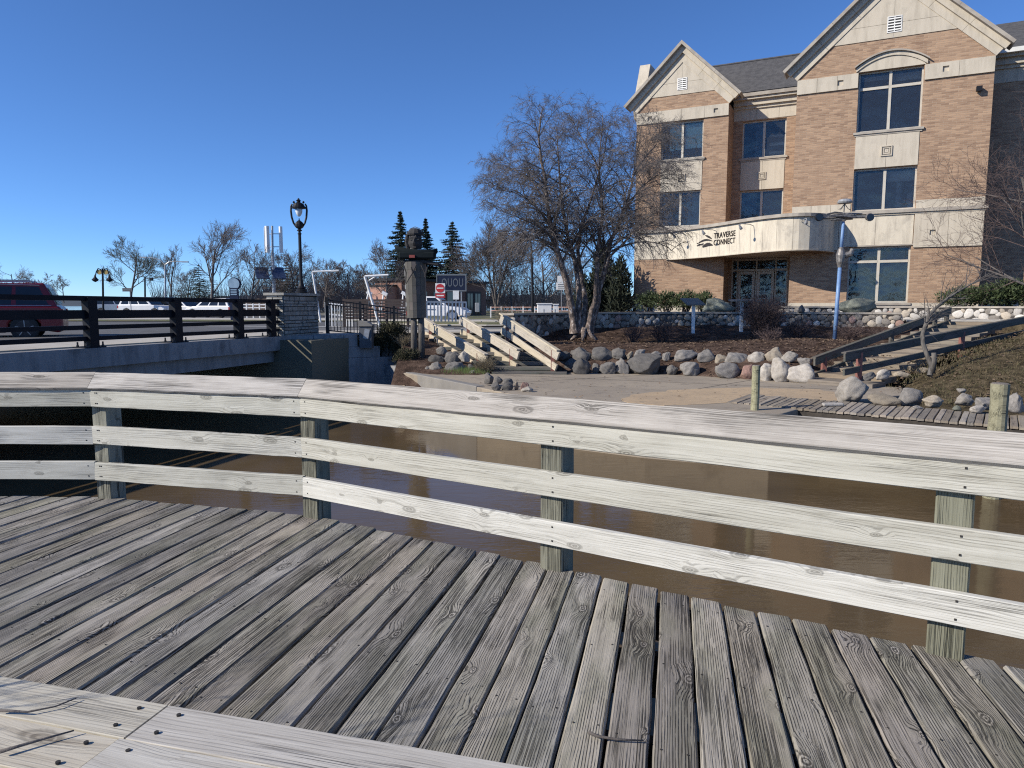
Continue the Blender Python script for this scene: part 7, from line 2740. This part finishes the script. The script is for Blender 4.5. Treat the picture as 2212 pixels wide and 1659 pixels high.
MB().bb(dn.x - .33, dn.x + .33, dn.y - .02, dn.y, dn.z - .22, dn.z + .22).build('plate', MAT['white'], s3)
MB().bb(dn.x - .27, dn.x + .27, dn.y - .02, dn.y, dn.z + .24, dn.z + .62).build('upper_plate', MAT['white'], s3)
for k in range(3):
    MB().bb(dn.x - .22, dn.x + .22, dn.y - .026, dn.y - .021, dn.z - .14 + k * .11, dn.z - .10 + k * .11).build('legend', MAT['signframe'], s3)
# hooked street lamp
hb_ = at(1151, 672, 36)
hl = thing('street_lamp', 'black street lamp with a hooked arm left of the birch', 'street lamp', (hb_.x, hb_.y, .5))


def hq(px, py):
    return at(px, py, 36)


MB().tube([(hb_.x, hb_.y, .4), hq(1150, 600), hq(1148, 545)], [.075, .065, .055], 10).build('pole', MAT['black'], hl)
MB().tube([hq(1148, 545), hq(1147, 527), hq(1142, 515), hq(1134, 511), hq(1126, 516), hq(1122, 526), hq(1121, 538)], [.05, .045, .04, .035, .03, .025, .02], 8).build('arm', MAT['black'], hl)
MB().lathe([(.03, .12), (.07, .1), (.1, .02), (.26, -.16), (.27, -.2)], hq(1122, 541), 14).build('shade', MAT['black'], hl)
MB().lathe([(.005, -.26), (.09, -.24), (.11, -.18)], hq(1122, 541), 10).build('bulb', MAT['globe'], hl)
# utility cabinets and distant red fence
for i, (px, w, h, lab) in enumerate(((1176, 30, 15, 'white utility cabinet by the road left of the birch'), (1200, 10, 12, 'small pale utility box right of the white cabinet'))):
    c = at(px, 662, 40)
    k = 40 / 1534
    cb = thing('utility_cabinet', lab, 'cabinet', (c.x, c.y, .6))
    MB().bb(c.x - w * k / 2, c.x + w * k / 2, c.y - .3, c.y + .3, .5, 1.28 + h * k * .5 + .1).build('box', MAT['white'], cb, bevel=.02)
    MB().bb(c.x - w * k / 2 - .04, c.x + w * k / 2 + .04, c.y - .34, c.y + .34, 1.38 + h * k * .5, 1.44 + h * k * .5).build('roof', MAT['white'], cb)
    MB().bb(c.x - .06, c.x - .03, c.y - .31, c.y - .302, .6, 1.3).build('door_seam', MAT['signframe'], cb)
rf = thing('guard_rail', 'low pinkish guard rail along the far road left of the birch', 'railing', at(1130, 667, 58))
A, B = at(1060, 663.5, 58), at(1260, 663.5, 52)
for dz in (0, -.28):
    MB().beam(A + Vector((0, 0, dz)), B + Vector((0, 0, dz)), .05, .05).build('rail', MAT['pink_and_sunlit_brick'], rf)
for k in range(9):
    p = A.lerp(B, k / 8)
    MB().bb(p.x - .05, p.x + .05, p.y - .05, p.y + .05, .4, p.z + .05).build('post', MAT['white'], rf)
# white rails round the island
wf = thing('white_railing', 'white painted railing on the grass island by the no-entry sign', 'railing', at(960, 672, 39))
A, B = at(914, 652, 39.0), at(1007, 653, 40.5)
MB().beam(A, B, .07, .1).build('rail', MAT['white'], wf)
MB().beam(A.lerp(B, 0) - Vector((0, 0, .42)), A.lerp(B, .28) - Vector((0, 0, .42)), .05, .08).build('rail', MAT['white'], wf)
for k in range(13):
    p = A.lerp(B, k / 12)
    MB().bb(p.x - .035, p.x + .035, p.y - .035, p.y + .035, .5, p.z).build('post', MAT['white'], wf)
wf2 = thing('white_railing', 'white rails of the far fence seen between the bridge rails left of the pier', 'railing', at(540, 668, 52))
A, B = at(505, 661, 52), at(588, 661, 52)
for dz in (.1, -.12, -.34):
    MB().beam(A + Vector((0, 0, dz)), B + Vector((0, 0, dz)), .05, .07).build('rail', MAT['white'], wf2)
for k in range(7):
    p = A.lerp(B, k / 6)
    MB().bb(p.x - .04, p.x + .04, p.y - .04, p.y + .04, .4, p.z + .18).build('post', MAT['white'], wf2)
wf3 = thing('white_railing', 'white picket rails behind the black fence right of the pier', 'railing', at(725, 680, 34))
A, B = at(703, 655, 34), at(760, 661, 34)
for dz in (0, -.5):
    MB().beam(A + Vector((0, 0, dz)), B + Vector((0, 0, dz)), .05, .07).build('rail', MAT['white'], wf3)
for k in range(10):
    p = A.lerp(B, k / 9)
    MB().bb(p.x - .03, p.x + .03, p.y - .03, p.y + .03, .5, p.z + .05).build('post', MAT['white'], wf3)
# dark plank sign wall
sw_ = thing('plank_wall', 'dark horizontal plank wall with faint lettering behind the black picket fence', 'wall', at(810, 690, 33))
A, B = at(742, 660, 33), at(880, 660, 33)
z0, z1 = at(742, 690, 33).z, at(742, 646, 33).z
for k in range(7):
    za, zb = z0 + (z1 - z0) * k / 7, z0 + (z1 - z0) * (k + 1) / 7
    MB().bb(A.x, B.x, A.y, A.y + .06, za + .01, zb - .012).build('plank', MAT['brown_board'], sw_)
for k in range(4):
    x = A.x + (B.x - A.x) * k / 3
    MB().bb(x - .06, x + .06, A.y + .06, A.y + .16, .4, z1 + .02).build('post', MAT['brown_board'], sw_)
vs_, fs_ = text_geo('NO', .34, 0)
tp_ = at(795, 656, 33)
MB().add([(tp_.x + v[0], A.y - .012, tp_.z - .1 + v[1]) for v in vs_], fs_).build('lettering', MAT['signframe'], sw_)
MB().tube([(at(822, 660, 33).x, A.y - .01, z1 - .45), (at(822, 660, 33).x, A.y - .03, z1 - .45)], .08, 12).build('white_disc', MAT['white'], sw_)
for dx, w in ((0, .9), (.2, .6), (1.1, .5)):
    x = at(814, 660, 33).x + dx
    MB().bb(x, x + w, A.y - .015, A.y - .005, z1 - .62 - dx * .1, z1 - .58 - dx * .1).build('faint_line', MAT['signframe'], sw_)

# white bent poles
def bent(pts, D, label, r=.06):
    P = [at(x, y, D) for x, y in pts]
    P[0].z = G0
    o = thing('bent_pole', label, 'light pole', P[0], group='white bent poles')
    MB().tube(P[:2], r, 8).build('leaning_post', MAT['white'], o)
    for a, b_ in zip(P[1:-1], P[2:]):
        MB().tube([a, b_], [r * .9, r * .8], 8).build('arm', MAT['white'], o)
    return o


o = bent([(692, 668), (675, 587), (729, 585)], 42, 'white bent pole with horizontal arm just right of the ornamental lamp')
MB().beam(at(716, 585, 42), at(732, 584, 42), .14, .09).build('lamp_head', MAT['white'], o)
o = bent([(822, 705), (788, 597), (839, 594)], 30, 'tall white bent pole with braced arm left of the carved figure', .055)
MB().tube([at(797, 606, 30), at(812, 597, 30)], .03, 6).build('brace', MAT['white'], o)
for i, (x0, y0_, x1, y1_) in enumerate(((781, 650, 796, 632), (818, 650, 829, 633), (866, 650, 871, 633))):
    o = bent([(x0, 668), (x1, y1_), (x1 + 7, y1_ + 2)], 46, ['short white slanted pole, left of the three behind the plank wall', 'short white slanted pole, middle of the three behind the plank wall', 'short white slanted pole, right of the three behind the plank wall'][i], .05)
    c = at(x1 + 2, y1_ + 1, 46)
    MB().box(c, (.34, .3, .2), Matrix.Rotation(.5, 3, 'Y')).build('lamp_head', MAT['white'], o)

# vertical-axis wind turbine with solar panels
wt = at(592, 668, 60)
tb = thing('wind_turbine', 'white vertical-axis wind turbine on a grey pole with two solar panels', 'wind turbine', (wt.x, wt.y, .5))


def tq(px, py):
    return at(px, py, 60)


MB().tube([(wt.x, wt.y, .4), tq(591, 600), tq(589, 546)], [.16, .14, .12], 10).build('pole', MAT['galv'], tb)
MB().tube([tq(589, 548), tq(588, 488)], .09, 8).build('rotor_shaft', MAT['galv'], tb)
for (px, w, dy) in ((581, 9, -.3), (607, 7, .1), (566, 2, .8)):
    a, b_ = tq(px, 546), tq(px, 489)
    hw = w / 1534 * 60 / 2
    M = MB().prism([(-hw, -.05), (0, -.12), (hw, -.05), (hw, .05), (-hw, .05)], lambda x, y, d: (a.x + x, a.y + dy + y, d), a.z, b_.z).build('blade', MAT['white'], tb)
for yy in (505, 533):
    for px in (566, 607):
        c = tq(588, yy)
        e = tq(px, yy)
        MB().tube([c, e + Vector((0, .8 if px == 566 else .1, 0))], .035, 6).build('rotor_arm', MAT['galv'], tb)
for dx in (-.75, .6):
    c = tq(588, 590)
    MB().box(c + Vector((dx, -.3, 0)), (1.05, 1.7, .06), Matrix.Rotation(R(28), 3, 'Z') @ Matrix.Rotation(R(35), 3, 'X')).build('solar_panel', MAT['solar'], tb)
# twin-globe lamp, double-arm street light, single mast light, street name sign
tl = at(222, 668, 60)
t2 = thing('street_lamp', 'twin-headed lamp with gold round emblems left of the elm', 'street lamp', (tl.x, tl.y, .5))


def lq(px, py):
    return at(px, py, 60)


MB().tube([(tl.x, tl.y, .4), lq(222, 600), lq(221, 580)], [.09, .08, .07], 8).build('pole', MAT['black'], t2)
for sg_ in (-1, 1):
    pts = [lq(221, 590), lq(221 + sg_ * 4, 582), lq(221 + sg_ * 9, 580), lq(221 + sg_ * 13, 587), lq(221 + sg_ * 15, 596)]
    MB().tube(pts, .05, 6).build('scroll_arm', MAT['black'], t2)
    c = lq(221 + sg_ * 7, 588)
    MB().tube([c, c + Vector((0, .06, 0))], .2, 12).build('emblem_disc', MAT['gold'], t2)
    MB().lathe([(.03, .3), (.06, .2), (.12, .05), (.27, -.12), (.26, -.16), (.14, -.26), (.02, -.32)], lq(221 + sg_ * 15.5, 601), 10).build('lamp_head', MAT['black'], t2)
sl = at(357, 668, 75)
s4 = thing('street_light', 'tall grey street light with two curved arms right of the elm', 'street light', (sl.x, sl.y, .5))


def mq(px, py):
    return at(px, py, 75)


MB().tube([(sl.x, sl.y, .4), mq(357, 600), mq(357, 570)], [.11, .09, .07], 8).build('mast', MAT['galv'], s4)
MB().tube([mq(357, 572), mq(365, 566), mq(376, 564.5), mq(398, 565.5)], [.06, .05, .045, .05], 6).build('arm', MAT['galv'], s4)
MB().tube([mq(357, 572), mq(347, 562), mq(330, 557), mq(312, 556)], [.06, .05, .045, .05], 6).build('arm', MAT['galv'], s4)
for px, py in ((400, 565.7), (310, 556)):
    MB().box(mq(px, py), (.7, .25, .12)).build('luminaire', MAT['galv'], s4)
ml = at(313, 668, 78)
s5 = thing('street_light', 'short mast light with one bracket between elm and tall street light', 'street light', (ml.x, ml.y, .5))
MB().tube([(ml.x, ml.y, .4), at(313, 598, 78)], [.1, .09], 8).build('mast', MAT['black'], s5)
MB().tube([at(313, 603, 78), at(322, 600, 78), at(327, 602, 78)], .04, 6).build('bracket', MAT['black'], s5)
MB().box(at(327, 603, 78), (.3, .3, .35)).build('lamp_head', MAT['black'], s5)
ns = at(275, 626, 62)
s6 = thing('street_name_sign', 'small dark street-name plate near the elm trunk', 'sign', (ns.x, ns.y, .5))
MB().tube([(ns.x + .2, ns.y + .05, .4), (ns.x + .2, ns.y + .05, ns.z)], .04, 6).build('post', MAT['galv'], s6)
MB().bb(ns.x - .42, ns.x + .42, ns.y - .02, ns.y + .02, ns.z - .15, ns.z + .15).build('plate', MAT['bin'], s6)
MB().bb(ns.x - .3, ns.x + .3, ns.y - .03, ns.y - .022, ns.z - .04, ns.z + .04).build('legend', MAT['signframe'], s6)
# blue round-topped sign
rs = at(506, 640, 45)
s7 = thing('welcome_sign', 'dark blue sign post with a pale round top behind the bridge railing', 'sign', (rs.x, rs.y, .5))
MB().bb(rs.x - .27, rs.x + .27, rs.y - .06, rs.y + .06, .4, at(506, 622, 45).z).build('column', MAT['signblue'], s7)
c = at(506, 613, 45)
MB().tube([c, c + Vector((0, .12, 0))], .40, 20).build('round_frame', MAT['signblue'], s7)
MB().tube([c - Vector((.02, .012, 0)), c - Vector((.02, .03, 0))], .35, 20).build('round_face', MAT['bluesign'], s7)
for k in range(3):
    z = at(506, 626 + k * 5, 45).z
    MB().bb(rs.x - .19, rs.x + .19, rs.y - .075, rs.y - .061, z - .04, z + .04).build('legend', MAT['bluesign'], s7)
# brown board fence behind the pier top
A, B = at(530, 648, 70), at(606, 648, 66)
bf = thing('board_fence', 'brown board fence beyond the street, left of the stone pier', 'fence', (A.x, A.y, .4))
nb_ = 14
for k in range(nb_):
    p, q = A.lerp(B, k / nb_), A.lerp(B, (k + .94) / nb_)
    MB().beam((p.x, p.y, 1.25), (q.x, q.y, 1.25), .05, 1.7 + .06 * (k % 3)).build('board', MAT['brown_board'], bf)
# slim grey post box by the hut door
ub = at(1031, 658, 66)
u_ = thing('post_box', 'narrow grey box on a stand beside the hut door', 'box', (ub.x, ub.y, .5))
MB().bb(ub.x - .2, ub.x + .2, ub.y - .15, ub.y + .15, .9, 1.75).build('box', MAT['galv'], u_, bevel=.03)
for dx in (-.14, .14):
    MB().bb(ub.x + dx - .03, ub.x + dx + .03, ub.y - .05, ub.y + .05, .45, .9).build('leg', MAT['black'], u_)
